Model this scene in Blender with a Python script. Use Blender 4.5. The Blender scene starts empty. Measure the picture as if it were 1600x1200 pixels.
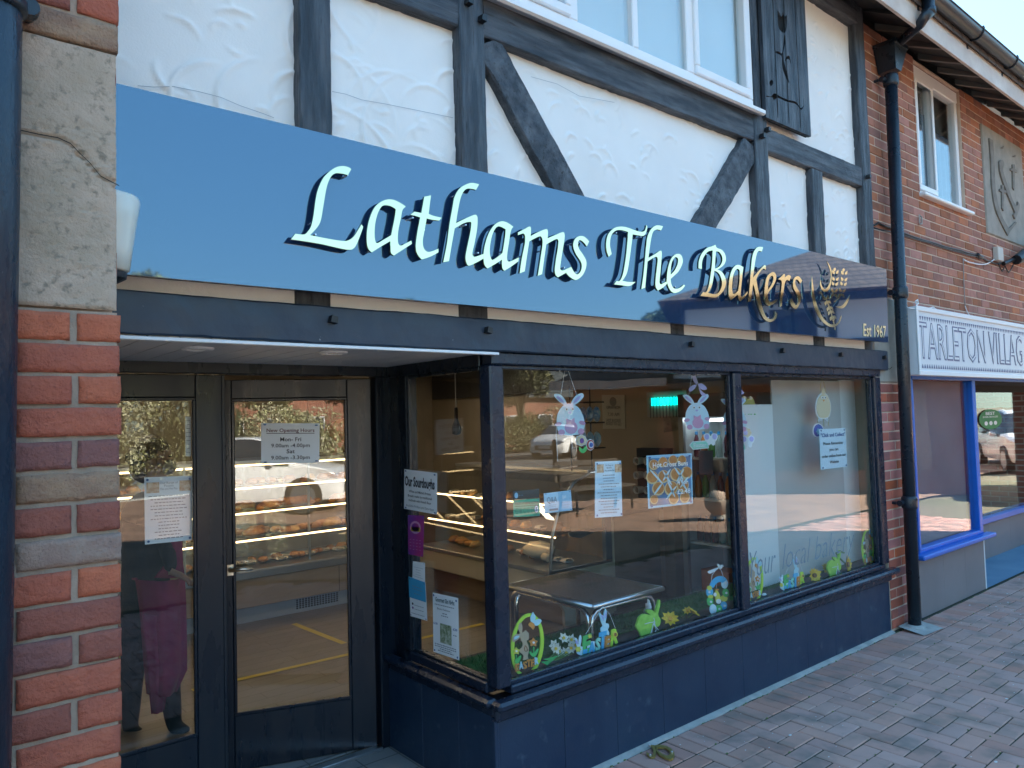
import bpy, math, random
import numpy as np
from mathutils import Vector, Matrix, noise as mnoise
random.seed(7); rng = np.random.default_rng(7)
SC = bpy.context.scene
COL = SC.collection

# ---------------------------------------------------------------- camera, sky, sun, exposure
YAW, PITCH, ROLL, FPX = math.radians(39.726), math.radians(2.677), math.radians(-1.611), 1159.6
CAM = Vector((0, -2.6, 1.75))
_f0 = Vector((math.sin(YAW), math.cos(YAW), 0)); _r0 = Vector((math.cos(YAW), -math.sin(YAW), 0)); _u0 = Vector((0, 0, 1))
C_F = _f0*math.cos(PITCH) + _u0*math.sin(PITCH); _u = _u0*math.cos(PITCH) - _f0*math.sin(PITCH)
C_R = _r0*math.cos(ROLL) + _u*math.sin(ROLL); C_U = _u*math.cos(ROLL) - _r0*math.sin(ROLL)
cam_d = bpy.data.cameras.new('camera'); cam = bpy.data.objects.new('camera', cam_d); COL.objects.link(cam)
cam.matrix_world = Matrix(((C_R.x, C_U.x, -C_F.x, CAM.x), (C_R.y, C_U.y, -C_F.y, CAM.y), (C_R.z, C_U.z, -C_F.z, CAM.z), (0, 0, 0, 1)))
cam_d.sensor_width = 36; cam_d.lens = 36*FPX/1600; cam_d.clip_start = .05; cam_d.clip_end = 900
SC.camera = cam
SUN_EL, SUN_AZ = math.radians(27), math.radians(39.3)      # azimuth from +y (behind the shops) towards +x
W = bpy.data.worlds.new('World'); SC.world = W; W.use_nodes = True
wn = W.node_tree; bg = wn.nodes['Background']
sky = wn.nodes.new('ShaderNodeTexSky'); sky.sky_type = 'NISHITA'; sky.sun_disc = False
sky.sun_elevation = SUN_EL; sky.sun_rotation = SUN_AZ; sky.air_density = 1.0; sky.dust_density = .3; sky.ozone_density = 1.3
gm = wn.nodes.new('ShaderNodeGamma'); gm.inputs[1].default_value = .21; hsv = wn.nodes.new('ShaderNodeHueSaturation'); hsv.inputs['Saturation'].default_value = 2.9
wn.links.new(sky.outputs[0], gm.inputs[0]); wn.links.new(gm.outputs[0], hsv.inputs['Color']); tint = wn.nodes.new('ShaderNodeMix'); tint.data_type = 'RGBA'; tint.blend_type = 'MULTIPLY'; tint.inputs[0].default_value = 1; tint.inputs[7].default_value = (.655, .90, 1.06, 1); wn.links.new(hsv.outputs[0], tint.inputs[6]); wn.links.new(tint.outputs[2], bg.inputs[0]); bg.inputs[1].default_value = .15
sun_d = bpy.data.lights.new('sun', 'SUN'); sun = bpy.data.objects.new('sun', sun_d); COL.objects.link(sun)
sun_d.energy = 4.8; sun_d.angle = math.radians(.5); sun_d.color = (1, .93, .82)
sv = Vector((math.sin(SUN_AZ)*math.cos(SUN_EL), math.cos(SUN_AZ)*math.cos(SUN_EL), math.sin(SUN_EL)))
sun.rotation_euler = sv.to_track_quat('Z', 'Y').to_euler(); sun.location = (8, 10, 12)
SC.view_settings.view_transform = 'Standard'; SC.view_settings.look = 'None'; SC.view_settings.gamma = 1
SC.view_settings.use_curve_mapping = False; SC.view_settings.exposure = 3.32
SC.cycles.max_bounces = 8; SC.cycles.transparent_max_bounces = 16; SC.cycles.caustics_reflective = False; SC.cycles.caustics_refractive = False
SC.cycles.use_denoising = True; SC.cycles.sample_clamp_indirect = 6

G = .05        # pavement height
def ray(px, py): return C_R*(px-800) - C_U*(py-600) + C_F*FPX
def P(px, py, y=None, x=None, z=None):
    """point of the real place that the survey pixel (1600x1200) meets on the plane y=, x= or z="""
    r = ray(px, py)
    if y is not None: t = (y-CAM.y)/r.y
    elif x is not None: t = (x-CAM.x)/r.x
    else: t = (z-CAM.z)/r.z
    return CAM + r*t
def PP(px, py, o, n):
    r = ray(px, py); return CAM + r*((Vector(o)-CAM).dot(n)/r.dot(n))

# ---------------------------------------------------------------- objects
def T(name, label, cat, loc=(0, 0, 0), group=None):
    o = bpy.data.objects.new(name, None); COL.objects.link(o); o.location = loc; o.empty_display_size = .1
    o['label'] = label; o['category'] = cat
    if group: o['group'] = group
    return o
def root_loc(p):
    while p is not None and p.parent is not None: p = p.parent
    return Vector(p.location) if p is not None else Vector((0, 0, 0))
def mesh(name, V, F, mats, parent=None, smooth=False, fm=None, label=None, cat=None, group=None, kind=None, loc=None):
    V = [tuple(v) for v in V]
    L = root_loc(parent) if parent is not None else None
    if L is None:
        if loc is not None: L = Vector(loc)
        else:
            a = np.array(V); L = Vector(((a[:, 0].min()+a[:, 0].max())/2, (a[:, 1].min()+a[:, 1].max())/2, a[:, 2].min()))
    me = bpy.data.meshes.new(name); me.from_pydata([(v[0]-L.x, v[1]-L.y, v[2]-L.z) for v in V], [], F)
    if not isinstance(mats, (list, tuple)): mats = [mats]
    for m in mats: me.materials.append(m)
    if fm is not None: me.polygons.foreach_set('material_index', fm)
    if smooth: me.polygons.foreach_set('use_smooth', [True]*len(me.polygons))
    me.update()
    o = bpy.data.objects.new(name, me); COL.objects.link(o)
    if parent is not None: o.parent = parent
    else: o.location = L
    if label: o['label'] = label
    if cat: o['category'] = cat
    if group: o['group'] = group
    if kind: o['kind'] = kind
    return o
class MB:
    """collects simple shapes into one mesh"""
    def __init__(s): s.V = []; s.F = []; s.M = []
    def add(s, V, F, m=0):
        k = len(s.V); s.V += [tuple(v) for v in V]; s.F += [tuple(i+k for i in f) for f in F]; s.M += [m]*len(F); return s
    def box(s, x0, x1, y0, y1, z0, z1, c=0, m=0, rot=None):
        x0, x1 = sorted((x0, x1)); y0, y1 = sorted((y0, y1)); z0, z1 = sorted((z0, z1))
        if c <= 0:
            V = [(x, y, z) for x in (x0, x1) for y in (y0, y1) for z in (z0, z1)]
            F = [(0, 1, 3, 2), (4, 6, 7, 5), (0, 4, 5, 1), (2, 3, 7, 6), (0, 2, 6, 4), (1, 5, 7, 3)]
        else:
            V = []; 
            for ix, x in enumerate((x0, x1)):
                for iy, y in enumerate((y0, y1)):
                    for iz, z in enumerate((z0, z1)):
                        sx, sy, sz = (c if ix == 0 else -c), (c if iy == 0 else -c), (c if iz == 0 else -c)
                        V += [(x, y+sy, z+sz), (x+sx, y, z+sz), (x+sx, y+sy, z)]
            id = lambda ix, iy, iz, k: (ix*4+iy*2+iz)*3+k
            F = []
            for i in (0, 1):
                q = [id(i, 0, 0, 0), id(i, 1, 0, 0), id(i, 1, 1, 0), id(i, 0, 1, 0)]; F.append(q if i else q[::-1])
                q = [id(0, i, 0, 1), id(1, i, 0, 1), id(1, i, 1, 1), id(0, i, 1, 1)]; F.append(q[::-1] if i else q)
                q = [id(0, 0, i, 2), id(1, 0, i, 2), id(1, 1, i, 2), id(0, 1, i, 2)]; F.append(q if i else q[::-1])
            for a in (0, 1):
                for b in (0, 1):
                    F.append([id(a, b, 0, 0), id(a, b, 0, 1), id(a, b, 1, 1), id(a, b, 1, 0)])
                    F.append([id(a, 0, b, 0), id(a, 0, b, 2), id(a, 1, b, 2), id(a, 1, b, 0)])
                    F.append([id(0, a, b, 1), id(0, a, b, 2), id(1, a, b, 2), id(1, a, b, 1)])
            for a in (0, 1):
                for b in (0, 1):
                    for d in (0, 1): F.append([id(a, b, d, 0), id(a, b, d, 1), id(a, b, d, 2)])
        if rot:
            (ox, oy), an = rot; ca, sa = math.cos(an), math.sin(an)
            V = [(ox+(x-ox)*ca-(y-oy)*sa, oy+(x-ox)*sa+(y-oy)*ca, z) for x, y, z in V]
        return s.add(V, F, m)
    def tube(s, pts, r, n=10, m=0, cap=True):
        pts = [Vector(p) for p in pts]; k = len(s.V)
        rs = r if isinstance(r, (list, tuple)) else [r]*len(pts)
        up = Vector((0, 0, 1)); prev = None
        for i, p in enumerate(pts):
            d = (pts[min(i+1, len(pts)-1)] - pts[max(i-1, 0)]).normalized()
            if prev is None:
                a = d.cross(up) if abs(d.z) < .95 else d.cross(Vector((1, 0, 0)))
            else: a = prev - d*prev.dot(d)
            a.normalize(); prev = a; b = d.cross(a)
            for j in range(n):
                t = 2*math.pi*j/n; s.V.append(tuple(p + (a*math.cos(t)+b*math.sin(t))*rs[i]))
        for i in range(len(pts)-1):
            for j in range(n):
                s.F.append((k+i*n+j, k+i*n+(j+1) % n, k+(i+1)*n+(j+1) % n, k+(i+1)*n+j)); s.M.append(m)
        if cap:
            s.F.append(tuple(k+j for j in range(n))[::-1]); s.M.append(m)
            s.F.append(tuple(k+(len(pts)-1)*n+j for j in range(n))); s.M.append(m)
        return s
    def lathe(s, prof, c, n=20, m=0, sx=1, sy=1):
        k = len(s.V)
        for r, z in prof:
            for j in range(n):
                t = 2*math.pi*j/n; s.V.append((c[0]+r*math.cos(t)*sx, c[1]+r*math.sin(t)*sy, c[2]+z))
        for i in range(len(prof)-1):
            for j in range(n): s.F.append((k+i*n+j, k+i*n+(j+1) % n, k+(i+1)*n+(j+1) % n, k+(i+1)*n+j)); s.M.append(m)
        s.F.append(tuple(k+j for j in range(n))[::-1]); s.M.append(m)
        s.F.append(tuple(k+(len(prof)-1)*n+j for j in range(n))); s.M.append(m)
        return s
    def prism(s, pts, d, m=0):
        """polygon of 3d points, thickened by vector d"""
        n = len(pts); d = Vector(d); A = [Vector(p) for p in pts]
        return s.add(A+[a+d for a in A], [tuple(range(n))[::-1], tuple(range(n, 2*n))]+[(i, (i+1) % n, n+(i+1) % n, n+i) for i in range(n)], m)
    def blob(s, c, r, seg=8, m=0, jit=.0):
        k = len(s.V); nv = 5
        rx, ry, rz = r if isinstance(r, (tuple, list)) else (r, r, r)
        for i in range(nv+1):
            ph = math.pi*i/nv
            for j in range(seg):
                t = 2*math.pi*j/seg; q = 1+random.uniform(-jit, jit)
                s.V.append((c[0]+rx*q*math.sin(ph)*math.cos(t), c[1]+ry*q*math.sin(ph)*math.sin(t), c[2]-rz*q*math.cos(ph)))
        for i in range(nv):
            for j in range(seg): s.F.append((k+i*seg+j, k+i*seg+(j+1) % seg, k+(i+1)*seg+(j+1) % seg, k+(i+1)*seg+j)); s.M.append(m)
        return s
    def put(s, name, mats, parent=None, **kw):
        return mesh(name, s.V, s.F, mats, parent, fm=s.M if isinstance(mats, (list, tuple)) else None, **kw)
def box(name, b, mat, parent=None, c=.003, **kw): return MB().box(*b, c=c).put(name, mat, parent, **kw)
def recalc(o):
    import bmesh
    bm = bmesh.new(); bm.from_mesh(o.data); bmesh.ops.recalc_face_normals(bm, faces=bm.faces); bm.to_mesh(o.data); bm.free(); return o

# ---------------------------------------------------------------- materials
def M(name, col, rough=.6, metal=0., col2=None, ns=6., nd=5., lo=.35, hi=.65, bump=0., bs=60., bd=4., spec=.5, rand=0., stretch=None,
      coat=0., rr=0., col3=None, ns3=40., thr3=(.66, .72), emis=None, est=1., trans=0., bump2=0., bs2=8., alpha=1., obj=False):
    m = bpy.data.materials.new(name); m.use_nodes = True; nt = m.node_tree; N = nt.nodes; L = nt.links
    b = N['Principled BSDF']; b.inputs['Roughness'].default_value = rough; b.inputs['Metallic'].default_value = metal
    b.inputs['Specular IOR Level'].default_value = spec; b.inputs['Coat Weight'].default_value = coat; b.inputs['Coat Roughness'].default_value = .08
    if trans: b.inputs['Transmission Weight'].default_value = trans
    if alpha < 1: b.inputs['Alpha'].default_value = alpha
    if emis: b.inputs['Emission Color'].default_value = (*emis, 1); b.inputs['Emission Strength'].default_value = est
    pos = N.new('ShaderNodeTexCoord').outputs['Object'] if obj else N.new('ShaderNodeNewGeometry').outputs['Position']
    if stretch:
        mp = N.new('ShaderNodeMapping'); mp.inputs['Scale'].default_value = stretch; L.new(pos, mp.inputs[0]); pos = mp.outputs[0]
    def nz(scale, det, rough=.55):
        n = N.new('ShaderNodeTexNoise'); n.inputs['Scale'].default_value = scale; n.inputs['Detail'].default_value = det
        n.inputs['Roughness'].default_value = rough; L.new(pos, n.inputs['Vector']); return n.outputs['Fac']
    def mr(src, a, c, o0=0., o1=1.):
        r = N.new('ShaderNodeMapRange'); L.new(src, r.inputs[0]); r.inputs[1].default_value = a; r.inputs[2].default_value = c
        r.inputs[3].default_value = o0; r.inputs[4].default_value = o1; return r.outputs[0]
    def mix(f, A, B):
        x = N.new('ShaderNodeMix'); x.data_type = 'RGBA'; L.new(f, x.inputs[0])
        for q, i in ((A, 6), (B, 7)):
            if isinstance(q, tuple): x.inputs[i].default_value = (*q, 1)
            else: L.new(q, x.inputs[i])
        return x.outputs[2]
    c = col
    if col2: c = mix(mr(nz(ns, nd), lo, hi), col, col2)
    if col3: c = mix(mr(nz(ns3, 3), *thr3), c, col3)
    if rand:
        oi = N.new('ShaderNodeObjectInfo'); ge = N.new('ShaderNodeNewGeometry')
        ad = N.new('ShaderNodeMath'); ad.operation = 'ADD'; L.new(oi.outputs['Random'], ad.inputs[0]); L.new(ge.outputs['Random Per Island'], ad.inputs[1])
        fr = N.new('ShaderNodeMath'); fr.operation = 'FRACT'; L.new(ad.outputs[0], fr.inputs[0])
        hs = N.new('ShaderNodeHueSaturation'); L.new(mr(fr.outputs[0], 0, 1, 1-rand, 1+rand), hs.inputs['Value'])
        m7 = N.new('ShaderNodeMath'); m7.operation = 'MULTIPLY'; L.new(fr.outputs[0], m7.inputs[0]); m7.inputs[1].default_value = 7.31
        f2 = N.new('ShaderNodeMath'); f2.operation = 'FRACT'; L.new(m7.outputs[0], f2.inputs[0])
        L.new(mr(f2.outputs[0], 0, 1, 1-rand*.8, 1+rand*.5), hs.inputs['Saturation'])
        L.new(mr(f2.outputs[0], 0, 1, .5-rand*.035, .5+rand*.03), hs.inputs['Hue'])
        if isinstance(c, tuple): hs.inputs['Color'].default_value = (*c, 1)
        else: L.new(c, hs.inputs['Color'])
        c = hs.outputs[0]
    if isinstance(c, tuple): b.inputs['Base Color'].default_value = (*c, 1)
    else: L.new(c, b.inputs['Base Color'])
    if rr: L.new(mr(nz(ns*1.7+3, 4), .3, .7, rough-rr, rough+rr), b.inputs['Roughness'])
    if bump:
        bn = N.new('ShaderNodeBump'); bn.inputs['Strength'].default_value = 1; bn.inputs['Distance'].default_value = bump
        L.new(nz(bs, bd, .65), bn.inputs['Height'])
        if bump2:
            b2 = N.new('ShaderNodeBump'); b2.inputs['Distance'].default_value = bump2; L.new(nz(bs2, 2), b2.inputs['Height']); L.new(b2.outputs[0], bn.inputs['Normal'])
        L.new(bn.outputs[0], b.inputs['Normal'])
    return m
def glass_mat(name, tint=(1, 1, 1), f0=.05, wob=.0006, boost=1.0, dirt=.0):
    """clear window glass: mirror by angle over straight see-through, slightly wavy"""
    m = bpy.data.materials.new(name); m.use_nodes = True; nt = m.node_tree; N = nt.nodes; L = nt.links; N.clear()
    out = N.new('ShaderNodeOutputMaterial'); tr = N.new('ShaderNodeBsdfTransparent'); tr.inputs[0].default_value = (*tint, 1)
    gl = N.new('ShaderNodeBsdfGlossy'); gl.inputs['Roughness'].default_value = .0; gl.inputs[0].default_value = (1, 1, 1, 1)
    lw = N.new('ShaderNodeLayerWeight'); lw.inputs['Blend'].default_value = .5
    p5 = N.new('ShaderNodeMath'); p5.operation = 'POWER'; L.new(lw.outputs['Facing'], p5.inputs[0]); p5.inputs[1].default_value = 4.8
    mr = N.new('ShaderNodeMapRange'); L.new(p5.outputs[0], mr.inputs[0]); mr.inputs[3].default_value = f0; mr.inputs[4].default_value = min(1, .95*boost)
    mx = N.new('ShaderNodeMixShader'); L.new(mr.outputs[0], mx.inputs[0]); L.new(tr.outputs[0], mx.inputs[1]); L.new(gl.outputs[0], mx.inputs[2])
    ge = N.new('ShaderNodeNewGeometry'); nz = N.new('ShaderNodeTexNoise'); nz.inputs['Scale'].default_value = 2.2; nz.inputs['Detail'].default_value = 1
    L.new(ge.outputs['Position'], nz.inputs['Vector']); bu = N.new('ShaderNodeBump'); bu.inputs['Distance'].default_value = wob; L.new(nz.outputs[0], bu.inputs['Height']); L.new(bu.outputs[0], gl.inputs['Normal'])
    L.new(mx.outputs[0], out.inputs[0]); return m
def emit(name, col, s):
    m = bpy.data.materials.new(name); m.use_nodes = True; N = m.node_tree.nodes; b = N['Principled BSDF']
    b.inputs['Base Color'].default_value = (*col, 1); b.inputs['Emission Color'].default_value = (*col, 1); b.inputs['Emission Strength'].default_value = s; return m
def grid_mat(name, col, col2, mortar, bw, bh, mw, rough=.8, offs=.5, axes='xz', bump=.004):
    """far-off brick or tile courses, too small to build one by one"""
    m = bpy.data.materials.new(name); m.use_nodes = True; N = m.node_tree.nodes; L = m.node_tree.links; b = N['Principled BSDF']; b.inputs['Roughness'].default_value = rough
    ge = N.new('ShaderNodeNewGeometry'); se = N.new('ShaderNodeSeparateXYZ'); L.new(ge.outputs['Position'], se.inputs[0]); cb = N.new('ShaderNodeCombineXYZ')
    if axes == 'sz':
        ad = N.new('ShaderNodeMath'); ad.operation = 'ADD'; L.new(se.outputs[0], ad.inputs[0]); L.new(se.outputs[1], ad.inputs[1]); L.new(ad.outputs[0], cb.inputs[0]); L.new(se.outputs[2], cb.inputs[1])
    else:
        L.new(se.outputs['xyz'.index(axes[0])], cb.inputs[0]); L.new(se.outputs['xyz'.index(axes[1])], cb.inputs[1])
    t = N.new('ShaderNodeTexBrick'); L.new(cb.outputs[0], t.inputs['Vector']); t.offset = offs
    for k, v in (('Color1', col), ('Color2', col2), ('Mortar', mortar)): t.inputs[k].default_value = (*v, 1)
    t.inputs['Scale'].default_value = 1; t.inputs['Brick Width'].default_value = bw; t.inputs['Row Height'].default_value = bh; t.inputs['Mortar Size'].default_value = mw
    nz = N.new('ShaderNodeTexNoise'); nz.inputs['Scale'].default_value = 1.3; nz.inputs['Detail'].default_value = 6; L.new(ge.outputs['Position'], nz.inputs['Vector'])
    mr = N.new('ShaderNodeMapRange'); L.new(nz.outputs[0], mr.inputs[0]); mr.inputs[1].default_value = .3; mr.inputs[2].default_value = .7; mr.inputs[3].default_value = .75; mr.inputs[4].default_value = 1.2
    hs = N.new('ShaderNodeHueSaturation'); L.new(t.outputs[0], hs.inputs['Color']); L.new(mr.outputs[0], hs.inputs['Value']); L.new(hs.outputs[0], b.inputs['Base Color'])
    bu = N.new('ShaderNodeBump'); bu.inputs['Distance'].default_value = bump; bu.invert = True; L.new(t.outputs['Fac'], bu.inputs['Height']); L.new(bu.outputs[0], b.inputs['Normal']); return m

# blue-black gloss paint of the shopfront, weathered
m_paint = M('navy_gloss_paint', (.007, .014, .03), .28, col2=(.012, .022, .042), ns=5, rr=.1, bump=.0012, bs=35, bump2=.002, bs2=7, col3=(.12, .14, .16), ns3=38, thr3=(.78, .84))
m_paint2 = M('navy_panel_paint', (.010, .028, .062), .42, col2=(.016, .038, .075), ns=3, rr=.12, bump=.0006, bs=60, col3=(.10, .14, .18), ns3=9, thr3=(.61, .86))
m_doorp = M('door_paint', (.006, .012, .022), .3, col2=(.010, .017, .026), ns=5, rr=.1, bump=.0012, bs=26, stretch=(1, 1, .2))
m_beam = M('lintel_paint', (.014, .028, .052), .42, col2=(.028, .045, .07), ns=4, rr=.13, bump=.003, bs=9, bump2=.006, bs2=4, col3=(.2, .22, .24), ns3=45, thr3=(.76, .82))
m_timber = M('black_stained_timber', (.02, .028, .04), .5, col2=(.10, .115, .135), ns=14, lo=.4, hi=.7, rr=.15, bump=.012, bs=34, bd=6, col3=(.006, .007, .009), ns3=60, thr3=(.6, .7))
m_tim_v = M('black_stained_timber_upright', (.02, .028, .04), .5, col2=(.10, .115, .135), ns=22, lo=.4, hi=.7, rr=.15, bump=.012, bs=50, bd=6, stretch=(1, 1, .12), col3=(.006, .007, .009), ns3=60, thr3=(.62, .72))
m_tim_h = M('black_stained_timber_level', (.02, .028, .04), .5, col2=(.10, .115, .135), ns=22, lo=.4, hi=.7, rr=.15, bump=.012, bs=50, bd=6, stretch=(.12, 1, 1), col3=(.006, .007, .009), ns3=60, thr3=(.62, .72))
m_plaster = M('white_render', (.84, .84, .82), .75, col2=(.79, .79, .77), ns=2.5, bump=.0008, bs=120)
m_upvc = M('white_upvc', (.8, .81, .82), .3, bump=.0001, bs=4)
m_bricks = [M('brick_%s' % n, c, .88, col2=c2, ns=16, lo=.3, hi=.7, bump=.010, bs=85, bd=8, bump2=.005, bs2=30, col3=c3, ns3=90, thr3=(.62, .75)) for n, c, c2, c3 in (
    ('orange_red', (.60, .17, .085), (.48, .13, .07), (.34, .10, .06)), ('red', (.50, .14, .08), (.40, .11, .07), (.28, .08, .055)),
    ('purple', (.24, .10, .09), (.30, .12, .10), (.16, .07, .07)), ('tan', (.42, .27, .17), (.28, .16, .11), (.17, .09, .07)),
    ('grey', (.40, .29, .23), (.30, .19, .155), (.20, .13, .11)), ('brown_red', (.36, .115, .08), (.28, .09, .065), (.19, .06, .05)), ('buff', (.45, .25, .14), (.33, .16, .09), (.16, .07, .045)))]
m_mortar = M('mortar', (.40, .31, .24), .95, col2=(.28, .22, .17), ns=9, bump=.003, bs=130)
m_wallbrick = M('brick_wall_unit', (.37, .145, .088), .88, col2=(.28, .115, .075), ns=9, bump=.003, bs=90, rand=.24)
m_pillbrick = M('brick_pier_unit', (.38, .10, .065), .85, col2=(.31, .085, .06), ns=9, bump=.003, bs=90, rand=.3)
m_mortar2 = M('mortar_pale', (.58, .44, .34), .95, col2=(.48, .36, .28), ns=6, bump=.002, bs=120)
m_stone = M('weathered_stone', (.52, .39, .30), .93, col2=(.35, .28, .205), ns=5, lo=.35, hi=.7, bump=.005, bs=90, bump2=.003, bs2=20, col3=(.25, .205, .155), ns3=48, thr3=(.57, .70))
m_stone2 = M('grey_stone', (.33, .31, .27), .92, col2=(.25, .24, .21), ns=6, bump=.003, bs=70)
m_iron = M('black_iron_paint', (.008, .014, .022), .32, col2=(.012, .02, .032), ns=6, rr=.1, bump=.0015, bs=40)
m_pl_black = M('black_plastic', (.012, .013, .015), .35)
m_glass = glass_mat('shop_glass', (.985, .995, .99), f0=.048, wob=.0012)
m_glass_up = glass_mat('upstairs_glass', (.9, .94, .95), f0=.10, wob=.0006)
m_conc = M('concrete', (.4, .4, .38), .9, col2=(.28, .28, .26), ns=9, bump=.003, bs=60)
m_white = M('white_paper', (.84, .86, .88), .55)
m_black = M('black_print', (.02, .02, .025), .6)
# ---------------------------------------------------------------- flat cut-out shapes and lettering
def smooth(pts, sub=5, closed=True):
    """Catmull-Rom through the points; a point with a third entry is a sharp corner"""
    p = [(a[0], a[1], len(a) > 2) for a in pts]
    if closed and abs(p[0][0]-p[-1][0])+abs(p[0][1]-p[-1][1]) < 3 and len(p) > 3: p = p[:-1]
    n = len(p); out = []
    for i in range(n if closed else n-1):
        a, b = p[i], p[(i+1) % n]; pr = p[(i-1) % n]; nx = p[(i+2) % n]
        t1 = (0, 0) if a[2] else ((b[0]-pr[0])/2, (b[1]-pr[1])/2)
        t2 = (0, 0) if b[2] else ((nx[0]-a[0])/2, (nx[1]-a[1])/2)
        if a[2]: t1 = ((b[0]-a[0])*.8-t2[0]*.3, (b[1]-a[1])*.8-t2[1]*.3)
        if b[2]: t2 = ((b[0]-a[0])*.8-t1[0]*.3, (b[1]-a[1])*.8-t1[1]*.3)
        for k in range(sub):
            s = k/sub; h = 2*s**3-3*s**2+1, s**3-2*s**2+s, -2*s**3+3*s**2, s**3-s**2
            out.append((h[0]*a[0]+h[1]*t1[0]+h[2]*b[0]+h[3]*t2[0], h[0]*a[1]+h[1]*t1[1]+h[2]*b[1]+h[3]*t2[1]))
    if not closed: out.append(p[-1][:2])
    return out
def curve_mesh(loops, th):
    cu = bpy.data.curves.new('c', 'CURVE'); cu.dimensions = '2D'; cu.fill_mode = 'BOTH'; cu.extrude = th/2
    for lp in loops:
        s = cu.splines.new('POLY'); s.points.add(len(lp)-1); s.use_cyclic_u = True
        for i, q in enumerate(lp): s.points[i].co = (q[0], q[1], 0, 1)
    o = bpy.data.objects.new('c', cu); me = bpy.data.meshes.new_from_object(o)
    V = [tuple(v.co) for v in me.vertices]; F = [tuple(p.vertices) for p in me.polygons]
    bpy.data.objects.remove(o); bpy.data.curves.remove(cu); bpy.data.meshes.remove(me); return V, F
_tc = {}
def text_mesh(s, bold=0., shear=0., th=.002, space=1.):
    """lettering one unit high in a plain built-in face"""
    k = (s, bold, shear, th, space)
    if k in _tc: return _tc[k]
    cu = bpy.data.curves.new('t', 'FONT'); cu.body = s; cu.size = 1; cu.offset = bold; cu.shear = shear; cu.extrude = th/2; cu.resolution_u = 2; cu.space_character = space
    o = bpy.data.objects.new('t', cu); me = bpy.data.meshes.new_from_object(o)
    V = [tuple(v.co) for v in me.vertices]; F = [tuple(p.vertices) for p in me.polygons]
    bpy.data.objects.remove(o); bpy.data.curves.remove(cu); bpy.data.meshes.remove(me)
    w = max(v[0] for v in V)-min(v[0] for v in V); x0 = min(v[0] for v in V)
    V = [(v[0]-x0, v[1], v[2]) for v in V]; _tc[k] = (V, F, w); return _tc[k]
def frame_map(V, O, U, Vv, N): return [tuple(O+U*v[0]+Vv*v[1]+N*v[2]) for v in V]
UX, UZ, NY = Vector((1, 0, 0)), Vector((0, 0, 1)), Vector((0, -1, 0))
def plate(name, loops, y, th, mat, parent=None, **kw):
    """loops: lists of (x, z) in the plane y"""
    V, F = curve_mesh(loops, th); return recalc(mesh(name, [(v[0], y-v[2], v[1]) for v in V], F, mat, parent, **kw))
def pxloop(pts, ox, oy, sc, y, sub=5, sm=True):
    q = smooth(pts, sub) if sm else [p[:2] for p in pts]
    out = []
    for a, b in q:
        w = P(ox+a/sc, oy+b/sc, y=y); out.append((w.x, w.z))
    return out
def ell(cx, cz, rx, rz, a=0, n=18):
    ca, sa = math.cos(a), math.sin(a)
    return [(cx+rx*math.cos(t)*ca-rz*math.sin(t)*sa, cz+rx*math.cos(t)*sa+rz*math.sin(t)*ca) for t in (2*math.pi*i/n for i in range(n))]
def print_text(mb, s, O, U, V, size, N=NY, m=0, bold=0, shear=0, center=True, fit=None, th=.03):
    vs, F, w = text_mesh(s, bold, shear, th)
    sx = size
    if fit: sx = fit/w
    off = w*sx/2 if center else 0
    mb.add([tuple(O+U*(v[0]*sx-off)+V*(v[1]*size)+N*(v[2]*size)) for v in vs], F, m)

# ---------------------------------------------------------------- ground
def sheet(name, x0, x1, y0, y1, z, mat, kind='structure', th=.0):
    return mesh(name, [(x0, y0, z), (x1, y0, z), (x1, y1, z), (x0, y1, z)], [(0, 1, 2, 3)], mat, kind=kind, loc=(0, 0, z))
m_far = M('far_ground', (.10, .11, .06), .95, col2=(.14, .12, .08), ns=.4)
m_court = grid_mat('car_park_paving', (.34, .20, .13), (.27, .17, .12), (.16, .12, .09), .2, .1, .006, .85, axes='xy', bump=.003)
m_asph = M('asphalt', (.10, .095, .09), .9, col2=(.15, .135, .12), ns=.7, bump=.004, bs=60)
m_bed = M('paver_bedding', (.045, .045, .03), .95, col2=(.03, .04, .02), ns=14)
sheet('far_ground', -500, 500, -500, 500, -.03, m_far)
sheet('car_park', -60, 60, -60, -14.5, -.012, m_asph)
sheet('car_park_paving', -60, 60, -15.2, -3.3, G-.015, m_court)
sheet('paver_bedding', -6, 12.3, -3.3, 6, G-.006, m_bed)
# block paving, herringbone, with a header course along the shops
m_pav = [M('paver_'+n, c, .85, col2=c2, ns=5, lo=.3, hi=.7, bump=.0012, bs=220, rand=.09, col3=(.24, .18, .15), ns3=5, thr3=(.5, .75)) for n, c, c2 in
         (('grey', (.51, .305, .25), (.43, .26, .215)), ('brown', (.51, .285, .228), (.43, .245, .20)), ('red', (.50, .25, .19), (.41, .215, .17)))]
def paver_data(name, m, lx, ly):
    mb = MB(); mb.box(-lx/2+.0032, lx/2-.0032, -ly/2+.0032, ly/2-.0032, -.05, 0, c=.004)
    me = bpy.data.meshes.new(name); me.from_pydata(mb.V, [], mb.F); me.materials.append(m); return me
pdat = {(k, o): paver_data('paver', m_pav[k], *((.2, .1), (.1, .2), (.1, .1))[o]) for k in range(3) for o in range(3)}
pav_root = T('block_paving', 'brown and grey block paving laid in herringbone in front of the shops', 'paving', (0, 0, G)); del pav_root['label']; del pav_root['category']; pav_root['kind'] = 'structure'
cells = []
for i in range(-5, 52):
    cells.append((i*.1+2.05+.02*0, -.135, 1, 2 if random.random() < .62 else 1))
for i in range(52, 75): cells.append((i*.1+2.05, -.135, 1, 2 if random.random() < .4 else 0))
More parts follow.
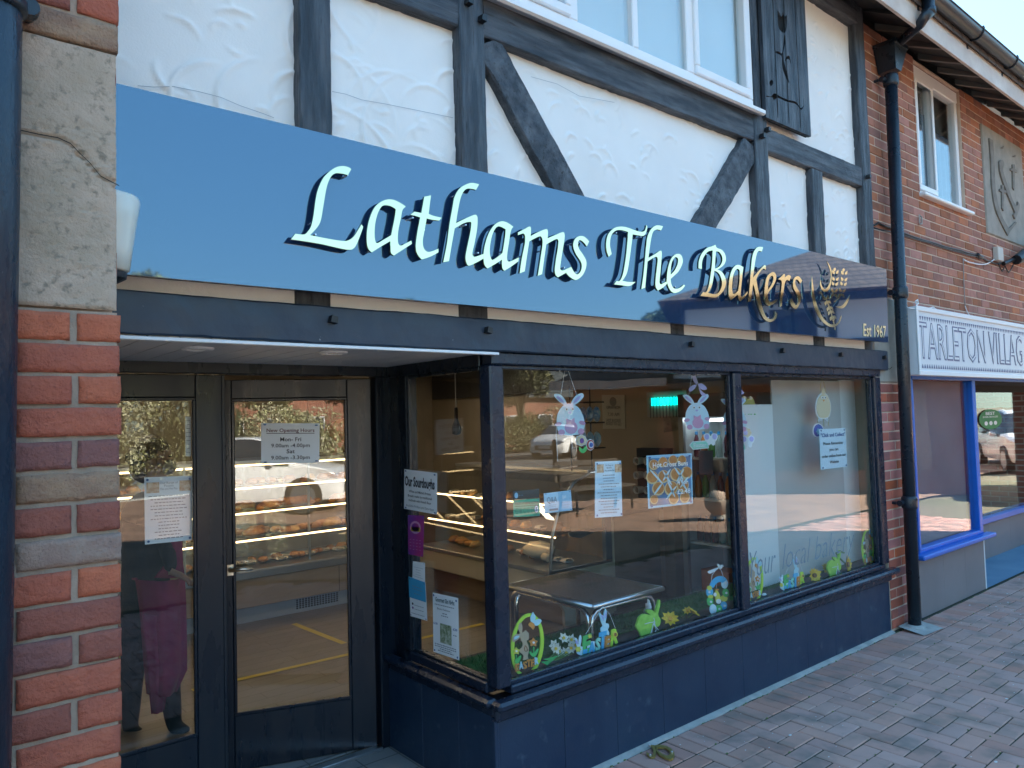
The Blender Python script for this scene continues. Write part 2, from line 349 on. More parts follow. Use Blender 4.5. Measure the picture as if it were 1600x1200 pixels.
for i in range(-22, 104):
    for j in range(-31, -2):
        k = (i-j) % 4; x, y = i*.1+2.0, j*.1+.063
        rr_ = random.random(); ck = 0 if rr_ < .62 else (1 if rr_ < .94 else 2)
        if k == 0: cells.append((x+.1, y-.05, 0, ck))
        elif k == 3: cells.append((x+.05, y, 1, ck) if j < -3 else (x+.05, y-.05, 2, ck))
def pix_area(x, y):
    v = Vector((x, y, G))-CAM; d = v.dot(C_F)
    if d < .3: return 0
    px, py = 800+FPX*v.dot(C_R)/d, 600-FPX*v.dot(C_U)/d
    return (FPX/d)**2*.02*(1.7/v.length) if (-10 < px < 1625 and py < 1225) else 0
cells.sort(key=lambda c: -pix_area(c[0], c[1]))
rest = MB(); fmr = []
for n, (x, y, o, ck) in enumerate(cells):
    dz, rz = random.uniform(-.0025, .0015), random.uniform(-.012, .012)
    if n < 300 and pix_area(x, y) > 0:
        ob = bpy.data.objects.new('paving_block', pdat[(ck, o)]); COL.objects.link(ob); ob.parent = pav_root
        ob.location = (x, y, dz); ob.rotation_euler = (random.uniform(-.008, .008), random.uniform(-.008, .008), rz)
    else:
        lx, ly = ((.1, .05), (.05, .1), (.05, .05))[o]
        rest.box(x-lx+.003, x+lx-.003, y-ly+.003, y+ly-.003, G-.05, G+dz, c=.003, m=ck)
rest.put('paving_blocks', m_pav, pav_root, kind='stuff')
# pale mortar fillet between the panels and the paving, moss and litter specks
mb = MB(); n = 60; V = []; F = []
for i in range(n+1):
    x = 2.0+3.85*i/n; w = .028+.012*mnoise.noise(Vector((x*6, 0, 0)))
    V += [(x, -.0, G+.012), (x, -w, G+.004+.004*mnoise.noise(Vector((x*9, 3, 0)))), (x, -w-.004, G-.01)]
for i in range(n):
    for k in (0, 1): F.append((i*3+k, i*3+k+1, i*3+k+4, i*3+k+3))
mesh('mortar_fillet', V, F, m_conc, pav_root)
m_moss = M('moss', (.07, .12, .03), .95, col2=(.12, .16, .05), ns=60)
mb = MB()
for k in range(190):
    x = random.uniform(2.2, 9.2); y = -.035-abs(random.gauss(0, .006)) if random.random() < .4 else -.235-.1*random.randint(0, 12)+random.uniform(-.003, .003)
    if random.random() < .25 and x < 3.2: y = -.036
    mb.blob((x, y, G-.002), (random.uniform(.004, .012), random.uniform(.003, .006), random.uniform(.002, .006)), 5)
mb.put('moss', m_moss, pav_root, kind='stuff')
m_speck = M('pale_specks', (.62, .62, .6), .8)
mb = MB()
for k in range(240):
    x = random.uniform(2.6, 9); y = random.uniform(-1.3, -.03)
    if random.random() < .4: x, y = random.gauss(7.3, .5), random.gauss(-.55, .18)
    r = random.uniform(.0015, .004) if random.random() < .93 else .008
    mb.blob((x, y, G+.001), (r*random.uniform(1, 1.8), r, .001), 5)
mb.put('litter_specks', m_speck, pav_root, kind='stuff')
# ---------------------------------------------------------------- the bakery building
B = T('bakery_building', 'half-timbered shop building with white render, black timbers and a navy shopfront', 'building', (3, 0, 0))
# body that closes the shop off from the light behind it
m_body = grid_mat('rear_brickwork', (.28, .09, .05), (.22, .07, .04), (.34, .26, .2), .225, .075, .01, axes='sz')
m_inner = M('interior_paint', (.45, .38, .28), .8, col2=(.40, .34, .25), ns=2)
m_tile = grid_mat('roof_tiles', (.10, .075, .065), (.075, .06, .055), (.03, .025, .025), .2, .14, .012, .8, axes='xy', bump=.02)
mb = MB(); mb.box(-6, -5.8, .25, 7.6, 0, 4.9).box(-6, 12.3, 7.4, 7.6, 0, 4.9).box(-6, .2, .02, .24, 0, 2.7).box(5.95, 6.05, .28, 7.4, 0, 4.9).box(-5.8, 5.9, .12, .22, 2.2, 4.9).box(12.1, 12.3, .25, 7.4, 0, 4.9)
mb.put('outer_wall', m_body, B)
mb = MB(); mb.box(6.05, 6.7, .12, .22, 2.06, 4.9).box(8.0, 12.1, .17, .22, 2.06, 4.9).box(6.7, 8.0, .18, .22, 2.06, 4.9); mb.box(9.95, 12.3, .03, .24, 2.0, 4.8); mb.box(12.1, 12.3, .03, .24, 0, 2.0)
mb.put('inner_leaf_wall', m_body, B)
mb = MB(); mb.prism([(-6.2, -.40, 4.80), (-6.2, -.40, 4.92), (-6.2, 3.6, 7.72), (-6.2, 3.6, 7.58)], (18.7, 0, 0)); mb.prism([(-6.2, 8.0, 4.80), (-6.2, 8.0, 4.92), (-6.2, 3.61, 7.72), (-6.2, 3.61, 7.58)], (18.7, 0, 0))
recalc(mb.put('roof', m_tile, B))
recalc(MB().prism([(12.1, .2, 4.85), (12.1, 7.4, 4.85), (12.1, 3.6, 7.55)], (.18, 0, 0)).put('gable_wall', m_body, B))
# render panels with trowel marks, one for each bay between the uprights
arcs = []
r_ = random.Random(5)
for k in range(900):
    x, z = r_.uniform(.2, 5.8), r_.uniform(2.7, 4.9); big = x < 2.0 and r_.random() < .3
    R_ = r_.uniform(.10, .3) if big else r_.uniform(.03, .1); a0 = r_.gauss(1.9, .9); da = r_.uniform(.5, 1.5)
    arcs.append((x, z, R_, a0, da, r_.uniform(.005, .012)*(1.25 if big else 1)))
def trowel(X, Z):
    H = np.zeros_like(X)
    for x, z, R_, a0, da, h in arcs:
        m = (abs(X-x) < R_+.03) & (abs(Z-z) < R_+.03)
        if not m.any(): continue
        dx, dz = X[m]-x, (Z[m]-z)*1.15; d = np.hypot(dx, dz)-R_; a = (np.arctan2(dz, dx)-a0+np.pi) % (2*np.pi)-np.pi
        w = np.clip(1-(abs(a)/da), 0, 1)**.6; prof = np.where(d > 0, np.exp(-(d/.005)**2), np.exp(-(d/.014)**2)*.9)
        H[m] = np.maximum(H[m], h*w*prof)
    H += .0035*np.sin(X*5.1+np.sin(Z*4))*np.sin(Z*6.3+1)+.0010*np.sin(X*23+Z*11)*np.sin(Z*19-X*7)
    return H
def render_panel(x0, x1, z0, z1, st=.0085):
    nx, nz = max(2, int((x1-x0)/st)), max(2, int((z1-z0)/st))
    X, Z = np.meshgrid(np.linspace(x0, x1, nx+1), np.linspace(z0, z1, nz+1)); H = trowel(X, Z)
    co = np.stack([X-3, -H+.002, Z], -1).reshape(-1, 3)
    i, j = np.meshgrid(np.arange(nx), np.arange(nz)); a = (j*(nx+1)+i).ravel(); Fq = np.stack([a, a+1, a+nx+2, a+nx+1], -1)
    me = bpy.data.meshes.new('render_panel'); me.vertices.add(len(co)); me.vertices.foreach_set('co', co.ravel())
    me.loops.add(Fq.size); me.loops.foreach_set('vertex_index', Fq.ravel()); me.polygons.add(len(Fq)); me.polygons.foreach_set('loop_start', np.arange(len(Fq))*4)
    me.polygons.foreach_set('loop_total', np.full(len(Fq), 4)); me.polygons.foreach_set('use_smooth', [True]*len(Fq)); me.update(); me.validate()
    me.materials.append(m_plaster); o = bpy.data.objects.new('render_panel', me); COL.objects.link(o); o.parent = B
for x0, x1, z0, z1 in ((.3, 1.17, 2.72, 3.5), (1.24, 1.9, 2.72, 3.5), (1.98, 4.2, 2.72, 3.72), (4.28, 4.92, 2.72, 3.5), (5.0, 5.68, 2.72, 3.5), (4.28, 5.68, 3.52, 4.8)): render_panel(x0, x1, z0, z1)
render_panel(.3, 1.9, 3.5, 4.9, .02)
box('render_backing', (.3, 5.8, .02, .11, 2.2, 4.85), m_plaster, B, c=0)

m_hair_ = M('plaster_crack', (.40, .42, .44), .8)
for L_ in ([(215, 134), (240, 136), (270, 135), (310, 143), (345, 152), (375, 165), (410, 177), (428, 184)], [(519, 143), (540, 147), (565, 156), (600, 162), (650, 172), (708, 184)], [(830, 120), (870, 131), (905, 150), (960, 160)]):
    q = MB()
    for a, b in zip(L_, L_[1:]):
        p, r = P(*a, y=-.0085), P(*b, y=-.0085); q.add([p+Vector((0, 0, .0012)), p-Vector((0, 0, .0012)), r-Vector((0, 0, .0012)), r+Vector((0, 0, .0012))], [(0, 1, 2, 3)])
    q.put('hairline_crack', m_hair_, B)
def timber(name, q, yf, yb, mat, st=.03, jit=.004, parent=B):
    """hewn timber: q = four (x, z) points, start-left, start-right, end-right, end-left, seen from the front"""
    a, b, c, d = [Vector((p[0], 0, p[1])) for p in q]; L = ((d-a).length+(c-b).length)/2; n = max(3, int(L/st)); sd = random.uniform(0, 99)
    V = []
    for i in range(n+1):
        t = i/n; l = a.lerp(d, t); r = b.lerp(c, t); w = (r-l).normalized(); wd = (r-l).length
        nz = lambda k, f=5: mnoise.noise(Vector((t*L*f+sd, k*7.3, sd)))
        l = l + w*(nz(1, 3)*jit*.9+nz(2, 26)*jit*.7); r = r + w*(nz(3, 3)*jit*.9+nz(4, 26)*jit*.7); ch = .006+.004*nz(5, 12)
        for p, y in ((l, yb), (l+w*.000, yf+ch+.003*nz(6, 15)), (l+w*ch, yf+.0015*nz(7, 25)), (l.lerp(r, .35), yf+jit*.5*nz(8, 30)-.001), (l.lerp(r, .65), yf+jit*.5*nz(9, 30)-.001), (r-w*ch, yf+.0015*nz(10, 25)), (r, yf+ch+.003*nz(11, 15)), (r, yb)):
            V.append((p.x, y, p.z))
    F = []
    for i in range(n):
        for k in range(7): F.append((i*8+k, i*8+k+1, i*8+k+9, i*8+k+8))
    F += [tuple(range(8))[::-1], tuple(n*8+k for k in range(8))]
    o = mesh(name, V, F, mat, parent); return recalc(o)
YF = -.05
def vpost(x0, x1, z0, z1, yf=YF, name='timber_post'): return timber(name, [(x0, z0), (x1, z0), (x1, z1), (x0, z1)], yf, .03, m_tim_v)
def hbeam(x0, x1, z0, z1, yf=YF, name='timber_beam'): return timber(name, [(x0, z1), (x0, z0), (x1, z0), (x1, z1)], yf, .03, m_tim_h)
vpost(1.139, 1.268, 2.60, 4.9); t2 = vpost(1.875, 2.012, 2.60, 4.9, -.058); t7 = vpost(4.168, 4.322, 2.60, 3.66, -.056); vpost(4.20, 4.315, 3.70, 4.8, -.05)
vpost(4.882, 5.032, 2.60, 3.43, -.048); t10 = vpost(5.632, 5.775, 2.60, 4.9, -.056)
hbeam(.2, 1.137, 3.462, 3.60); hbeam(1.27, 1.873, 3.462, 3.60); hbeam(2.014, 4.166, 3.462, 3.655); hbeam(4.324, 5.63, 3.432, 3.585)
hbeam(4.3, 5.64, 4.70, 4.9, -.07)
def qpx(pts, y): return [(P(a, b, y=y).x, P(a, b, y=y).z) for a, b in pts]
timber('timber_brace', qpx([(744, 72), (781, 60), (926, 327), (880, 322)], -.044), -.044, .03, m_timber, jit=.006)
timber('timber_brace', qpx([(1163, 215), (1188, 240), (1108, 376), (1073, 370)], -.044), -.044, .03, m_timber, jit=.006)
def peg(px, py, y, par=B, s=.014):
    p = P(px, py, y=y); q = MB(); q.prism([p+Vector((-s, 0, -s*.8)), p+Vector((s*.9, 0, -s)), p+Vector((s, 0, s*.9)), p+Vector((-s*.8, 0, s))], (.004, -.03, .002)); return recalc(q.put('peg', m_pl_black, par))
for a, b, o in ((729, 5, t2), (750, 32, t2), (1196, 204, t7), (1188, 214, t7), (1354, 277, t10)): peg(a, b, -.06, o)
# stubs of the uprights that show below the sign, and the painted lintel
for x0, x1 in ((1.128, 1.272), (1.87, 2.03), (3.32, 3.44), (4.17, 4.33), (4.88, 5.03), (5.64, 5.77)):
    vpost(x0, x1, 2.19, 2.33, -.006, 'timber_stub')
lint = timber('lintel_beam', [(.40, 2.192), (.40, 2.052), (5.945, 2.044), (5.945, 2.196)], -.035, .10, m_beam, jit=.003)
for x in (1.255, 1.992, 3.44, 4.395, 5.17, 5.86): 
    pz = 2.138; q = MB(); s = .015; p = Vector((x, -.03, pz)); q.prism([p+Vector((-s, 0, -s*.7)), p+Vector((s*.9, 0, -s)), p+Vector((s, 0, s*.6)), p+Vector((-s*.6, 0, s))], (.004, -.03, .003)); recalc(q.put('peg', m_pl_black, lint))
m_infill = M('stained_render', (.87, .87, .86), .8, col2=(.80, .78, .73), ns=7, lo=.6, hi=.85, bump=.002, bs=30, col3=(.36, .2, .1), ns3=16, thr3=(.72, .8))
for x0, x1 in ((.3, 1.128), (1.272, 1.87), (2.03, 3.32), (3.44, 4.17), (4.33, 4.88), (5.03, 5.64)): box('render_infill', (x0, x1, -.001, .09, 2.19, 2.72), m_infill, B, c=0)
recalc(MB().box(.42, 2.06, -.040, -.012, 2.034, 2.046, c=.002).put('white_edge_trim', m_upvc, B))

# entrance recess: soffit boards with two downlights
m_soff = M('soffit_board', (.66, .67, .68), .45)
for k in range(16):
    box('soffit_board', (.42+k*.1015+.0015, .42+(k+1)*.1015-.0015, -.008, .90, 2.046, 2.058), m_soff, B, c=.003)
box('soffit_backing', (.40, 2.05, .0, .93, 2.062, 2.09), m_black, B, c=0)
for px, py in ((309, 545), (521, 551)):
    p = P(px, py, z=2.043); q = MB().lathe([(.058, .004), (.058, -.001), (.052, -.006), (.040, -.006), (.036, .002)], (p.x, p.y, p.z), 24)
    d = q.put('downlight', m_upvc, B, smooth=False); MB().lathe([(.034, .0), (.02, -.004), (.002, -.005)], (p.x, p.y, p.z), 16).put('lamp_glass', M('frosted_lens', (.7, .68, .6), .3), d)
m_sfloor = grid_mat('porch_tiles', (.30, .29, .28), (.26, .25, .25), (.12, .12, .12), .2, .2, .004, .6, offs=0, axes='xy', bump=.001)
sheet('porch_floor', .2, 2.04, -.02, .9, G+.002, m_sfloor)
box('threshold_strip', (.40, 1.96, .885, .935, G, G+.018), M('alloy', (.6, .62, .64), .3, 1), B)

# ---- shopfront joinery
SF = m_paint
box('head_rail', (2.04, 5.86, -.012, .07, 1.995, 2.050), SF, B, c=.006)
box('head_rail', (.42, 2.10, .90, 1.0, 1.996, 2.064), m_doorp, B, c=.004)
box('head_rail', (2.032, 2.10, .075, .90, 1.99, 2.052), m_doorp, B, c=.004)
box('corner_post', (2.032, 2.108, -.004, .074, .565, 1.995), SF, B, c=.008)
box('mullion', (3.905, 3.985, -.006, .07, .565, 1.995), SF, B, c=.008)
box('jamb_post', (5.765, 5.865, -.006, .07, .565, 1.995), SF, B, c=.008)
box('jamb_post', (2.036, 2.104, .715, .80, .575, 1.99), m_doorp, B, c=.006)
box('jamb_post', (1.965, 2.10, .90, .985, G, 1.996), m_doorp, B, c=.006)
box('jamb_post', (2.05, 2.09, .80, .90, G, 1.99), m_doorp, B, c=.002)
# glazing beads
def bead(x0, x1, z0, z1, y=.018, w=.018, parent=B):
    q = MB(); q.box(x0, x1, y, y+.02, z0, z0+w, c=.003).box(x0, x1, y, y+.02, z1-w, z1, c=.003).box(x0, x0+w, y, y+.02, z0+w, z1-w, c=.003).box(x1-w, x1, y, y+.02, z0+w, z1-w, c=.003); return q.put('glazing_bead', SF, parent)
W1 = (2.108, 3.905, .565, 1.995); W2 = (3.985, 5.765, .565, 1.995)
for w in (W1, W2):
    bead(*w); p = box('window_pane', (w[0]+.004, w[1]-.004, .044, .050, w[2]+.004, w[3]-.004), m_glass, B, c=0)
box('lower_rail', (2.108, 5.80, -.004, .09, .530, .567), SF, B, c=.006)
# sills: moulded, projecting
def sill(x0, x1, y0, y1, z0, z1, name='window_sill'):
    return box(name, (x0, x1, y0, y1, z0, z1), SF, B, c=.012)
sill(1.985, 5.90, -.072, -.002, .495, .534); box('sill_fillet', (2.0, 5.84, -.030, -.001, .44, .497), SF, B, c=.010)
sill(1.975, 2.034, .0, .90, .497, .532); box('lower_rail', (2.030, 2.10, .08, .72, .530, .580), SF, B, c=.006)
box('sill_fillet', (2.005, 2.035, -.0, .90, .45, .499), SF, B, c=.008)
# side pane of the porch
box('window_pane', (2.062, 2.068, .078, .716, .576, 1.988), m_glass, B, c=0)
MB().box(2.040, 2.060, .074, .09, .58, 1.985, c=.003).box(2.040, 2.060, .70, .716, .58, 1.985, c=.003).box(2.04, 2.06, .09, .70, .578, .594, c=.003).box(2.04, 2.06, .09, .70, 1.974, 1.99, c=.003).put('glazing_bead', m_doorp, B)
# stallriser boards
xs = [2.01, 2.42, 2.78, 3.14, 3.51, 3.88, 4.25, 4.62, 4.99, 5.36, 5.84]
for a, b in zip(xs, xs[1:]): box('stallriser_board', (a+.001, b-.001, -.002, .02, G+.012, .45), m_paint2, B, c=.0015)
ys = [.0, .27, .58, .90]
for a, b in zip(ys, ys[1:]): box('stallriser_board', (2.008, 2.03, a+.021*(a == 0)+.001, b-.001, G+.004, .46), m_paint2, B, c=.0015)
box('stallriser_core', (2.035, 5.84, .025, .12, .0, .50), m_black, B, c=0); box('stallriser_core', (2.035, 2.1, .12, .9, .0, .50), m_black, B, c=0)
box('corner_trim', (1.998, 2.022, -.014, .012, G, .445), m_paint2, B, c=.003)

# ---- doors
def frame_leaf(par, s0, s1, gl, gr, gb, gt, zb, zt, tf, mat, y0=-.022, y1=.022):
    """stiles and rails of a door leaf: s along the leaf, tf maps (s, d, z) to the place"""
    def bx(name, a, b, c, d, e, f, m, ch=.004):
        q = MB().box(a, b, c, d, e, f, c=ch); q.V = [tuple(tf(*v)) for v in q.V]; return recalc(q.put(name, m, par))
    bx('stile', s0, gl, y0, y1, zb, zt, mat); bx('stile', gr, s1, y0, y1, zb, zt, mat); bx('rail', gl, gr, y0, y1, gt, zt, mat); bx('rail', gl, gr, y0, y1, zb, gb, mat)
    q = MB(); w = .014
    q.box(gl, gr, y0-.006, y0+.012, gb, gb+w, c=.003).box(gl, gr, y0-.006, y0+.012, gt-w, gt, c=.003).box(gl, gl+w, y0-.006, y0+.012, gb+w, gt-w, c=.003).box(gr-w, gr, y0-.006, y0+.012, gb+w, gt-w, c=.003)
    q.V = [tuple(tf(*v)) for v in q.V]; recalc(q.put('glazing_bead', mat, par))
    return bx('glass_pane', gl, gr, -.003, .003, gb, gt, m_glass, 0)
def door_part(label):
    o = bpy.data.objects.new('door', None); COL.objects.link(o); o.parent = B; o['label'] = label; o.empty_display_size = .1; return o
d1 = door_part('closed left leaf of the shop door with a menu taped inside')
frame_leaf(d1, .40, 1.172, .50, 1.052, .372, 1.888, G+.01, 1.992, lambda s, d, z: Vector((s, .955+d, z)), m_doorp)
box('door_closer_strip', (1.168, 1.185, .93, .98, G+.01, 1.992), m_doorp, d1, c=.003)
DA = math.radians(20); DO = Vector((1.955, .945, 0)); DD = Vector((-math.cos(DA), math.sin(DA), 0)); DN = Vector((-math.sin(DA), -math.cos(DA), 0))
def Dpt(px, py):
    w = PP(px, py, DO+DN*.022, DN); v = w-DO; return v.dot(DD), w.z
def dtf(s, d, z): return DO + DD*s - DN*d + Vector((0, 0, z))
d2 = door_part('right leaf of the shop door standing slightly open inwards')
g = [Dpt(543, 621), Dpt(549, 1090), Dpt(362, 623), Dpt(366, 1120)]
gr_ = (g[0][0]+g[1][0])/2; gl_ = (g[2][0]+g[3][0])/2; zt_ = (g[0][1]+g[2][1])/2; zb_ = (g[1][1]+g[3][1])/2
DW = Dpt(350, 900)[0]
frame_leaf(d2, .0, DW, gr_, gl_, zb_, zt_, G+.012, 1.985, dtf, m_doorp)
print('door', gr_, gl_, zt_, zb_, DW)
hs, hz = Dpt(355, 893); q = MB()
m_brass = M('aged_chrome', (.75, .68, .55), .3, 1)
q.tube([dtf(DW-.03, -.022, hz+.01), dtf(DW-.03, -.06, hz+.01)], .011, 10); q.tube([dtf(DW-.03, -.058, hz+.01), dtf(DW-.09, -.062, hz+.012), dtf(DW-.135, -.055, hz+.006)], [.010, .008, .006], 8)
q.V += []; q.put('door_handle', m_brass, d2, smooth=True)
q = MB().box(DW-.048, DW-.014, -.027, -.0225, hz-.022, hz+.034, c=.002); q.V = [tuple(dtf(*v)) for v in q.V]; recalc(q.put('handle_plate', m_brass, d2))

# ---- first floor window
FW = bpy.data.objects.new('casement_window', None); COL.objects.link(FW); FW.parent = B
sl = P(1197, 187, y=-.11); print('sill', P(760, 7.5, y=-.11), sl)
mb = MB(); mb.prism([(1.99, .0, 3.70), (1.99, -.11, 3.652), (1.99, -.11, 3.630), (1.99, -.096, 3.622), (1.99, -.0, 3.655)], (sl.x-1.99, 0, 0)); recalc(mb.put('window_sill', m_upvc, FW))
wx = [2.02, (P(894, 50, y=-.03).x), P(992, 88, y=-.03).x, P(1078, 130, y=-.03).x, 4.17]; print('wx', wx)
mb = MB(); mb.box(2.0, 4.19, -.045, .05, 3.685, 3.735, c=.006)
mb.box(2.0, 4.19, -.045, .05, 4.66, 4.72, c=.006)
for k, x in enumerate(wx): mb.box(x-.034 if k in (1, 3) else x-.024, x+.034 if k in (1, 3) else x+.024, -.044, .05, 3.735, 4.66, c=.006)
mb.put('window_frame', m_upvc, FW)
for a, b, op in ((0, 1, 1), (1, 2, 0), (2, 3, 0), (3, 4, 1)):
    x0, x1 = wx[a]+.03, wx[b]-.03
    if op:
        q = MB(); w = .05; q.box(x0, x1, -.062, .0, 3.735, 3.735+w, c=.006).box(x0, x1, -.062, .0, 4.61, 4.66, c=.006).box(x0, x0+w-.01, -.062, .0, 3.785, 4.61, c=.006).box(x1-w+.01, x1, -.062, .0, 3.785, 4.61, c=.006); q.put('sash', m_upvc, FW)
    box('window_pane', (x0+.006, x1-.006, -.022, -.016, 3.74, 4.655), m_glass_up, FW, c=0)
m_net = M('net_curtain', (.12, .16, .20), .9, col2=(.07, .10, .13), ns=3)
def curtain(x0, x1, y, z0, z1, par, mat, name='net_curtain', f=60, amp=.012, th=.0):
    n = max(8, int((x1-x0)/.012)); V = []; F = []
    for i in range(n+1):
        x = x0+(x1-x0)*i/n; yy = y+amp*math.sin(x*f+math.sin(x*9)*2)
        V += [(x, yy, z0), (x, yy+.004*math.sin(x*31), z1)]
    for i in range(n): F.append((2*i, 2*i+2, 2*i+3, 2*i+1))
    return mesh(name, V, F, mat, par, smooth=True)
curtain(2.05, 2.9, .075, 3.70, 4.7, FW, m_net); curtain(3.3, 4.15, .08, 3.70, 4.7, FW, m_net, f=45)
# carved shutter: boards with a tulip cut through them
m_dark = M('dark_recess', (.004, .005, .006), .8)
y = -.085; sh = [P(1189, 0, y=y).x, P(1262, 100, y=y).x]; sz0 = (P(1197, 184, y=y).z+P(1262, 210, y=y).z)/2; print('shutter', sh, sz0)
def Z6(pts): return pxloop(pts, 760, 0, 2.6667, y)
outer = [(sh[0], sz0), (sh[1], sz0), (sh[1], 4.62), (sh[0], 4.62)]
tulip = Z6([(1213, 42, 1), (1222, 55), (1230, 70), (1235, 45, 1), (1242, 68), (1252, 62, 1), (1253, 95), (1248, 130), (1236, 136), (1220, 120), (1214, 90), (1213, 42)])
stem = Z6([(1241, 140, 1), (1246, 175), (1238, 215), (1241, 260), (1255, 310), (1262, 348, 1), (1246, 320), (1232, 275), (1229, 235), (1210, 222), (1200, 215, 1), (1218, 214), (1231, 222), (1236, 190), (1241, 140)])
leaf = Z6([(1246, 245, 1), (1256, 232), (1265, 240), (1268, 270, 1), (1262, 250), (1254, 246), (1246, 258), (1246, 245)])
curl = Z6([(1168, 398, 1), (1185, 402), (1195, 392), (1205, 390), (1225, 402), (1255, 415), (1290, 425), (1310, 450), (1325, 435, 1), (1312, 458), (1290, 434), (1250, 423), (1215, 408), (1198, 418), (1190, 405), (1168, 404)])
dot = Z6([(1180, 340), (1190, 332), (1195, 345), (1188, 358), (1180, 352)])
SH = bpy.data.objects.new('shutter', None); COL.objects.link(SH); SH.parent = B; SH['label'] = 'black board shutter with a tulip cut-out beside the window'
plate('shutter_board', [outer, tulip, stem, leaf, curl, dot], y+.012, .024, m_tim_v, SH)
box('shutter_back', (sh[0]+.003, sh[1]-.003, y+.026, y+.04, sz0+.003, 4.6), m_dark, SH, c=0)
for k in (0, 1): box('ledge', (sh[0]+.01, sh[1]-.01, y+.04, .0, 4.45-.6*k, 4.51-.6*k), m_tim_h, SH)
for k in range(1, 4):
    x = sh[0]+(sh[1]-sh[0])*k/4+.01*math.sin(k*3); timber('board_joint', [(x-.003, sz0+.03), (x+.003, sz0+.03), (x+.002, 4.6), (x-.003, 4.6)], y-.0012, y+.001, m_dark, st=.05, jit=.001, parent=SH)
# ---------------------------------------------------------------- big rough bricks of the near pier on the left
def big_brick(x0, x1, z0, z1, y0, mat, par, depth=.10):
    """front face gridded and roughened, arrises worn"""
    nx, nz = max(4, int((x1-x0)/.011)), 6; V = []; F = []; sd = random.uniform(0, 99); tw = random.gauss(0, .003)
    for j in range(nz+1):
        for i in range(nx+1):
            u, v = i/nx, j/nz; x = x0+(x1-x0)*u; z = z0+(z1-z0)*v; e = min(u*(x1-x0), (1-u)*(x1-x0), v*(z1-z0), (1-v)*(z1-z0))
            q = Vector((x*22, z*30, sd)); d = .0022*mnoise.noise(q)+.0016*mnoise.noise(q*3)
            if e < 1e-6:
                x += .0018*mnoise.noise(q*1.7)+(.001 if u < .5 else -.001); z += .0018*mnoise.noise(q*1.3+Vector((9, 0, 0))); d += .0022+max(0, .006*mnoise.noise(q*2.1))
            V.append((x, y0+d*1.25+tw*u, z))
    for j in range(nz):
        for i in range(nx): a = j*(nx+1)+i; F.append((a, a+1, a+nx+2, a+nx+1))
    ring = [i for i in range(nx+1)]+[(nx+1)*(j+1)+nx for j in range(nz)]+[(nx+1)*nz+nx-1-i for i in range(nx)]+[(nx+1)*(nz-1-j) for j in range(nz-1)]
    k = len(V); V += [(V[r][0], y0+depth, V[r][2]) for r in ring]
    for a in range(len(ring)): b = (a+1) % len(ring); F.append((ring[a], k+a, k+b, ring[b]))
    o = mesh('brick', V, F, mat, par); o.data.polygons.foreach_set('use_smooth', [i < nx*nz for i in range(len(o.data.polygons))]); return o
PY = -.60; XR = .421
OR, RE, PU, TA, GR, BR, BU = m_bricks
rows = [(OR, OR), (RE,), (RE, OR), (RE,), (PU, PU), (TA,), (BR, BR), (GR,), (RE, OR), (BR,), (PU, BR), (RE,), (BR, RE), (RE,), (BR, OR), (RE,), (OR, BR), (RE,)]
z = 2.030; r0 = 0
def pier_row(z1, cs, two, PYv=PY):
    j = lambda: random.uniform(-.0022, .0022); z0 = z1-.0655
    if two:
        a = XR-.092+j(); big_brick(a, XR+j()*.8, z0+j()*.5, z1+j()*.5, PYv+j(), cs[-1], B)
        big_brick(a-.011-.214, a-.011+j(), z0+j()*.5, z1+j()*.5, PYv+j(), cs[0], B); big_brick(a-.236-.2, a-.236, z0, z1, PYv+j(), cs[0], B)
    else:
        a = XR-.213+j(); big_brick(a, XR+j()*.8, z0+j()*.5, z1+j()*.5, PYv+j(), cs[0], B)
        big_brick(a-.012-.214, a-.012, z0, z1, PYv+j(), cs[0], B)
for k in range(27):
    two = k % 2 == 0; cs = rows[k % len(rows)]
    if two and len(cs) == 1: cs = (cs[0], cs[0])
    pier_row(z-.0755*k, cs, two)
for k, cs in enumerate([(TA,), (BR, RE), (RE,), (OR, RE), (TA,), (RE, BR)]): pier_row(2.752+.0755*k, cs, k % 2 == 1)
mb = MB(); mb.box(-1.6, XR-.006, PY+.0075, .94, 0, 2.036).box(-1.6, XR-.006, PY+.0075, .94, 2.686, 4.9); mb.box(-1.6, XR-.012, PY+.03, .94, 2.036, 2.686)
mb.put('mortar_core', m_mortar, B)
# bricks of the pier's return beside the stone
for k in range(8):
    c = random.choice([OR, RE, RE, BR]); box('brick', (XR-.012, XR-.001+random.uniform(-.002, .002), PY+.035, PY+.20, 2.05+.0785*k, 2.05+.0785*k+.066), c, B, c=.003)
# the cracked padstone
V = []; F = []; nx, nz = 40, 104; x0, x1, z0, z1 = -.05, XR-.006, 2.042, 2.683
crk = [(P(a, b, y=PY).x, P(a, b, y=PY).z) for a, b in ((30, 203), (62, 210), (90, 215), (110, 224), (125, 240), (140, 254), (157, 275), (172, 283), (186, 290))]
def crack(x, z):
    for (a, b), (c, d) in zip(crk, crk[1:]):
        if a <= x <= c: return abs(z-(b+(d-b)*(x-a)/(c-a))-.002*math.sin(x*300))
    return 1
for j in range(nz+1):
    for i in range(nx+1):
        u, v = i/nx, j/nz; x = x0+(x1-x0)*u; zz = z0+(z1-z0)*v; e = min((1-u)*(x1-x0), v*(z1-z0), (1-v)*(z1-z0)); q = Vector((x*9, zz*9, 4))
        d = .003*mnoise.noise(q)+.002*mnoise.noise(q*3.3)+.0015*mnoise.noise(q*9); pit = mnoise.noise(Vector((x*55, zz*55, 1)))
        if pit > .34 and zz < 2.5: d += (pit-.3)*.010
        if e < .004: d += .006; x -= .003*max(0, mnoise.noise(Vector((0, zz*25, 2)))) if u > .5 else 0
        if crack(x, zz) < .0034: d += .014
        V.append((x, PY+.004+d, zz))
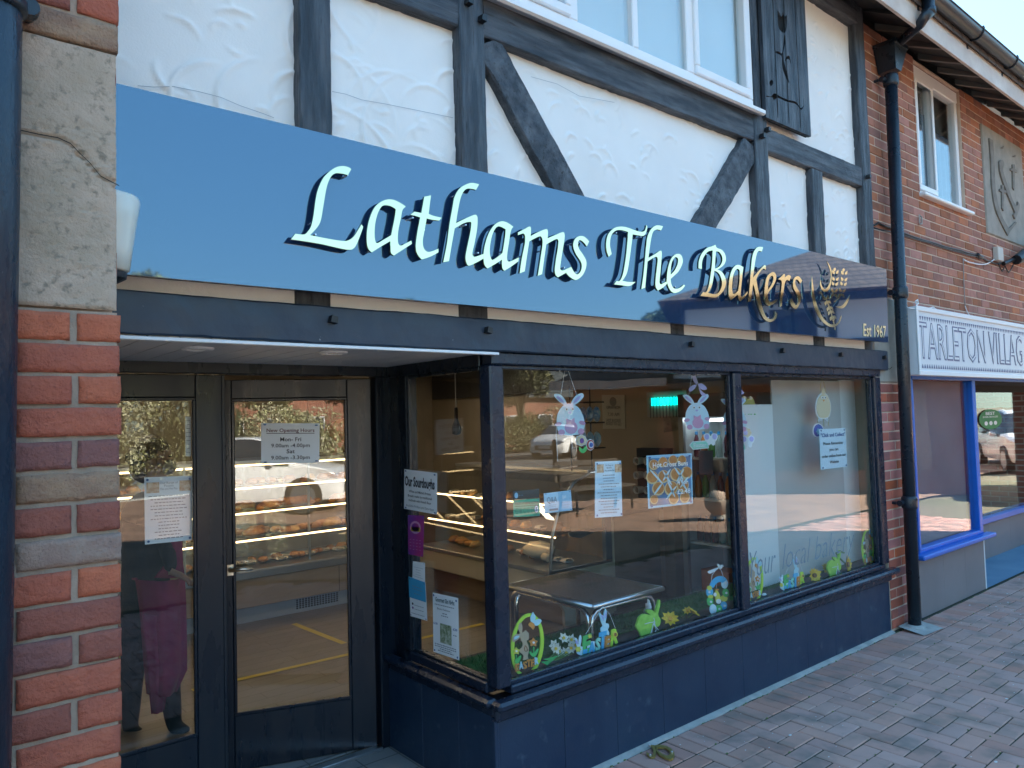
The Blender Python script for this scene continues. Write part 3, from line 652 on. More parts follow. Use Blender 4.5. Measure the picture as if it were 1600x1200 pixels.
for j in range(nz):
    for i in range(nx): a = j*(nx+1)+i; F.append((a, a+1, a+nx+2, a+nx+1))
st = mesh('padstone', V, F, m_stone, B, smooth=True); st['label'] = 'large weathered stone block with a crack across it'
q = MB()
for (a, b), (c, d) in zip(crk, crk[1:]):
    q.add([(a, PY-.0005, b+.0011), (a, PY-.0005, b-.0013), (c, PY-.0005, d-.0014), (c, PY-.0005, d+.0010)], [(0, 1, 2, 3)])
q.put('crack', m_dark, st)
# brick pier between the two shops, with its stone above
yp = .0
for k in range(25):
    z0 = 1.945-.0755*(k+1)+.005
    off = .0 if k % 2 == 0 else .113
    x = 5.87-off
    while x < 6.36:
        a, b = max(5.868, x), min(x+.215, 6.375)
        if b-a > .03: big = box('brick', (a, b, yp+random.uniform(-.002, .003), .08, z0, z0+.065), m_pillbrick, B, c=.003)
        x += .226
MB().box(5.866, 6.372, .0045, .1, 0, 1.95).put('mortar_core', m_mortar2, B)
st = MB().box(5.79, 6.372, -.004, .1, 1.952, 2.62, c=.008).put('padstone', m_stone2, B)
q = MB()
cp = [(5.93, 2.12), (5.97, 2.105), (6.0, 2.06), (6.04, 2.058), (6.08, 2.075)]
for (a, b), (c, d) in zip(cp, cp[1:]): q.add([(a, -.0052, b+.003), (a, -.0052, b-.003), (c, -.0052, d-.003), (c, -.0052, d+.003)], [(0, 1, 2, 3)])
q.put('crack', m_dark, st)

# ---------------------------------------------------------------- neighbouring brick shop
NB = T('neighbouring_brick_building', 'red brick building with a white window, a carved stone and a bright blue shopfront', 'building', (8, 0, 0))
NWX0, NWX1, NWZ0, NWZ1 = 6.83, 7.885, 3.605, 4.785
SX0, SX1, SZ0, SZ1 = 8.40, 9.62, 3.475, 4.60
mb = MB().box(5.775, NWX0+.004, .0045, .03, 2.03, 4.80).box(NWX1-.004, 12.3, .0045, .03, 2.03, 4.80).box(NWX0+.004, NWX1-.004, .0045, .03, 2.03, NWZ0).box(NWX0+.004, NWX1-.004, .0045, .03, NWZ1, 4.80); mb.put('mortar_bed', m_mortar2, NB)
brs = []
for j in range(37):
    z0 = 2.03+.0755*j+.005; x = 5.78-(.112 if j % 2 else 0)
    while x < 9.94:
        a, b = max(x, 5.778), x+.2145; x += .2255
        segs = [(a, b)]
        for (hx0, hx1, hz0, hz1) in ((NWX0-.0, NWX1+.0, NWZ0, NWZ1), (SX0-.004, SX1+.004, SZ0, SZ1)):
            if z0+.065 > hz0+.01 and z0 < hz1-.01:
                ns = []
                for s0, s1 in segs:
                    if s1 <= hx0 or s0 >= hx1: ns.append((s0, s1))
                    else:
                        if s0 < hx0-.02: ns.append((s0, hx0-.003))
                        if s1 > hx1+.02: ns.append((hx1+.003, s1))
                segs = ns
        for s in segs:
            if s[0] > 6.37 or z0 > 2.6 or s[1] > 6.38: brs.append((s[0], s[1], z0))
ubr = MB().box(0, 1, 0, .08, 0, .065, c=0); ubr2 = MB().box(0, .2145, 0, .08, 0, .065, c=.003)
ume = bpy.data.meshes.new('brick'); ume.from_pydata(ubr2.V, [], ubr2.F); ume.materials.append(m_wallbrick)
brs.sort(key=lambda b: (not (b[2] > 2.55 and b[0] < 9.1 and b[2] < 4.72), b[0]))
rest = MB()
for k, (a, b, z0) in enumerate(brs):
    yj = random.uniform(-.002, .0025)
    if k < 300:
        o = bpy.data.objects.new('brick', ume); COL.objects.link(o); o.parent = NB; o.location = (a-8, yj, z0); o.scale = ((b-a)/.2145, 1, 1)
    else: rest.box(a, b, yj, .08, z0, z0+.065, c=.003)
rest.put('bricks', m_wallbrick, NB, kind='stuff')
# window
NW = bpy.data.objects.new('casement_window', None); COL.objects.link(NW); NW.parent = NB
mb = MB(); yy = .03; x0, x1, z0, z1 = NWX0+.004, NWX1-.004, NWZ0+.0, NWZ1-.004
mb.box(x0, x0+.06, yy, .1, z0, z1-.11, c=.006).box(x1-.06, x1, yy, .1, z0, z1-.11, c=.006).box(x0+.06, x1-.06, yy, .1, z0, z0+.06, c=.006); mb.box(x0, x1, yy-.004, .1, z1-.11, z1, c=.006)
xm = P(1461, 250, y=yy).x; mb.box(xm-.035, xm+.035, yy, .1, z0+.06, z1-.11, c=.006); mb.put('window_frame', m_upvc, NW)
box('sash', (x0+.05, xm-.01, yy-.018, yy-.001, z0+.05, z0+.10), m_upvc, NW, c=.005); box('sash', (x0+.05, x0+.085, yy-.018, yy-.001, z0+.10, z1-.15), m_upvc, NW, c=.005); box('sash', (x0+.05, xm-.01, yy-.018, yy-.001, z1-.15, z1-.115), m_upvc, NW, c=.005); box('sash', (xm-.045, xm-.01, yy-.018, yy-.001, z0+.10, z1-.15), m_upvc, NW, c=.005)
box('window_pane', (x0+.07, x1-.06, yy+.03, yy+.036, z0+.06, z1-.11), m_glass_up, NW, c=0)
mb = MB().box(x0-.03, x1+.06, -.055, .03, z0-.03, z0+.002, c=.008); mb.put('window_sill', m_upvc, NW)
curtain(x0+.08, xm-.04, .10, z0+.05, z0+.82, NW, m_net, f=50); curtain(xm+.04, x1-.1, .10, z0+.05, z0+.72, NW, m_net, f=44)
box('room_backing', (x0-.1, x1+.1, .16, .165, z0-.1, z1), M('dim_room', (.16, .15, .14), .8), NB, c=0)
# carved stone with shield, anchor and crosses
CS = bpy.data.objects.new('stone_plaque', None); COL.objects.link(CS); CS.parent = NB; CS['label'] = 'carved grey stone with a shield, an anchor and two small crosses'
ym = -.012
box('stone_slab', (SX0, SX1, ym, .07, SZ0, SZ1), m_stone2, CS, c=.01)
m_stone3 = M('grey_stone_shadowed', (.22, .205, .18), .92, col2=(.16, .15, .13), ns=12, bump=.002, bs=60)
def Z5(pts, sm=True): return pxloop(pts, 1320, 0, 2.7273, ym, sm=sm)
plate('shield_outline', [Z5([(610, 590, 1), (618, 700), (622, 800), (640, 900), (690, 1005, 1), (700, 985, 1), (728, 950, 1), (722, 946, 1), (694, 975, 1), (655, 900), (636, 800), (632, 700), (626, 600, 1)])], ym-.006, .016, m_stone3, CS)
plate('anchor', [Z5([(652, 690, 1), (664, 683), (672, 700), (668, 730), (690, 800), (712, 860), (728, 880), (731, 860, 1), (738, 885), (720, 935, 1), (712, 915), (718, 905), (700, 860), (676, 800), (656, 735)])], ym-.007, .018, m_stone3, CS)
for dx, dz in ((0, 0), (-46, 88)):
    c = [(a+dx, b+dz, 1) for a, b in ((709, 702), (718, 702), (719, 722), (729, 726), (728, 737), (719, 733), (717, 812), (711, 800), (710, 731), (701, 727), (702, 717), (710, 720))]
    plate('cross', [Z5(c, False)], ym-.006, .016, m_stone3, CS)
plate('chisel_marks', [Z5([(660, 632, 1), (675, 622, 1), (672, 634, 1)], False), Z5([(712, 668, 1), (727, 660, 1), (724, 670, 1)], False)], ym-.004, .01, m_stone3, CS)
# eaves: bargeboard, soffit, rafters (one run along both buildings)
m_fasc = M('cream_fascia_paint', (.62, .56, .50), .5, col2=(.5, .42, .36), ns=4, bump=.0006, bs=30)
m_dwood = M('dark_rafter_wood', (.05, .04, .033), .8, col2=(.03, .025, .02), ns=9)
box('fascia_board', (5.0, 12.4, -.375, -.350, 4.638, 4.845), m_fasc, NB, c=.003); box('fascia_board', (-6.2, 4.998, -.375, -.350, 4.70, 4.845), m_dwood, B, c=.003)
recalc(MB().prism([(5.78, -.349, 4.68), (5.78, .03, 4.90), (5.78, .03, 4.93), (5.78, -.349, 4.71)], (6.6, 0, 0)).put('soffit_boarding', m_dwood, NB))
recalc(MB().prism([(-6.2, -.349, 4.74), (-6.2, .03, 4.90), (-6.2, .03, 4.93), (-6.2, -.349, 4.77)], (11.97, 0, 0)).put('soffit_boarding', m_dwood, B))
for k in range(14):
    x = 6.1+k*.42; recalc(MB().prism([(x, -.345, 4.655), (x, .0, 4.83), (x, .0, 4.90), (x, -.345, 4.69)], (.05, 0, 0)).put('rafter_end', M('pale_rafter', (.2, .17, .14), .8) if k == 0 else bpy.data.materials['pale_rafter'], NB))
# blue shopfront
m_blue = M('bright_blue_paint', (.004, .11, .50), .38, col2=(.006, .13, .55), ns=4, bump=.0006, bs=40, col3=(.10, .16, .4), ns3=30, thr3=(.74, .8))
m_grey = M('grey_panel_paint', (.22, .20, .205), .6, col2=(.19, .175, .18), ns=2, bump=.0004, bs=50)
bx0, bx1 = 6.40, 7.86
def gl(a): return box('window_pane', a, m_glass, NB, c=0)
box('blue_head', (6.385, 12.1, -.03, .06, 1.985, 2.03), m_blue, NB, c=.004)
box('blue_post', (6.385, 6.42, -.02, .06, .585, 1.985), m_blue, NB, c=.004); box('blue_post', (7.72, 7.80, -.02, .06, .585, 1.985), m_blue, NB, c=.006)
gl((6.42, 7.72, .02, .026, .60, 1.985)); box('blue_rail', (6.385, 7.80, -.02, .06, .56, .60), m_blue, NB, c=.006)
sb = P(1440, 875, y=-.06); box('blue_sill', (6.30, 7.93, -.085, .0, .525, .563), m_blue, NB, c=.008)
for a, b in ((6.372, 6.86), (6.86, 7.34), (7.34, 7.80)): box('panel_board', (a+.001, b-.001, -.012, .03, G, .524), m_grey, NB, c=.001)
box('white_corner_bead', (7.80, 7.815, -.016, .03, G, .524), m_upvc, NB, c=.001)
# recess of the neighbour's entrance
ry = .46
m_bluefloor = M('blue_step_paint', (.10, .22, .33), .6, col2=(.14, .27, .38), ns=3, bump=.001, bs=30)
sheet('neighbour_porch_floor', 7.815, 12.1, -.015, ry, G+.004, m_bluefloor)
for k in range(6): box('panel_board', (7.3+k*.7, 7.999+k*.7, ry, ry+.03, G, .445), m_grey, NB, c=.001)
box('blue_sill', (7.30, 12.0, ry-.04, ry+.03, .447, .515), m_blue, NB, c=.008); gl((7.3, 12.0, ry+.03, ry+.036, .515, 1.93))
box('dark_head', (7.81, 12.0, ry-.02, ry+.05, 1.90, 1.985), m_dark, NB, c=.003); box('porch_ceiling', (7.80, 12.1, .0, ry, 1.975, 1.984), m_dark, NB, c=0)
box('side_panel', (7.775, 7.80, .03, ry, G, .58), m_grey, NB, c=.001); box('side_board', (7.79, 7.80, .06, ry, .58, 1.984), m_blue, NB, c=.001)
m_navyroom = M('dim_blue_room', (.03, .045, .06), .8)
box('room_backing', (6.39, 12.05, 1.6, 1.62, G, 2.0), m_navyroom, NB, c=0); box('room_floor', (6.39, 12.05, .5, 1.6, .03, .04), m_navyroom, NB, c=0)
box('window_blind', (6.44, 7.70, .075, .08, .60, 1.98), M('grey_blind', (.17, .18, .22), .9, col2=(.14, .15, .19), ns=2), NB, c=0)
plate('best_sticker', [ell(P(1548, 655, y=ry+.02).x, P(1548, 655, y=ry+.02).z, .37, .115)], ry+.02, .003, M('green_sticker', (.02, .22, .06), .5), NB)
mb = MB(); c = P(1548, 655, y=ry+.015); print_text(mb, 'BEST', c+Vector((0, 0, .05)), UX, UZ, .05, fit=.3, bold=.02); print_text(mb, 'EVER BOOZE', c+Vector((0, 0, .018)), UX, UZ, .026, fit=.48, bold=.01)
for k in (-1, 0, 1): mb.add(*[[(c.x+.15*k+.055*math.cos(t), c.y, c.z-.045+.025*math.sin(t)) for t in (i*math.pi/5 for i in range(10))], [tuple(range(10))]])
mb.put('lettering', m_white, NB)

# ---------------------------------------------------------------- rainwater goods
RP = T('rainwater_downpipe', 'black rainwater downpipe with a hopper head between the two shops', 'drainpipe', (6.06, -.09, G))
a, b = P(1429, 968, y=-.09), P(1392, 128, y=-.09); r = .046; dx = Vector((0, 0, 0))
pa = lambda t: a.lerp(b, t)
MB().tube([a+Vector((0, 0, -.05)), b], r, 16).put('pipe', m_iron, RP, smooth=True)
for px, py in ((1392, 126), (1398, 456), (1417, 786)):
    t = (P(px, py, y=-.09).z-a.z)/(b.z-a.z); c = pa(t); d = (b-a).normalized()
    q = MB().tube([c-d*.05, c-d*.045, c-d*.03, c+d*.03, c+d*.045, c+d*.05], [r, r+.008, r+.012, r+.012, r+.008, r], 16); k = q.put('collar', m_iron, RP, smooth=True)
    MB().tube([c+Vector((-.05, .03, 0)), c+Vector((-.095, .035, 0))], .022, 10).tube([c+Vector((-.09, .06, 0)), c+Vector((-.09, .09, 0))], .012, 8).put('fixing_lug', m_iron, k)
hp = P(1392, 92, y=-.09); z0, z1 = P(1392, 112, y=-.09).z, P(1392, 73, y=-.09).z
mb = MB(); V = []
for (w, d, z) in ((.048, .05, z0), (.115, .075, z1-.03), (.125, .085, z1-.03), (.125, .085, z1)): V += [(hp.x-w, -.095-d, z), (hp.x+w, -.095-d, z), (hp.x+w, -.005, z), (hp.x-w, -.005, z)]
F = [(3, 2, 1, 0), (12, 13, 14, 15)]+[(4*k+i, 4*k+(i+1) % 4, 4*k+4+(i+1) % 4, 4*k+4+i) for k in range(3) for i in range(4)]
recalc(mb.add(V, F).put('hopper_head', m_iron, RP))
g0, g1, g2 = P(1401, 70, y=-.12), P(1443, 33, y=-.43), P(1450, 0, y=-.44); gd = (g1-g0).normalized(); q = MB().tube([g0+Vector((0, .02, -.05)), g0, g0+gd*.05, g1-gd*.05, g1+Vector((.006, -.004, .03)), Vector((g2.x, -.44, g1.z+.08)), Vector((g2.x, -.44, 4.86))], [.038, .038, .038, .038, .040, .044, .044], 14)
q.put('swan_neck', m_iron, RP, smooth=True); MB().tube([Vector((g2.x, -.44, g1.z+.07)), Vector((g2.x, -.44, g1.z+.12))], .050, 14).put('socket_collar', m_iron, RP, smooth=True)
bs = P(1430, 985, z=G+.01); bs = Vector((a.x, a.y, G)); MB().add([(bs.x-.16, -.22, G+.006), (bs.x+.14, -.24, G+.006), (bs.x+.17, -.02, G+.03), (bs.x-.13, -.02, G+.03)], [(0, 1, 2, 3)]).blob((bs.x, bs.y, G+.01), (.1, .08, .03), 10).put('mortar_gully', m_conc, RP)
GU = T('roof_gutter', 'long dark half-round gutter with strap brackets under the roof edge', 'gutter', (8, -.42, 4.86))
mb = MB(); V = []; n = 12; X0, X1 = 3.6, 12.4
m_gut = M('gutter_plastic', (.03, .032, .036), .3, spec=.6)
R1, R2, cy, cz = .064, .059, -.440, 4.905
prof = [(cy+R1*math.cos(math.pi+math.pi*i/n), cz+R1*math.sin(math.pi+math.pi*i/n)*1.05) for i in range(n+1)]+[(cy+R2*math.cos(math.pi+math.pi*i/n), cz+R2*math.sin(math.pi+math.pi*i/n)*1.05) for i in range(n, -1, -1)]
k = len(prof); V = [(X0, a_, b_) for a_, b_ in prof]+[(X1, a_, b_) for a_, b_ in prof]
mb.add(V, [(i, (i+1) % k, k+(i+1) % k, k+i) for i in range(k)]); mb.tube([(X0, cy-R1, cz), (X1, cy-R1, cz)], .006, 6)
recalc(mb.put('gutter_channel', m_gut, GU, smooth=True))
for px in (1449, 1524, 1577, 1330, 1650):
    x = P(px, 60+(px-1524)*.62, y=cy).x; q = MB(); pr = [(cy+.068*math.cos(math.pi+math.pi*i/8), cz+.073*math.sin(math.pi+math.pi*i/8)) for i in range(9)]
    q.tube([(x, -.376, 4.80)]+[(x, a_, b_) for a_, b_ in pr[::-1]]+[(x, pr[0][0]+.006, cz+.02)], .008, 6); q.box(x-.014, x+.014, -.38, -.374, 4.78, 4.90); q.put('strap_bracket', m_iron, GU)
LP = T('left_downpipe', 'black painted cast iron downpipe against the pier at the left edge', 'drainpipe', (.14, -.67, G))
r = .058; e1, e2 = P(35, 68, y=-.665), P(18, 1200, y=-.665); a, b = Vector((e2.x-r+.006, -.665, G)), Vector((e1.x-r+.006, -.665, 4.8)); dxz = (e1.x-e2.x)/(e1.z-e2.z); a.x = e2.x-r*1.0-dxz*(e2.z-G); b.x = a.x+dxz*4.75
MB().tube([a, b], r, 24).put('pipe', M('old_iron_paint', (.008, .018, .035), .3, col2=(.012, .03, .055), ns=12, rr=.12, bump=.003, bs=55, col3=(.25, .28, .3), ns3=60, thr3=(.73, .78), stretch=(1, 1, .3)), LP, smooth=True)
c = P(20, 20, y=-.665); c = Vector((a.x+dxz*(c.z-G), -.665, c.z+.01)); MB().tube([c-Vector((0, 0, .016)), c-Vector((0, 0, .012)), c+Vector((0, 0, .012)), c+Vector((0, 0, .016))], [r, r+.010, r+.010, r], 24).put('collar', m_iron, LP, smooth=True)
l = P(53, 20, y=-.64); MB().tube([(l.x-.01, -.66, l.z+.004), (l.x-.01, -.635, l.z+.004), (l.x-.01, -.60, l.z+.004)], [.020, .022, .014], 16).box(l.x-.055, l.x-.01, -.655, -.645, l.z-.012, l.z+.018, c=.003).put('fixing_lug', m_iron, LP)
# ---------------------------------------------------------------- the main shop sign
SY = -.12
m_sign = M('gloss_blue_acrylic', (.013, .036, .088), .03, spec=.5, col2=(.014, .038, .092), ns=1)
m_sign.node_tree.nodes['Principled BSDF'].inputs['IOR'].default_value = 2.6; m_sign.node_tree.nodes['Principled BSDF'].inputs['Specular Tint'].default_value = (.62, .84, 1, 1)
m_gold = M('mirror_gold', (.90, .80, .47), .06, 1.)
m_letback = M('letter_edge', (.02, .018, .016), .4)
SG = T('shop_sign', 'long glossy blue sign board with raised gold calligraphic lettering', 'shop sign', (3, SY, 2.23))
tr, br, tl_, bl_ = P(1385, 421, y=SY), P(1388, 535, y=SY), P(190, 132, y=SY), P(190, 428, y=SY)
ext = lambda a, b, x: a+(b-a)*((x-a.x)/(b.x-a.x))
tl2, bl2 = ext(tl_, tr, .36), ext(bl_, br, .36)
recalc(MB().prism([tl2, tr, br, bl2], (0, .012, 0)).put('sign_panel', m_sign, SG))
recalc(MB().prism([tl2+Vector((0, .012, -.001)), tr+Vector((-.002, .012, -.001)), br+Vector((-.002, .012, .001)), bl2+Vector((0, .012, .001))], (0, .02, 0)).put('panel_edge', m_letback, SG))
m_batten = M('raw_batten', (.22, .12, .07), .8, col2=(.12, .07, .045), ns=8, bump=.001, bs=40, stretch=(.2, 1, 1))
for z in (2.262, 2.52, 2.74): box('batten', (.4, 5.74, -.087, -.003, z, z+.045), m_batten, SG, c=.002)
LY = SY-.034       # the letters stand off the board on studs
def letter(ox, oy, sc, outer, inners=(), dy=0, name='letter', sub=5):
    y = LY+dy; lo = [pxloop(outer, ox, oy, sc, y, sub)]+[pxloop(i, ox, oy, sc, y, sub) for i in inners]
    o = plate(name, lo, y, .004, m_gold, SG); bk = plate('letter_back', lo, y+.0065, .007, m_letback, o)
    q = MB(); xs_ = [a[0] for a in lo[0]]; zs_ = [a[1] for a in lo[0]]
    for k in range(4):
        i = int((k+.5)*len(lo[0])/4) % len(lo[0]); cx, cz = sum(xs_)/len(xs_), sum(zs_)/len(zs_); p = lo[0][i]; v = Vector((cx-p[0], 0, cz-p[1])); v = v.normalized()*.012
        q.tube([(p[0]+v.x, y+.008, p[1]+v.z), (p[0]+v.x, SY, p[1]+v.z)], .0035, 8)
    q.put('studs', m_pl_alloy, o, kind='stuff'); return o
m_pl_alloy = M('stud_alloy', (.7, .7, .72), .3, 1)
A = (440, 240, 6.1538); Bz = (680, 270, 6.1538); Cz = (920, 330, 8.0); Dz = (1080, 370, 8.0); Ez = (1260, 400, 10.0)
letter(*A, [(90, 825, 1), (130, 772, 1), (215, 778), (250, 750), (282, 700), (305, 600), (325, 450), (350, 340), (400, 235), (470, 165), (530, 130), (590, 121), (640, 132), (668, 150, 1), (636, 208, 1), (560, 190), (505, 195), (465, 235), (430, 330), (400, 500), (375, 640), (340, 710), (270, 785, 1), (420, 815), (560, 838), (630, 838), (690, 800), (740, 725), (765, 682, 1), (782, 705, 1), (760, 770), (720, 870), (690, 912), (650, 925), (560, 912), (350, 865)])
letter(*A, [(1193, 510, 1), (1160, 545), (1145, 620), (1120, 740), (1115, 830), (1125, 875), (1150, 885), (1190, 865), (1245, 838, 1), (1250, 868, 1), (1170, 920), (1078, 980, 1), (1050, 955), (1045, 900), (1043, 842, 1), (960, 890), (865, 950, 1), (835, 920), (818, 860), (818, 760), (840, 640), (885, 530), (945, 470), (1010, 443), (1070, 445), (1130, 470)],
       [[(1095, 535, 1), (1085, 620), (1065, 720), (1052, 785, 1), (985, 825), (915, 862), (895, 820), (892, 750), (900, 660), (925, 570), (960, 510), (1000, 497), (1050, 508)]], .0008)
letter(*A, [(1370, 415, 1), (1410, 408), (1435, 400, 1), (1425, 470), (1412, 580, 1), (1460, 600), (1537, 617, 1), (1512, 645, 1), (1450, 637), (1393, 625, 1), (1370, 750), (1355, 840), (1365, 910), (1400, 945), (1450, 938), (1505, 915, 1), (1505, 950, 1), (1430, 990), (1345, 1018, 1), (1305, 970), (1288, 900), (1300, 780), (1330, 615, 1), (1285, 600), (1236, 588, 1), (1275, 560, 1), (1342, 572, 1)])
letter(*Bz, [(75, 860, 1), (110, 690), (135, 500), (165, 330), (185, 230), (230, 155), (290, 115), (350, 98), (420, 112, 1), (390, 165, 1), (320, 152), (275, 175), (240, 250), (210, 400), (198, 485, 1), (290, 440), (375, 405), (398, 415), (405, 445), (400, 540), (375, 680), (355, 770), (365, 805), (395, 805), (462, 780, 1), (462, 825, 1), (400, 860), (325, 893), (300, 870), (290, 810), (305, 720), (330, 600), (345, 490), (325, 473), (270, 487), (185, 535, 1), (155, 700), (130, 850, 1)], dy=.0008)
letter(*Bz, [(750, 520, 1), (725, 560), (705, 680), (690, 780), (690, 840), (710, 855), (740, 845), (800, 815, 1), (798, 850, 1), (730, 900), (662, 942, 1), (642, 910), (640, 835, 1), (570, 880), (500, 920, 1), (470, 880), (462, 800), (475, 700), (510, 590), (560, 510), (620, 470), (680, 475)],
       [[(675, 545, 1), (665, 650), (645, 770, 1), (590, 815), (545, 838), (525, 790), (523, 720), (540, 620), (570, 545), (610, 515)]])
letter(*Bz, [(793, 575, 1), (850, 545), (905, 517), (918, 540), (915, 610, 1), (980, 575), (1060, 543), (1080, 560), (1078, 630, 1), (1150, 600), (1220, 572), (1240, 585), (1240, 640), (1222, 750), (1205, 860), (1200, 925), (1225, 940), (1262, 925), (1305, 905, 1), (1305, 940, 1), (1250, 965), (1178, 1005, 1), (1155, 980), (1148, 930), (1160, 830), (1180, 700), (1180, 650), (1155, 640), (1065, 690, 1), (1045, 830), (1025, 975, 1), (985, 990, 1), (1010, 830), (1030, 680), (1020, 620), (990, 615), (902, 660, 1), (880, 800), (858, 948, 1), (810, 967, 1), (830, 830), (860, 680), (862, 610), (845, 585), (815, 592), (793, 600, 1)], dy=.0008)
letter(*Bz, [(1478, 660, 1), (1455, 708, 1), (1420, 665), (1385, 648), (1370, 680), (1380, 730), (1420, 790), (1450, 850), (1445, 920), (1410, 990), (1350, 1030), (1290, 1000), (1255, 960, 1), (1305, 905, 1), (1330, 950), (1362, 978), (1395, 950), (1408, 900), (1395, 850), (1350, 780), (1325, 710), (1335, 650), (1370, 615), (1425, 612)])
letter(*Cz, [(245, 570, 1), (222, 500), (215, 400), (235, 300), (280, 240), (330, 205), (400, 193), (480, 205), (560, 235), (640, 258), (690, 250), (710, 210), (715, 175, 1), (728, 200), (712, 270), (685, 305), (650, 308), (545, 290, 1), (530, 420), (500, 640), (470, 780), (415, 870, 1), (490, 885), (580, 885, 1), (530, 925), (480, 937), (400, 925), (312, 915, 1), (345, 872, 1), (385, 870), (420, 800), (445, 680), (470, 500), (488, 262, 1), (420, 240), (350, 238), (300, 270), (270, 330), (262, 430), (283, 535, 1)])
letter(*Cz, [(655, 974, 1), (680, 800), (700, 600), (720, 380), (745, 280), (790, 210), (850, 178), (925, 190, 1), (900, 240, 1), (845, 230), (800, 260), (775, 350), (755, 480), (742, 585, 1), (820, 540), (890, 495), (908, 515), (905, 600), (890, 780), (880, 880), (895, 915), (930, 900), (975, 875, 1), (975, 905, 1), (930, 950), (862, 992, 1), (835, 950), (830, 880), (845, 730), (858, 610), (845, 572), (810, 580), (730, 630, 1), (715, 800), (700, 955, 1)], dy=.0008)
letter(*Cz, [(1200, 930, 1), (1150, 990), (1080, 1022), (1030, 1005), (990, 940), (972, 850), (985, 720), (1020, 610), (1060, 555), (1110, 533), (1150, 550), (1170, 600), (1165, 660), (1120, 750), (1060, 810), (1020, 845, 1), (1025, 900), (1050, 955), (1090, 972), (1140, 955), (1185, 918, 1)], [[(1020, 795, 1), (1020, 730), (1035, 640), (1070, 580), (1100, 580), (1115, 610), (1105, 670), (1070, 740)]])
letter(*Dz, [(90, 395, 1), (95, 300), (130, 210), (190, 145), (255, 120), (300, 100, 1), (320, 140), (380, 165), (420, 220), (430, 290), (405, 350), (350, 395), (320, 410, 1), (380, 440), (425, 520), (430, 600), (395, 680), (330, 745), (280, 760), (200, 750), (110, 738, 1), (145, 690, 1), (185, 690), (215, 620), (240, 480), (260, 300), (265, 170, 1), (200, 190), (150, 260), (130, 330), (130, 402, 1)],
       [[(305, 185, 1), (345, 190), (380, 240), (385, 310), (350, 370), (292, 400, 1), (297, 300)], [(285, 425, 1), (340, 455), (375, 530), (380, 610), (345, 690), (290, 718), (205, 700, 1), (245, 640), (270, 540)]])
letter(*Dz, [(650, 380, 1), (640, 450), (625, 600), (615, 720), (630, 750), (665, 720), (702, 680, 1), (700, 710, 1), (660, 760), (612, 805, 1), (590, 780), (582, 720, 1), (540, 755), (490, 795, 1), (468, 740), (465, 640), (475, 520), (505, 420), (545, 365), (590, 352)], [[(605, 430, 1), (600, 560), (583, 670, 1), (540, 715), (515, 700), (508, 620), (520, 500), (545, 425), (580, 400)]], .0008)
letter(*Dz, [(705, 822, 1), (725, 650), (745, 400), (760, 260), (785, 180), (830, 130), (895, 130, 1), (880, 185, 1), (835, 180), (810, 240), (790, 350), (770, 510, 1), (820, 450), (870, 395), (910, 355, 1), (930, 365), (928, 415, 1), (895, 400), (850, 450), (810, 530, 1), (830, 640), (860, 780), (890, 900), (930, 990), (980, 1030), (1020, 1020), (1045, 970), (1045, 930, 1), (1072, 965, 1), (1060, 1020), (1020, 1055), (970, 1062), (910, 1030), (860, 940), (820, 800), (790, 650), (770, 590, 1), (755, 700), (742, 800, 1)])
letter(*Dz, [(1080, 790, 1), (1040, 830), (970, 862), (925, 830), (910, 740), (920, 600), (945, 500), (985, 455), (1030, 442), (1058, 480), (1055, 540), (1020, 620), (960, 700), (955, 760), (975, 810), (1020, 805), (1070, 780, 1)], [[(955, 665, 1), (962, 560), (985, 500), (1015, 490), (1025, 530), (1000, 600)]], .0008)
letter(*Dz, [(1085, 530, 1), (1120, 500), (1155, 465), (1170, 480), (1165, 510, 1), (1210, 478), (1245, 495, 1), (1225, 555, 1), (1200, 540), (1170, 570), (1150, 700), (1130, 865, 1), (1105, 875, 1), (1115, 720), (1130, 580), (1120, 545)])
letter(*Dz, [(1385, 550, 1), (1360, 585, 1), (1335, 545), (1310, 535), (1295, 560), (1305, 610), (1345, 680), (1370, 740), (1360, 820), (1320, 895), (1290, 900), (1250, 860), (1230, 800, 1), (1258, 768, 1), (1280, 820), (1305, 855), (1325, 830), (1330, 770), (1310, 710), (1275, 640), (1270, 570), (1290, 510), (1340, 495)])
EM = bpy.data.objects.new('wheat_emblem', None); COL.objects.link(EM); EM.parent = SG; EM['label'] = 'gold emblem of three wheat ears with curved blades'
def em(loops, dy=0, name='blade', n=True): 
    y = LY+dy; lo = [pxloop(l, *Ez, y) for l in loops]; plate(name, lo, y, .004, m_gold, EM); return lo
em([[(80, 305, 1), (105, 480), (130, 650), (180, 820), (260, 970), (340, 1050), (420, 1070), (490, 1035), (540, 925, 1), (540, 980), (500, 1060), (430, 1108), (350, 1100), (250, 1030), (170, 920), (110, 770), (80, 560)]])
em([[(315, 85, 1), (360, 150), (388, 240), (385, 400), (350, 520), (290, 565), (235, 525), (208, 440), (220, 370, 1), (235, 460), (280, 520), (330, 480), (365, 400), (375, 260)]])
em([[(680, 605, 1), (640, 730), (580, 810), (510, 815), (440, 782, 1), (540, 780), (600, 720)]])
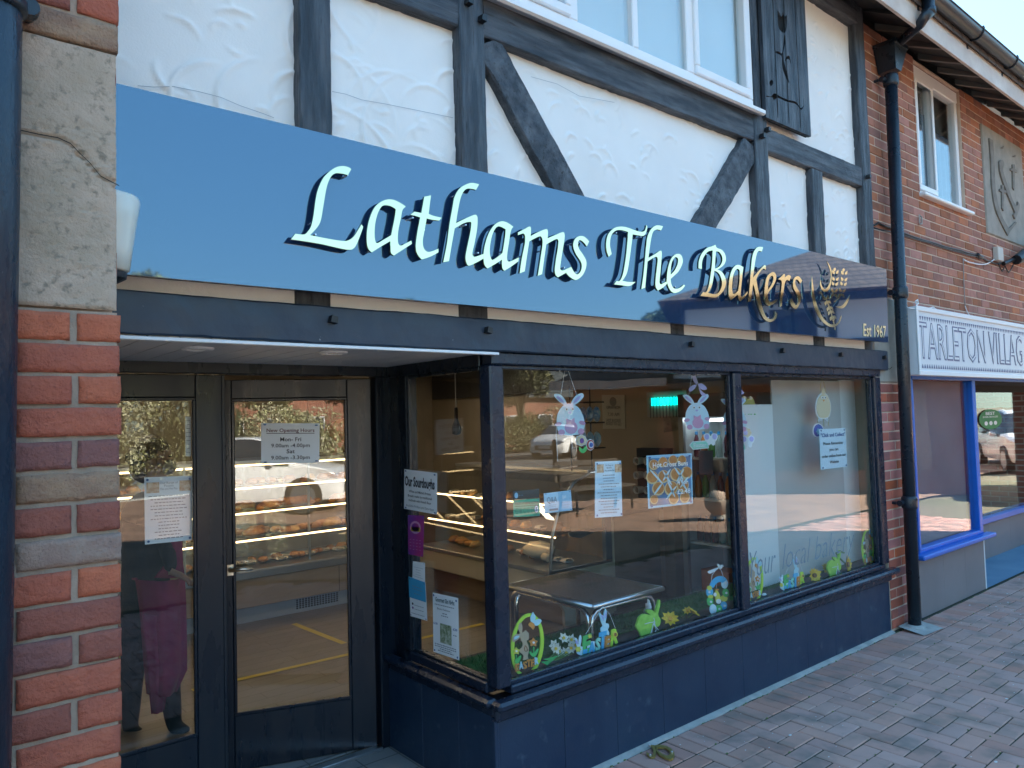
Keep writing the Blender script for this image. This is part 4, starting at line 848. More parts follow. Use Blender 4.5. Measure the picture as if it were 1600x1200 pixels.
def ear(stem, path, n):
    w = 9; st = smooth(stem, 6, False); l = []; r_2 = []
    for i, (a, b) in enumerate(st):
        c, d = st[min(i+1, len(st)-1)], st[max(i-1, 0)]; dx, dz = c[0]-d[0], c[1]-d[1]; L = math.hypot(dx, dz) or 1
        l.append((a-dz/L*w, b+dx/L*w, 1)); r_2.append((a+dz/L*w, b-dx/L*w, 1))
    em([l+r_2[::-1]], .0007, 'stem')
    q = smooth(path, 8, False)
    for k in range(n):
        t = k/(n-1)*(len(q)-2); i = int(t); a, b = q[i]; c, d = q[i+1]; an = math.atan2(d-b, c-a)
        for s in ((-1, 1) if k < n-1 else (0,)):
            ca = an+s*.5; L = 72; wd = 25; ox, oy = a-math.sin(an)*s*15, b+math.cos(an)*s*15; ux, uy = math.cos(ca), math.sin(ca)
            pts = [(ox, oy, 1), (ox+ux*L*.35-uy*wd*.8, oy+uy*L*.35+ux*wd*.8), (ox+ux*L, oy+uy*L, 1), (ox+ux*L*.35+uy*wd*.8, oy+uy*L*.35-ux*wd*.8)]
            em([pts], .0004*(k % 2)-.0006-.0005*(s+1)-.0002*(k % 3), 'grain')
ear([(365, 675), (395, 610), (430, 560)], [(428, 590), (435, 480), (450, 330), (440, 190)], 6)
ear([(435, 708), (500, 660), (535, 590)], [(540, 590), (565, 480), (585, 340), (582, 200)], 6)
ear([(215, 585), (265, 640), (310, 690), (400, 950), (435, 1140)], [(310, 680), (345, 780), (385, 900), (425, 1010)], 6)
mb = MB(); c1 = P(1367, 517, y=SY-.003); ew = P(1385, 520, y=SY).x-P(1349, 515, y=SY).x; dirx = (br-bl_).normalized(); e = text_mesh('Est 1967', .012, .12, .06)
mb.add([tuple(c1+dirx*(v[0]*ew/e[2]-ew/2)+UZ*(v[1]*.13-.045)+NY*(v[2]*.03)) for v in e[0]], e[1])
mb.put('small_lettering', m_gold, SG)
# the fallen gold letter on the paving
Fz = lambda pts: [(P(940+a/5.333, 1100+b/5.333, z=G+.006).x, P(940+a/5.333, 1100+b/5.333, z=G+.006).y) for a, b in smooth(pts, 5)]
V, F = curve_mesh([Fz([(410, 352, 1), (445, 358), (455, 400), (445, 445), (410, 452), (380, 430), (372, 408, 1), (400, 425), (425, 430), (430, 395)]), Fz([(445, 355, 1), (490, 350), (560, 368), (600, 405), (607, 440), (585, 468), (540, 462), (480, 430), (450, 385)]), Fz([(465, 372), (520, 372), (560, 395), (568, 425), (545, 440), (500, 420), (470, 395)])], .009)
fl = recalc(mesh('fallen_letter', [(v[0], v[1], G+.008+v[2]) for v in V], F, M('tarnished_gold', (.45, .33, .10), .4, .6, col2=(.35, .25, .08), ns=30), label='small brass coloured loop of a fallen letter lying on the paving by the wall', cat='letter'))
mb = MB()
for a, b in ((405, 430), (585, 405), (400, 350)):
    p = P(940+a/5.333, 1100+b/5.333, z=G+.014); mb.lathe([(.006, -.004), (.006, .006), (.003, .008)], p, 8)
mb.put('studs', m_pl_alloy, fl, kind='stuff')

# ---------------------------------------------------------------- wall lamp behind the pier
WL = T('wall_lamp', 'cream glass wall lamp beside the brick pier at the end of the sign', 'lamp', (.455, -.34, 2.19))
c = P(204, 365, y=-.34); cx = P(217, 325, y=-.34).x-.083; z0, z1 = P(205, 428, y=-.34).z, P(210, 306, y=-.34).z; h = z1-z0
MB().lathe([(.045, z0), (.058, z0+.02*h), (.066, z0+.3*h), (.076, z0+.62*h), (.085, z0+.88*h), (.082, z0+.93*h), (.05, z0+.985*h), (.01, z1)], (cx, -.34, 0), 28).put('glass_shade', M('cream_opal_glass', (.72, .74, .66), .2, spec=.6), WL, smooth=True)
MB().lathe([(.03, z0-.03), (.05, z0-.018), (.052, z0-.002), (.04, z0)], (cx, -.34, 0), 20).tube([(cx, -.34, z0-.02), (cx-.05, -.34, z0-.03)], .014, 8).put('lamp_base', m_iron, WL)

# ---------------------------------------------------------------- neighbour's sign, cable and floodlight
VS = T('village_sign', 'white box sign reading TARLETON VILLAG above the blue shopfront', 'shop sign', (8.2, -.12, 2.02))
VY = -.14
q = [P(1431, 480, y=VY), P(1600, 507, y=VY), P(1600, 592, y=VY), P(1435, 585, y=VY)]; zt, zb = (q[0].z+q[1].z)/2, (q[2].z+q[3].z)/2; vx0 = (q[0].x+q[3].x)/2; print('vs', q)
m_vs = M('white_sign_face', (.72, .74, .77), .35, col2=(.68, .7, .73), ns=3)
MB().box(vx0, 10.6, VY, -.008, zb, zt, c=.004).put('sign_box', m_vs, VS)
MB().box(vx0-.006, 10.6, VY-.012, VY-.001, zt-.035, zt+.004, c=.004).box(vx0-.006, 10.6, VY-.012, VY-.001, zb-.004, zb+.035, c=.004).box(vx0-.006, vx0+.03, VY-.012, VY-.001, zb+.035, zt-.035, c=.003).put('sign_frame', m_upvc, VS)
m_nb = M('navy_print', (.13, .14, .24), .5)
xa, xb = P(1433, 530, y=VY).x, P(1583, 545, y=VY).x; e = text_mesh('TARLETON VILLAG', -.012, 0, .02)
sx = 0
mb = MB()
def condensed(mb, s, x0, x1, zb_, zt_, y, off, m=0):
    e = text_mesh(s, off, 0, .02); hh = (zt_-zb_)/.73; mb.add([(x0+v[0]*(x1-x0)/e[2], y-v[2]*.05, zb_+v[1]*hh) for v in e[0]], e[1], m)
zl, zh = P(1445, 560, y=VY).z, P(1445, 500, y=VY).z
xe = P(1597, 555, y=VY).x
condensed(mb, 'TARLETON VILLAG', xa+.02, xe, zl, zh, VY-.002, .006)
condensed(mb, 'TARLETON VILLAG', xa+.02, xe, zl, zh, VY-.0045, -.022, 1)
# serifs
condensed(mb, 'TARLETON VILLAG', xa+.035, xe+.015, zl-.008, zh-.008, VY-.0008, .0, 2)
n = 62
for k in range(n):
    x = vx0+.06+k*.046
    for z, s in ((zt-.075, -1), (zb+.055, 1)): mb.add([(x, VY-.002, z), (x+.034, VY-.002, z), (x+.017, VY-.002, z+s*.036)], [(0, 1, 2) if s > 0 else (0, 2, 1)])
mb.put('lettering', [m_nb, m_vs, M('pale_shadow_print', (.5, .52, .62), .5)], VS)
MB().tube([(vx0+.08, -.12, zt), (vx0+.08, -.12, zt+.02), (vx0+.06, -.12, zt+.045), (vx0+.10, -.12, zt+.06), (vx0+.11, -.12, zt+.03), (vx0+.08, -.12, zt+.02)], .006, 6).put('hanging_eye', m_upvc, VS)
WC = T('wall_cable', 'black cable slung across the brickwork from behind the downpipe', 'cable', (7, -.01, 3.0))
def cab(name, pts, r, mat, par, y=-.012):
    q = MB(); L = []
    for i in range(len(pts)-1):
        for k in range(5):
            a, b = pts[i], pts[i+1]; t = k/5; L.append(P(a[0]+(b[0]-a[0])*t, a[1]+(b[1]-a[1])*t+1.2*math.sin(math.pi*t), y=y))
    L.append(P(*pts[-1], y=y)); return q.tube(L, r, 6).put(name, mat, par, smooth=True)
cab('cable', [(1364, 352), (1372, 348), (1392, 356), (1406, 362), (1460, 380), (1500, 391), (1530, 399), (1545, 408), (1560, 412), (1577, 408)], .009, m_pl_black, WC)
cab('cable', [(1366, 356), (1400, 363), (1450, 379), (1500, 394), (1528, 401)], .006, m_pl_black, WC, -.022)
cab('joint_sleeve', [(1527, 398), (1534, 402)], .022, m_pl_black, WC, -.02)
cab('white_flex', [(1505, 405), (1520, 411), (1540, 413), (1556, 403)], .006, m_upvc, WC)
cab('white_flex', [(1505, 405), (1506, 440), (1508, 478)], .0045, M('grey_flex', (.3, .27, .25), .6), WC); cab('white_flex', [(1508, 478), (1513, 490), (1515, 492)], .004, m_upvc, WC)
cab('white_flex', [(1420, 481), (1440, 481), (1458, 480), (1470, 486), (1500, 490)], .005, m_upvc, WC, -.13)
p = P(1558, 397, y=-.02); MB().box(p.x-.075, p.x+.075, -.055, -.003, p.z-.075, p.z+.065, c=.006).put('junction_box', M('beige_box', (.5, .47, .42), .5), WC)
FL = T('floodlight', 'black floodlight on an arm pointing over the neighbouring sign', 'lamp', (9.3, -.15, 3.2))
p1, p2 = P(1568, 412, y=-.04), P(1602, 398, y=-.12); q = MB().tube([p1, p1.lerp(p2, .5), p2], .022, 8); q.put('arm', m_pl_black, FL)
p3 = P(1588, 406, y=-.10); q = MB().tube([p3, p3.lerp(p2, 1.0), p2+(p2-p3)*3], [.05, .07, .07], 10); q.put('lamp_body', m_pl_black, FL)
cab('hanging_flex', [(1560, 412), (1566, 424), (1570, 414), (1576, 426), (1584, 412)], .006, m_pl_black, FL, -.03)
# tiny burglar bell remnants on the wall
MB().tube([(6.75, -.012, 3.32), (6.80, -.012, 3.33), (6.80, -.012, 3.39), (6.75, -.012, 3.40), (6.75, -.012, 3.33)], .006, 5).put('wall_hook', m_conc, NB)
# ---------------------------------------------------------------- shop interior
m_floorw = grid_mat('wood_plank_floor', (.20, .165, .125), (.165, .135, .105), (.10, .065, .04), .9, .12, .003, .45, axes='xy', bump=.0005)
mesh('shop_floor', [(-1.6, .95, G), (5.94, .95, G), (5.94, 7.4, G), (-1.6, 7.4, G)], [(0, 1, 2, 3)], m_floorw, kind='structure', loc=(2, 4, G))
mesh('shop_floor', [(2.1, .12, G), (5.94, .12, G), (5.94, .948, G), (2.1, .948, G)], [(0, 1, 2, 3)], m_floorw, kind='structure', loc=(4, .5, G))
CZ = 2.42
m_ceil = M('ceiling_panel', (.34, .29, .21), .7)
box('shop_ceiling', (-1.7, 5.95, .93, 7.4, CZ, CZ+.04), m_ceil, c=0, kind='structure'); box('shop_ceiling', (2.1, 5.95, .12, .928, CZ-.05, CZ-.01), m_ceil, c=0, kind='structure')
m_wallc = M('tan_wall_paint', (.34, .28, .20), .8, col2=(.30, .25, .18), ns=2)
box('interior_wall', (5.90, 5.94, .10, 7.4, G, CZ), m_wallc, c=0, kind='structure'); box('interior_wall', (-1.7, -1.62, .9, 7.4, G, CZ), m_wallc, c=0, kind='structure')
box('interior_wall', (-1.7, 5.9, 6.3, 6.36, G, CZ), m_wallc, c=0, kind='structure'); box('interior_wall', (2.1, 5.9, .09, .118, 2.0, CZ), m_wallc, c=0, kind='structure'); box('interior_wall', (-1.6, 2.1, 1.0, 1.03, 2.07, CZ), m_wallc, c=0, kind='structure')
mb = MB(); 
for k in range(30): mb.box(-1.6, 5.9, 1.0+k*.18, 1.008+k*.18, CZ-.004, CZ, c=0)
mb.put('ceiling_groove', M('groove', (.15, .12, .09), .8), kind='structure')
# customers' queue tape on the floor
m_tape = M('yellow_tape', (.55, .40, .04), .5)
def tape(a, b, w, lab):
    p, q = P(*a, z=G), P(*b, z=G); d = (q-p).normalized(); nrm = Vector((-d.y, d.x, 0))*w/2
    mesh('floor_tape', [p+nrm+Vector((0, 0, .003)), p-nrm+Vector((0, 0, .003)), q-nrm+Vector((0, 0, .003)), q+nrm+Vector((0, 0, .003))], [(0, 1, 2, 3)], m_tape, label=lab, cat='floor tape')
tape((459, 975), (538, 1006), .05, 'short yellow tape strip on the shop floor nearest the counter base'); tape((300, 1079), (553, 1021), .05, 'long yellow tape line across the shop floor behind the doors'); tape((640, 1002), (755, 975), .05, 'yellow tape line on the floor behind the porch side window')
box('tile_strip', (.42, 2.0, .985, 1.32, G, G+.006), m_sfloor, c=0, kind='structure')

# long serving counter with glass case
m_woodl = M('pale_wood_laminate', (.36, .25, .15), .5, col2=(.29, .20, .12), ns=5, bump=.0004, bs=30, stretch=(.3, .3, 3))
m_steel = M('brushed_steel', (.55, .57, .6), .28, 1, bump=.0002, bs=90)
m_cream = M('cream_counter_panel', (.52, .46, .33), .5)
m_caseg = glass_mat('case_glass', (.95, .97, .97), f0=.05, wob=.0003)
m_strip = emit('warm_strip_light', (1, .66, .32), .8)
m_past = [M('baked_crust', (.50, .25, .07), .6, col2=(.33, .13, .035), ns=30, bump=.004, bs=60), M('pale_crust', (.62, .42, .20), .65, col2=(.48, .27, .10), ns=26, bump=.004, bs=60), M('dark_crust', (.26, .11, .04), .6, col2=(.4, .2, .07), ns=30, bump=.004, bs=60), M('icing_sugar', (.72, .66, .58), .6)]
CT = T('serving_counter', 'long bakery display counter with lit glass shelves behind the shop doors', 'counter', (1, 3.9, G))
CY = 3.86; X0, X1 = -1.5, 4.02
box('plinth', (X0, X1, CY+.05, CY+.6, G, .185), M('grey_plinth', (.36, .38, .4), .45), CT); box('front_panel', (X0, X1, CY, CY+.03, .188, .43), m_woodl, CT)
for k in range(5): box('front_panel', (X0+k*1.1+.3, X0+k*1.1+.303, CY-.002, CY, .188, .43), m_dark, CT, c=0)
box('steel_rail', (X0, X1, CY-.02, CY+.03, .433, .50), m_steel, CT, c=.008); box('deck', (X0, X1, CY+.0, CY+.75, .49, .505), m_steel, CT, c=.002)
vg = MB()
for k in range(15):
    for j in range(5): vg.box(2.80+k*.028, 2.818+k*.028, CY+.046, CY+.05, .085+j*.018, .097+j*.018)
vg.put('vent_grille', m_dark, CT, kind='stuff')
for zz, dp in ((.74, .52), (.98, .44), (1.2, .36)):
    box('glass_shelf', (X0, X1, CY+.12, CY+.12+dp, zz, zz+.01), m_caseg, CT, c=0); box('light_strip', (X0, X1, CY+.10, CY+.114, zz-.004, zz+.010), m_strip, CT, c=0)
box('light_strip', (X0, X1, CY+.14, CY+.155, 1.395, 1.41), m_strip, CT, c=0)
box('case_top', (X0, X1, CY+.08, CY+.6, 1.42, 1.45), m_steel, CT, c=.003); box('case_back', (X0, X1, CY+.70, CY+.72, .5, 1.42), M('case_back', (.33, .30, .26), .5), CT, c=0)
recalc(MB().prism([(X0, CY+.0, .51), (X0, CY+.006, .51), (X0, CY+.09, 1.42), (X0, CY+.084, 1.42)], (X1-X0, 0, 0)).put('front_glass', m_caseg, CT))
for k in range(6): box('case_post', (X0+.05+k*1.1, X0+.07+k*1.1, CY+.1, CY+.12, .5, 1.42), m_steel, CT, c=.002)
def pastry(c, kind, par=None):
    mb = MB(); r = random.uniform(.035, .055)
    if kind == 0: mb.tube([(c[0]-.06, c[1], c[2]+.02), (c[0]-.03, c[1]-.01, c[2]+.035), (c[0]+.03, c[1]-.01, c[2]+.035), (c[0]+.06, c[1], c[2]+.02)], [.012, .032, .032, .012], 8)
    elif kind == 1: mb.blob((c[0], c[1], c[2]+r*.55), (r, r, r*.6), 10, jit=.06)
    elif kind == 2: mb.tube([(c[0]-.09, c[1]+.01, c[2]+.03), (c[0]-.04, c[1], c[2]+.045), (c[0]+.05, c[1], c[2]+.045), (c[0]+.1, c[1], c[2]+.03)], [.02, .038, .038, .02], 9)
    else: mb.box(c[0]-.05, c[0]+.05, c[1]-.04, c[1]+.04, c[2], c[2]+.035, c=.012)
    return mb
def pastries(name, lab, x0, x1, y, z, n, kinds, par=None, axis='x', grp=None):
    mb = MB()
    for k in range(n):
        t = (k+.5)/n; x = x0+(x1-x0)*t+random.uniform(-.015, .015); yy = y+random.uniform(-.09, .09)
        if axis == 'y': x, yy = y+random.uniform(-.09, .09), x0+(x1-x0)*t
        kd = random.choice(kinds); p = pastry((x, yy, z), kd); mb.add(p.V, p.F, random.choice([0, 1, 2, 0]) if kd != 3 else 3)
    return mb.put(name, m_past, kind='stuff', smooth=True)
for zz, ks, n in ((.508, (1, 3, 0), 60), (.752, (0, 2), 46), (.992, (2, 1), 40), (1.212, (0, 1), 36)): pastries('pastries', '', .4, 3.9, CY+.3, zz, n, ks)
# second case, standing out towards the window
C2 = T('display_case', 'glass pastry case with a curved steel end standing near the table', 'display case', (4.4, 2.6, G))
cx0, cx1, cy0, cy1 = 4.045, 4.79, 1.87, 3.82
recalc(MB().prism([(cx0, cy0, .50), (cx0+.06, cy0, .32), (cx0+.16, cy0, .17), (cx0+.16, cy0, G), (cx1, cy0, G), (cx1, cy0, .50)], (0, .03, 0)).put('end_panel', m_cream, C2))
box('base_cabinet', (cx0+.18, cx1, cy0+.03, cy1, G, .48), m_woodl, C2); box('kick_panel', (cx0+.02, cx0+.18, cy0+.04, cy1, .30, .48), m_cream, C2, c=.01)
box('deck', (cx0, cx1, cy0, cy1, .485, .515), m_steel, C2, c=.003)
gp = [(cx0+.01, .515), (cx0+.05, .80), (cx0+.14, 1.03), (cx0+.30, 1.20), (cx0+.50, 1.27)]
for (a, b), (c, d) in zip(gp, gp[1:]): recalc(MB().prism([(a, cy0+.02, b), (c, cy0+.02, d), (c, cy1, d), (a, cy1, b)], (.006, 0, .0)).put('curved_glass', m_caseg, C2))
recalc(MB().prism([(a, cy0+.008, b) for a, b in gp]+[(cx1-.06, cy0+.008, 1.27), (cx1-.06, cy0+.008, .515)], (0, .006, 0)).put('end_glass', m_caseg, C2))
MB().tube([(a, cy0, b) for a, b in gp]+[(cx1-.05, cy0, 1.275)], .013, 8).put('steel_edge', m_steel, C2); box('steel_post', (cx1-.08, cx1, cy0-.005, cy0+.04, .515, 1.29), M('dark_steel', (.12, .17, .22), .35, .6), C2, c=.004); box('case_top', (cx0+.48, cx1, cy0, cy1, 1.27, 1.30), m_steel, C2, c=.004)
for z, a in ((.76, .14), (1.0, .26)):
    box('glass_shelf', (cx0+a, cx1-.1, cy0+.05, cy1, z, z+.008), m_caseg, C2, c=0); box('light_strip', (cx0+a-.012, cx0+a, cy0+.06, cy1, z-.004, z+.008), m_strip, C2, c=0)
pb = lambda x, z: (x, cy0+.02, z)
for z in (.80, 1.04): recalc(MB().prism([(cx1-.08, cy0-.002, z), (cx1-.52, cy0-.002, z), (cx1-.50, cy0-.002, z-.035), (cx1-.38, cy0-.002, z-.065), (cx1-.2, cy0-.002, z-.03), (cx1-.08, cy0-.002, z-.03)], (0, .006, 0)).put('shelf_bracket', m_steel, C2))
for z, n in ((.516, 16), (.768, 12), (1.008, 10)): pastries('pastries', '', cy0+.1, cy1-.1, cx0+.34, z, n, (1, 0, 3), axis='y')
# paper bag of bread in the case
mb = MB(); mb.blob((cx0+.3, cy0+.45, .60), (.13, .16, .075), 10, jit=.12).blob((cx0+.25, cy0+.3, .56), (.05, .06, .04), 8, jit=.2)
mb.put('bread_bag', M('cream_paper', (.62, .55, .42), .7, bump=.004, bs=30), smooth=True, label='crumpled cream paper over a loaf in the near display case', cat='bread')
# cabinets and posts along the right
CB = T('wall_cabinet', 'tall brown cabinet against the wall between the case and the fridge', 'cabinet', (5.2, 1.9, G))
box('cabinet_body', (4.86, 5.54, 1.95, 2.5, G, .86), M('brown_cabinet', (.24, .18, .12), .6, col2=(.21, .155, .10), ns=4), CB); box('worktop', (4.83, 5.56, 1.92, 2.52, .86, .90), M('worktop', (.1, .09, .08), .4), CB)
box('cream_end', (4.80, 4.855, 1.90, 1.96, G, 1.15), m_cream, CB); box('wood_post', (5.56, 5.70, 1.80, 1.92, G, 1.0), M('post_wood', (.28, .19, .11), .5), CB)
# cup dispenser rack
RK = T('cup_rack', 'dark rack of stacked paper cups on the cabinet top', 'cup rack', (5.6, 2.3, .9))
p0, p1 = P(993, 700, x=5.75), P(1043, 775, x=5.75); ya, yb = sorted((p0.y, p1.y))
box('rack_body', (5.76, 5.86, ya, yb+.0, .92, 1.42), m_dark, RK)
m_cup = M('paper_cup', (.66, .64, .6), .5); m_cupd = M('cup_inside', (.25, .24, .22), .7)
for r_i in range(3):
    for c_i in range(2):
        c = P((1000, 1013)[c_i] if 0 else (1000+c_i*16), (720, 742, 765)[r_i], x=5.72)
        q = MB(); n = 16; V = []
        for rr, xx in ((.030, .12), (.040, .0), (.036, -.004), (.028, .02)): V += [(c.x-.06+xx, c.y+rr*math.cos(2*math.pi*i/n), c.z+rr*math.sin(2*math.pi*i/n)) for i in range(n)]
        F = [(a*n+i, a*n+(i+1) % n, (a+1)*n+(i+1) % n, (a+1)*n+i) for a in range(3) for i in range(n)]+[tuple(3*n+i for i in range(n))]
        q.add(V, F); q.M = [0]*(3*n)+[1]; k = q.put('paper_cup', [m_cup, m_cupd], RK)
# posters on the tan wall
def quad_print(name, lab, cat, pts, mat, parts=(), x=None, y=None, th=.004, frame=None):
    Q = [P(a, b, x=x, y=y) for a, b in pts]; n = (Q[1]-Q[0]).cross(Q[3]-Q[0]).normalized()
    if n.dot(CAM-Q[0]) < 0: n = -n
    t = T(name, lab, cat, Q[3]); recalc(MB().prism([q-n*th for q in Q], n*th).put('sheet', mat, t))
    def at(u, v, d=.001): return Q[0]+(Q[1]-Q[0])*u+((Q[3]-Q[0])*(1-u)+(Q[2]-Q[1])*u)*v+n*d
    return t, at, n, Q
t, at, n, Q = quad_print('framed_notice', 'framed cream notice with a round crest on the tan wall', 'notice', [(940, 617), (976, 617), (977, 670), (942, 670)], M('aged_paper', (.42, .40, .33), .6), x=5.89)
mb = MB(); c = at(.5, .2, .002); U = (Q[1]-Q[0]).normalized(); Vd = Vector((0, 0, 1)); mb.add([c+U*.05*math.cos(i*math.pi/8)+Vd*.05*math.sin(i*math.pi/8) for i in range(16)], [tuple(range(16))])
for v, s_, w in ((.42, 'OPEN FROM', .6), (.62, '7.30 AM', .5), (.80, 'HOT & COLD', .6), (.90, 'FOOD TO GO', .65)): print_text(mb, s_, at(.5, v, .002), U, Vd, .05, N=n, fit=(Q[1]-Q[0]).length*w)
mb.put('lettering', M('grey_print', (.16, .15, .13), .6), t)
FZ = T('fly_killer', 'fly killer unit with a glowing turquoise tube on the wall', 'fly killer', (5.8, 2.0, 1.8))
a, b = P(1014, 616, x=5.86), P(1078, 650, x=5.86); box('unit_body', (5.82, 5.89, min(a.y, b.y), max(a.y, b.y), b.z, a.z+.02), M('zapper_white', (.30, .30, .27), .5), FZ)
a, b = P(1018, 622, x=5.80), P(1074, 632, x=5.80); box('glowing_tube', (5.795, 5.812, min(a.y, b.y), max(a.y, b.y), b.z, a.z-.0), emit('turquoise_tube', (.0, .75, .62), .35), FZ, c=0)
mb = MB()
for k in range(12): mb.box(5.784, 5.790, min(a.y, b.y)+k*.04, min(a.y, b.y)+k*.04+.004, b.z-.12, a.z+.01)
mb.put('guard_wires', m_pl_black, FZ)
t, at, n, Q = quad_print('wall_mirror', 'small dark framed picture below the fly killer', 'picture', [(1036, 648), (1063, 645), (1062, 672), (1037, 676)], M('picture_dark', (.10, .09, .07), .4, col2=(.3, .28, .22), ns=9), x=5.88)
# upper dark band of the side wall
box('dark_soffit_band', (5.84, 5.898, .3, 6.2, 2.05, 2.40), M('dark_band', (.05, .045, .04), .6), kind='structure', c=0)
# back wall bread pictures
def bread_pic(x0, x1, z0, z1, lab):
    t = T('bread_picture', lab, 'picture', (x0, 6.28, z0)); box('board', (x0, x1, 6.25, 6.29, z0, z1), M('brown_picture', (.07, .035, .022), .5, col2=(.16, .07, .03), ns=3), t)
    mb = MB(); cx = (x0+x1)/2; mb.blob((cx, 6.24, z0+(z1-z0)*.42), ((x1-x0)*.3, .03, (z1-z0)*.2), 14, jit=.04).put('loaf_print', M('loaf_print', (.42, .22, .08), .6, col2=(.3, .13, .05), ns=7), t, smooth=True)
bread_pic(4.0, 5.2, 1.3, 2.15, 'large brown picture of a loaf on the back wall seen past the case')
for k in range(9):
    x = -.9+k*.75; t = T('spot_lamp', 'small warm ceiling spot lamp, number %s along the back wall' % 'one two three four five six seven eight nine'.split()[k], 'lamp', (x, 5.8, CZ-.1), 'spot lamps along the back of the shop')
    t['label'] = 'small warm spot lamp in the row along the back of the shop'
    MB().lathe([(.02, .02), (.028, .0), (.03, -.05)], (x, 5.8, CZ-.02), 10).put('lamp_body', m_pl_black, t); MB().lathe([(.026, -.052), (.02, -.058)], (x, 5.8, CZ-.02), 10).put('lamp_glass', emit('warm_bulb', (1, .7, .35), 3) if k == 0 else bpy.data.materials['warm_bulb'], t)
# pendant lamp
pc = P(713, 667, y=1.5); PL = T('pendant_lamp', 'small black bulb-shaped pendant lamp hanging behind the porch side window', 'lamp', (pc.x, 1.5, pc.z))
MB().lathe([(.012, .13), (.012, .05), (.030, .0), (.034, -.02), (.030, -.045), (.012, -.055)], pc, 16).put('lamp_shade', m_pl_black, PL, smooth=True); MB().tube([pc+Vector((0, 0, .12)), (pc.x, 1.5, CZ-.02)], .004, 6).put('cord', M('cord', (.4, .38, .34), .6), PL)
MB().lathe([(.05, 0), (.045, -.02), (.01, -.025)], (pc.x, 1.5, CZ), 14).put('ceiling_rose', m_steel, PL)
# lit ceiling panels
for k, (x, y) in enumerate(((3.2, 2.4), (1.0, 2.6), (5.0, 4.6), (2.0, 5.0))):
    t = T('ceiling_light', 'warm lit ceiling panel %s' % ('above the table', 'inside the doors', 'near the back right corner', 'behind the long counter')[k], 'ceiling light', (x, y, CZ)); box('diffuser', (x-.3, x+.3, y-.09, y+.09, CZ-.02, CZ-.008), emit('panel_light', (1, .84, .62), 2.0) if k == 0 else bpy.data.materials['panel_light'], t, c=0)
    MB().box(x-.32, x+.32, y-.11, y-.09, CZ-.022, CZ).box(x-.32, x+.32, y+.09, y+.11, CZ-.022, CZ).box(x-.32, x-.3, y-.09, y+.09, CZ-.022, CZ).box(x+.3, x+.32, y-.09, y+.09, CZ-.022, CZ).put('light_frame', m_upvc, t)

# drinks fridge with its glass towards the shop
FR = T('drinks_fridge', 'white upright drinks fridge with bottles on its shelves beside the window', 'fridge', (5.6, 1.2, G))
fx, fy0, fy1, fz0, fz1 = 5.30, .96, 1.47, .16, 1.92
m_fr = M('fridge_white', (.52, .58, .6), .4); m_frl = emit('fridge_tube', (.85, .95, 1), 1.2)
MB().box(fx+.02, 5.86, fy0-.02, fy0, fz0, fz1).box(fx+.02, 5.86, fy1, fy1+.02, fz0, fz1).box(fx+.02, 5.86, fy0, fy1, fz0, fz0+.06).box(fx+.02, 5.86, fy0, fy1, fz1-.2, fz1).box(5.84, 5.86, fy0, fy1, fz0+.06, fz1-.2).put('cabinet', m_fr, FR)
MB().box(fx-.02, fx+.018, fy0-.02, fy0+.03, fz0, fz1-.2).box(fx-.02, fx+.018, fy1-.03, fy1+.02, fz0, fz1-.2).box(fx-.02, fx+.018, fy0+.03, fy1-.03, fz0, fz0+.05).put('door_frame', M('grey_frame', (.25, .28, .3), .4, .5), FR)
box('header_panel', (fx-.02, fx+.018, fy0-.02, fy1+.02, fz1-.198, fz1), M('fridge_header', (.06, .05, .05), .4), FR); box('light_tube', (fx+.03, fx+.05, fy0+.02, fy1-.02, fz1-.24, fz1-.215), m_frl, FR, c=0)
for a in (fy0+.02, fy1-.03): MB().tube([(fx+.03, a, G), (fx+.03, a, fz0)], .012, 8).put('leg', m_steel, FR)
shz = [.22, .62, 1.0, 1.35]
for z in shz[1:]: box('shelf', (fx+.05, 5.83, fy0+.005, fy1-.005, z, z+.02), m_fr, FR, c=0)
mcap = M('blue_cap', (.02, .22, .5), .4); mbt = [M('dark_drink', (.06, .01, .03), .2), M('clear_drink', (.35, .5, .5), .15, alpha=.6), M('green_drink', (.10, .28, .08), .25), M('orange_drink', (.5, .18, .03), .3)]
kb = 0
for si, z in enumerate(shz):
    if si == 0:
        t = box('drink_carton', (fx+.1, fx+.3, 1.12, 1.40, z, z+.18), M('orange_carton', (.42, .13, .05), .5, col2=(.5, .22, .06), ns=12), label='orange box on the bottom shelf of the drinks fridge', cat='box'); continue
    for j in range(6):
        y = fy0+.06+j*.077; m = mbt[(0, 0, 0, 1, 1, 2)[5-j]] if si == 1 else mbt[(j+si) % 4]; zz = z+.02
        t = T('drink_bottle', '%s drink bottle with a blue cap on the %s shelf of the drinks fridge' % ({0: 'dark', 1: 'clear', 2: 'green', 3: 'orange'}[mbt.index(m)], ('', 'lower', 'middle', 'upper')[si]), 'bottle', (fx+.12, y, zz), 'bottles in the drinks fridge')
        MB().lathe([(.026, 0), (.03, .02), (.03, .13), (.022, .16), (.012, .185), (.012, .20)], (fx+.12, y, zz), 10).put('bottle_body', m, t, smooth=True); MB().lathe([(.014, .195), (.014, .222)], (fx+.12, y, zz), 10).put('cap', mcap, t)

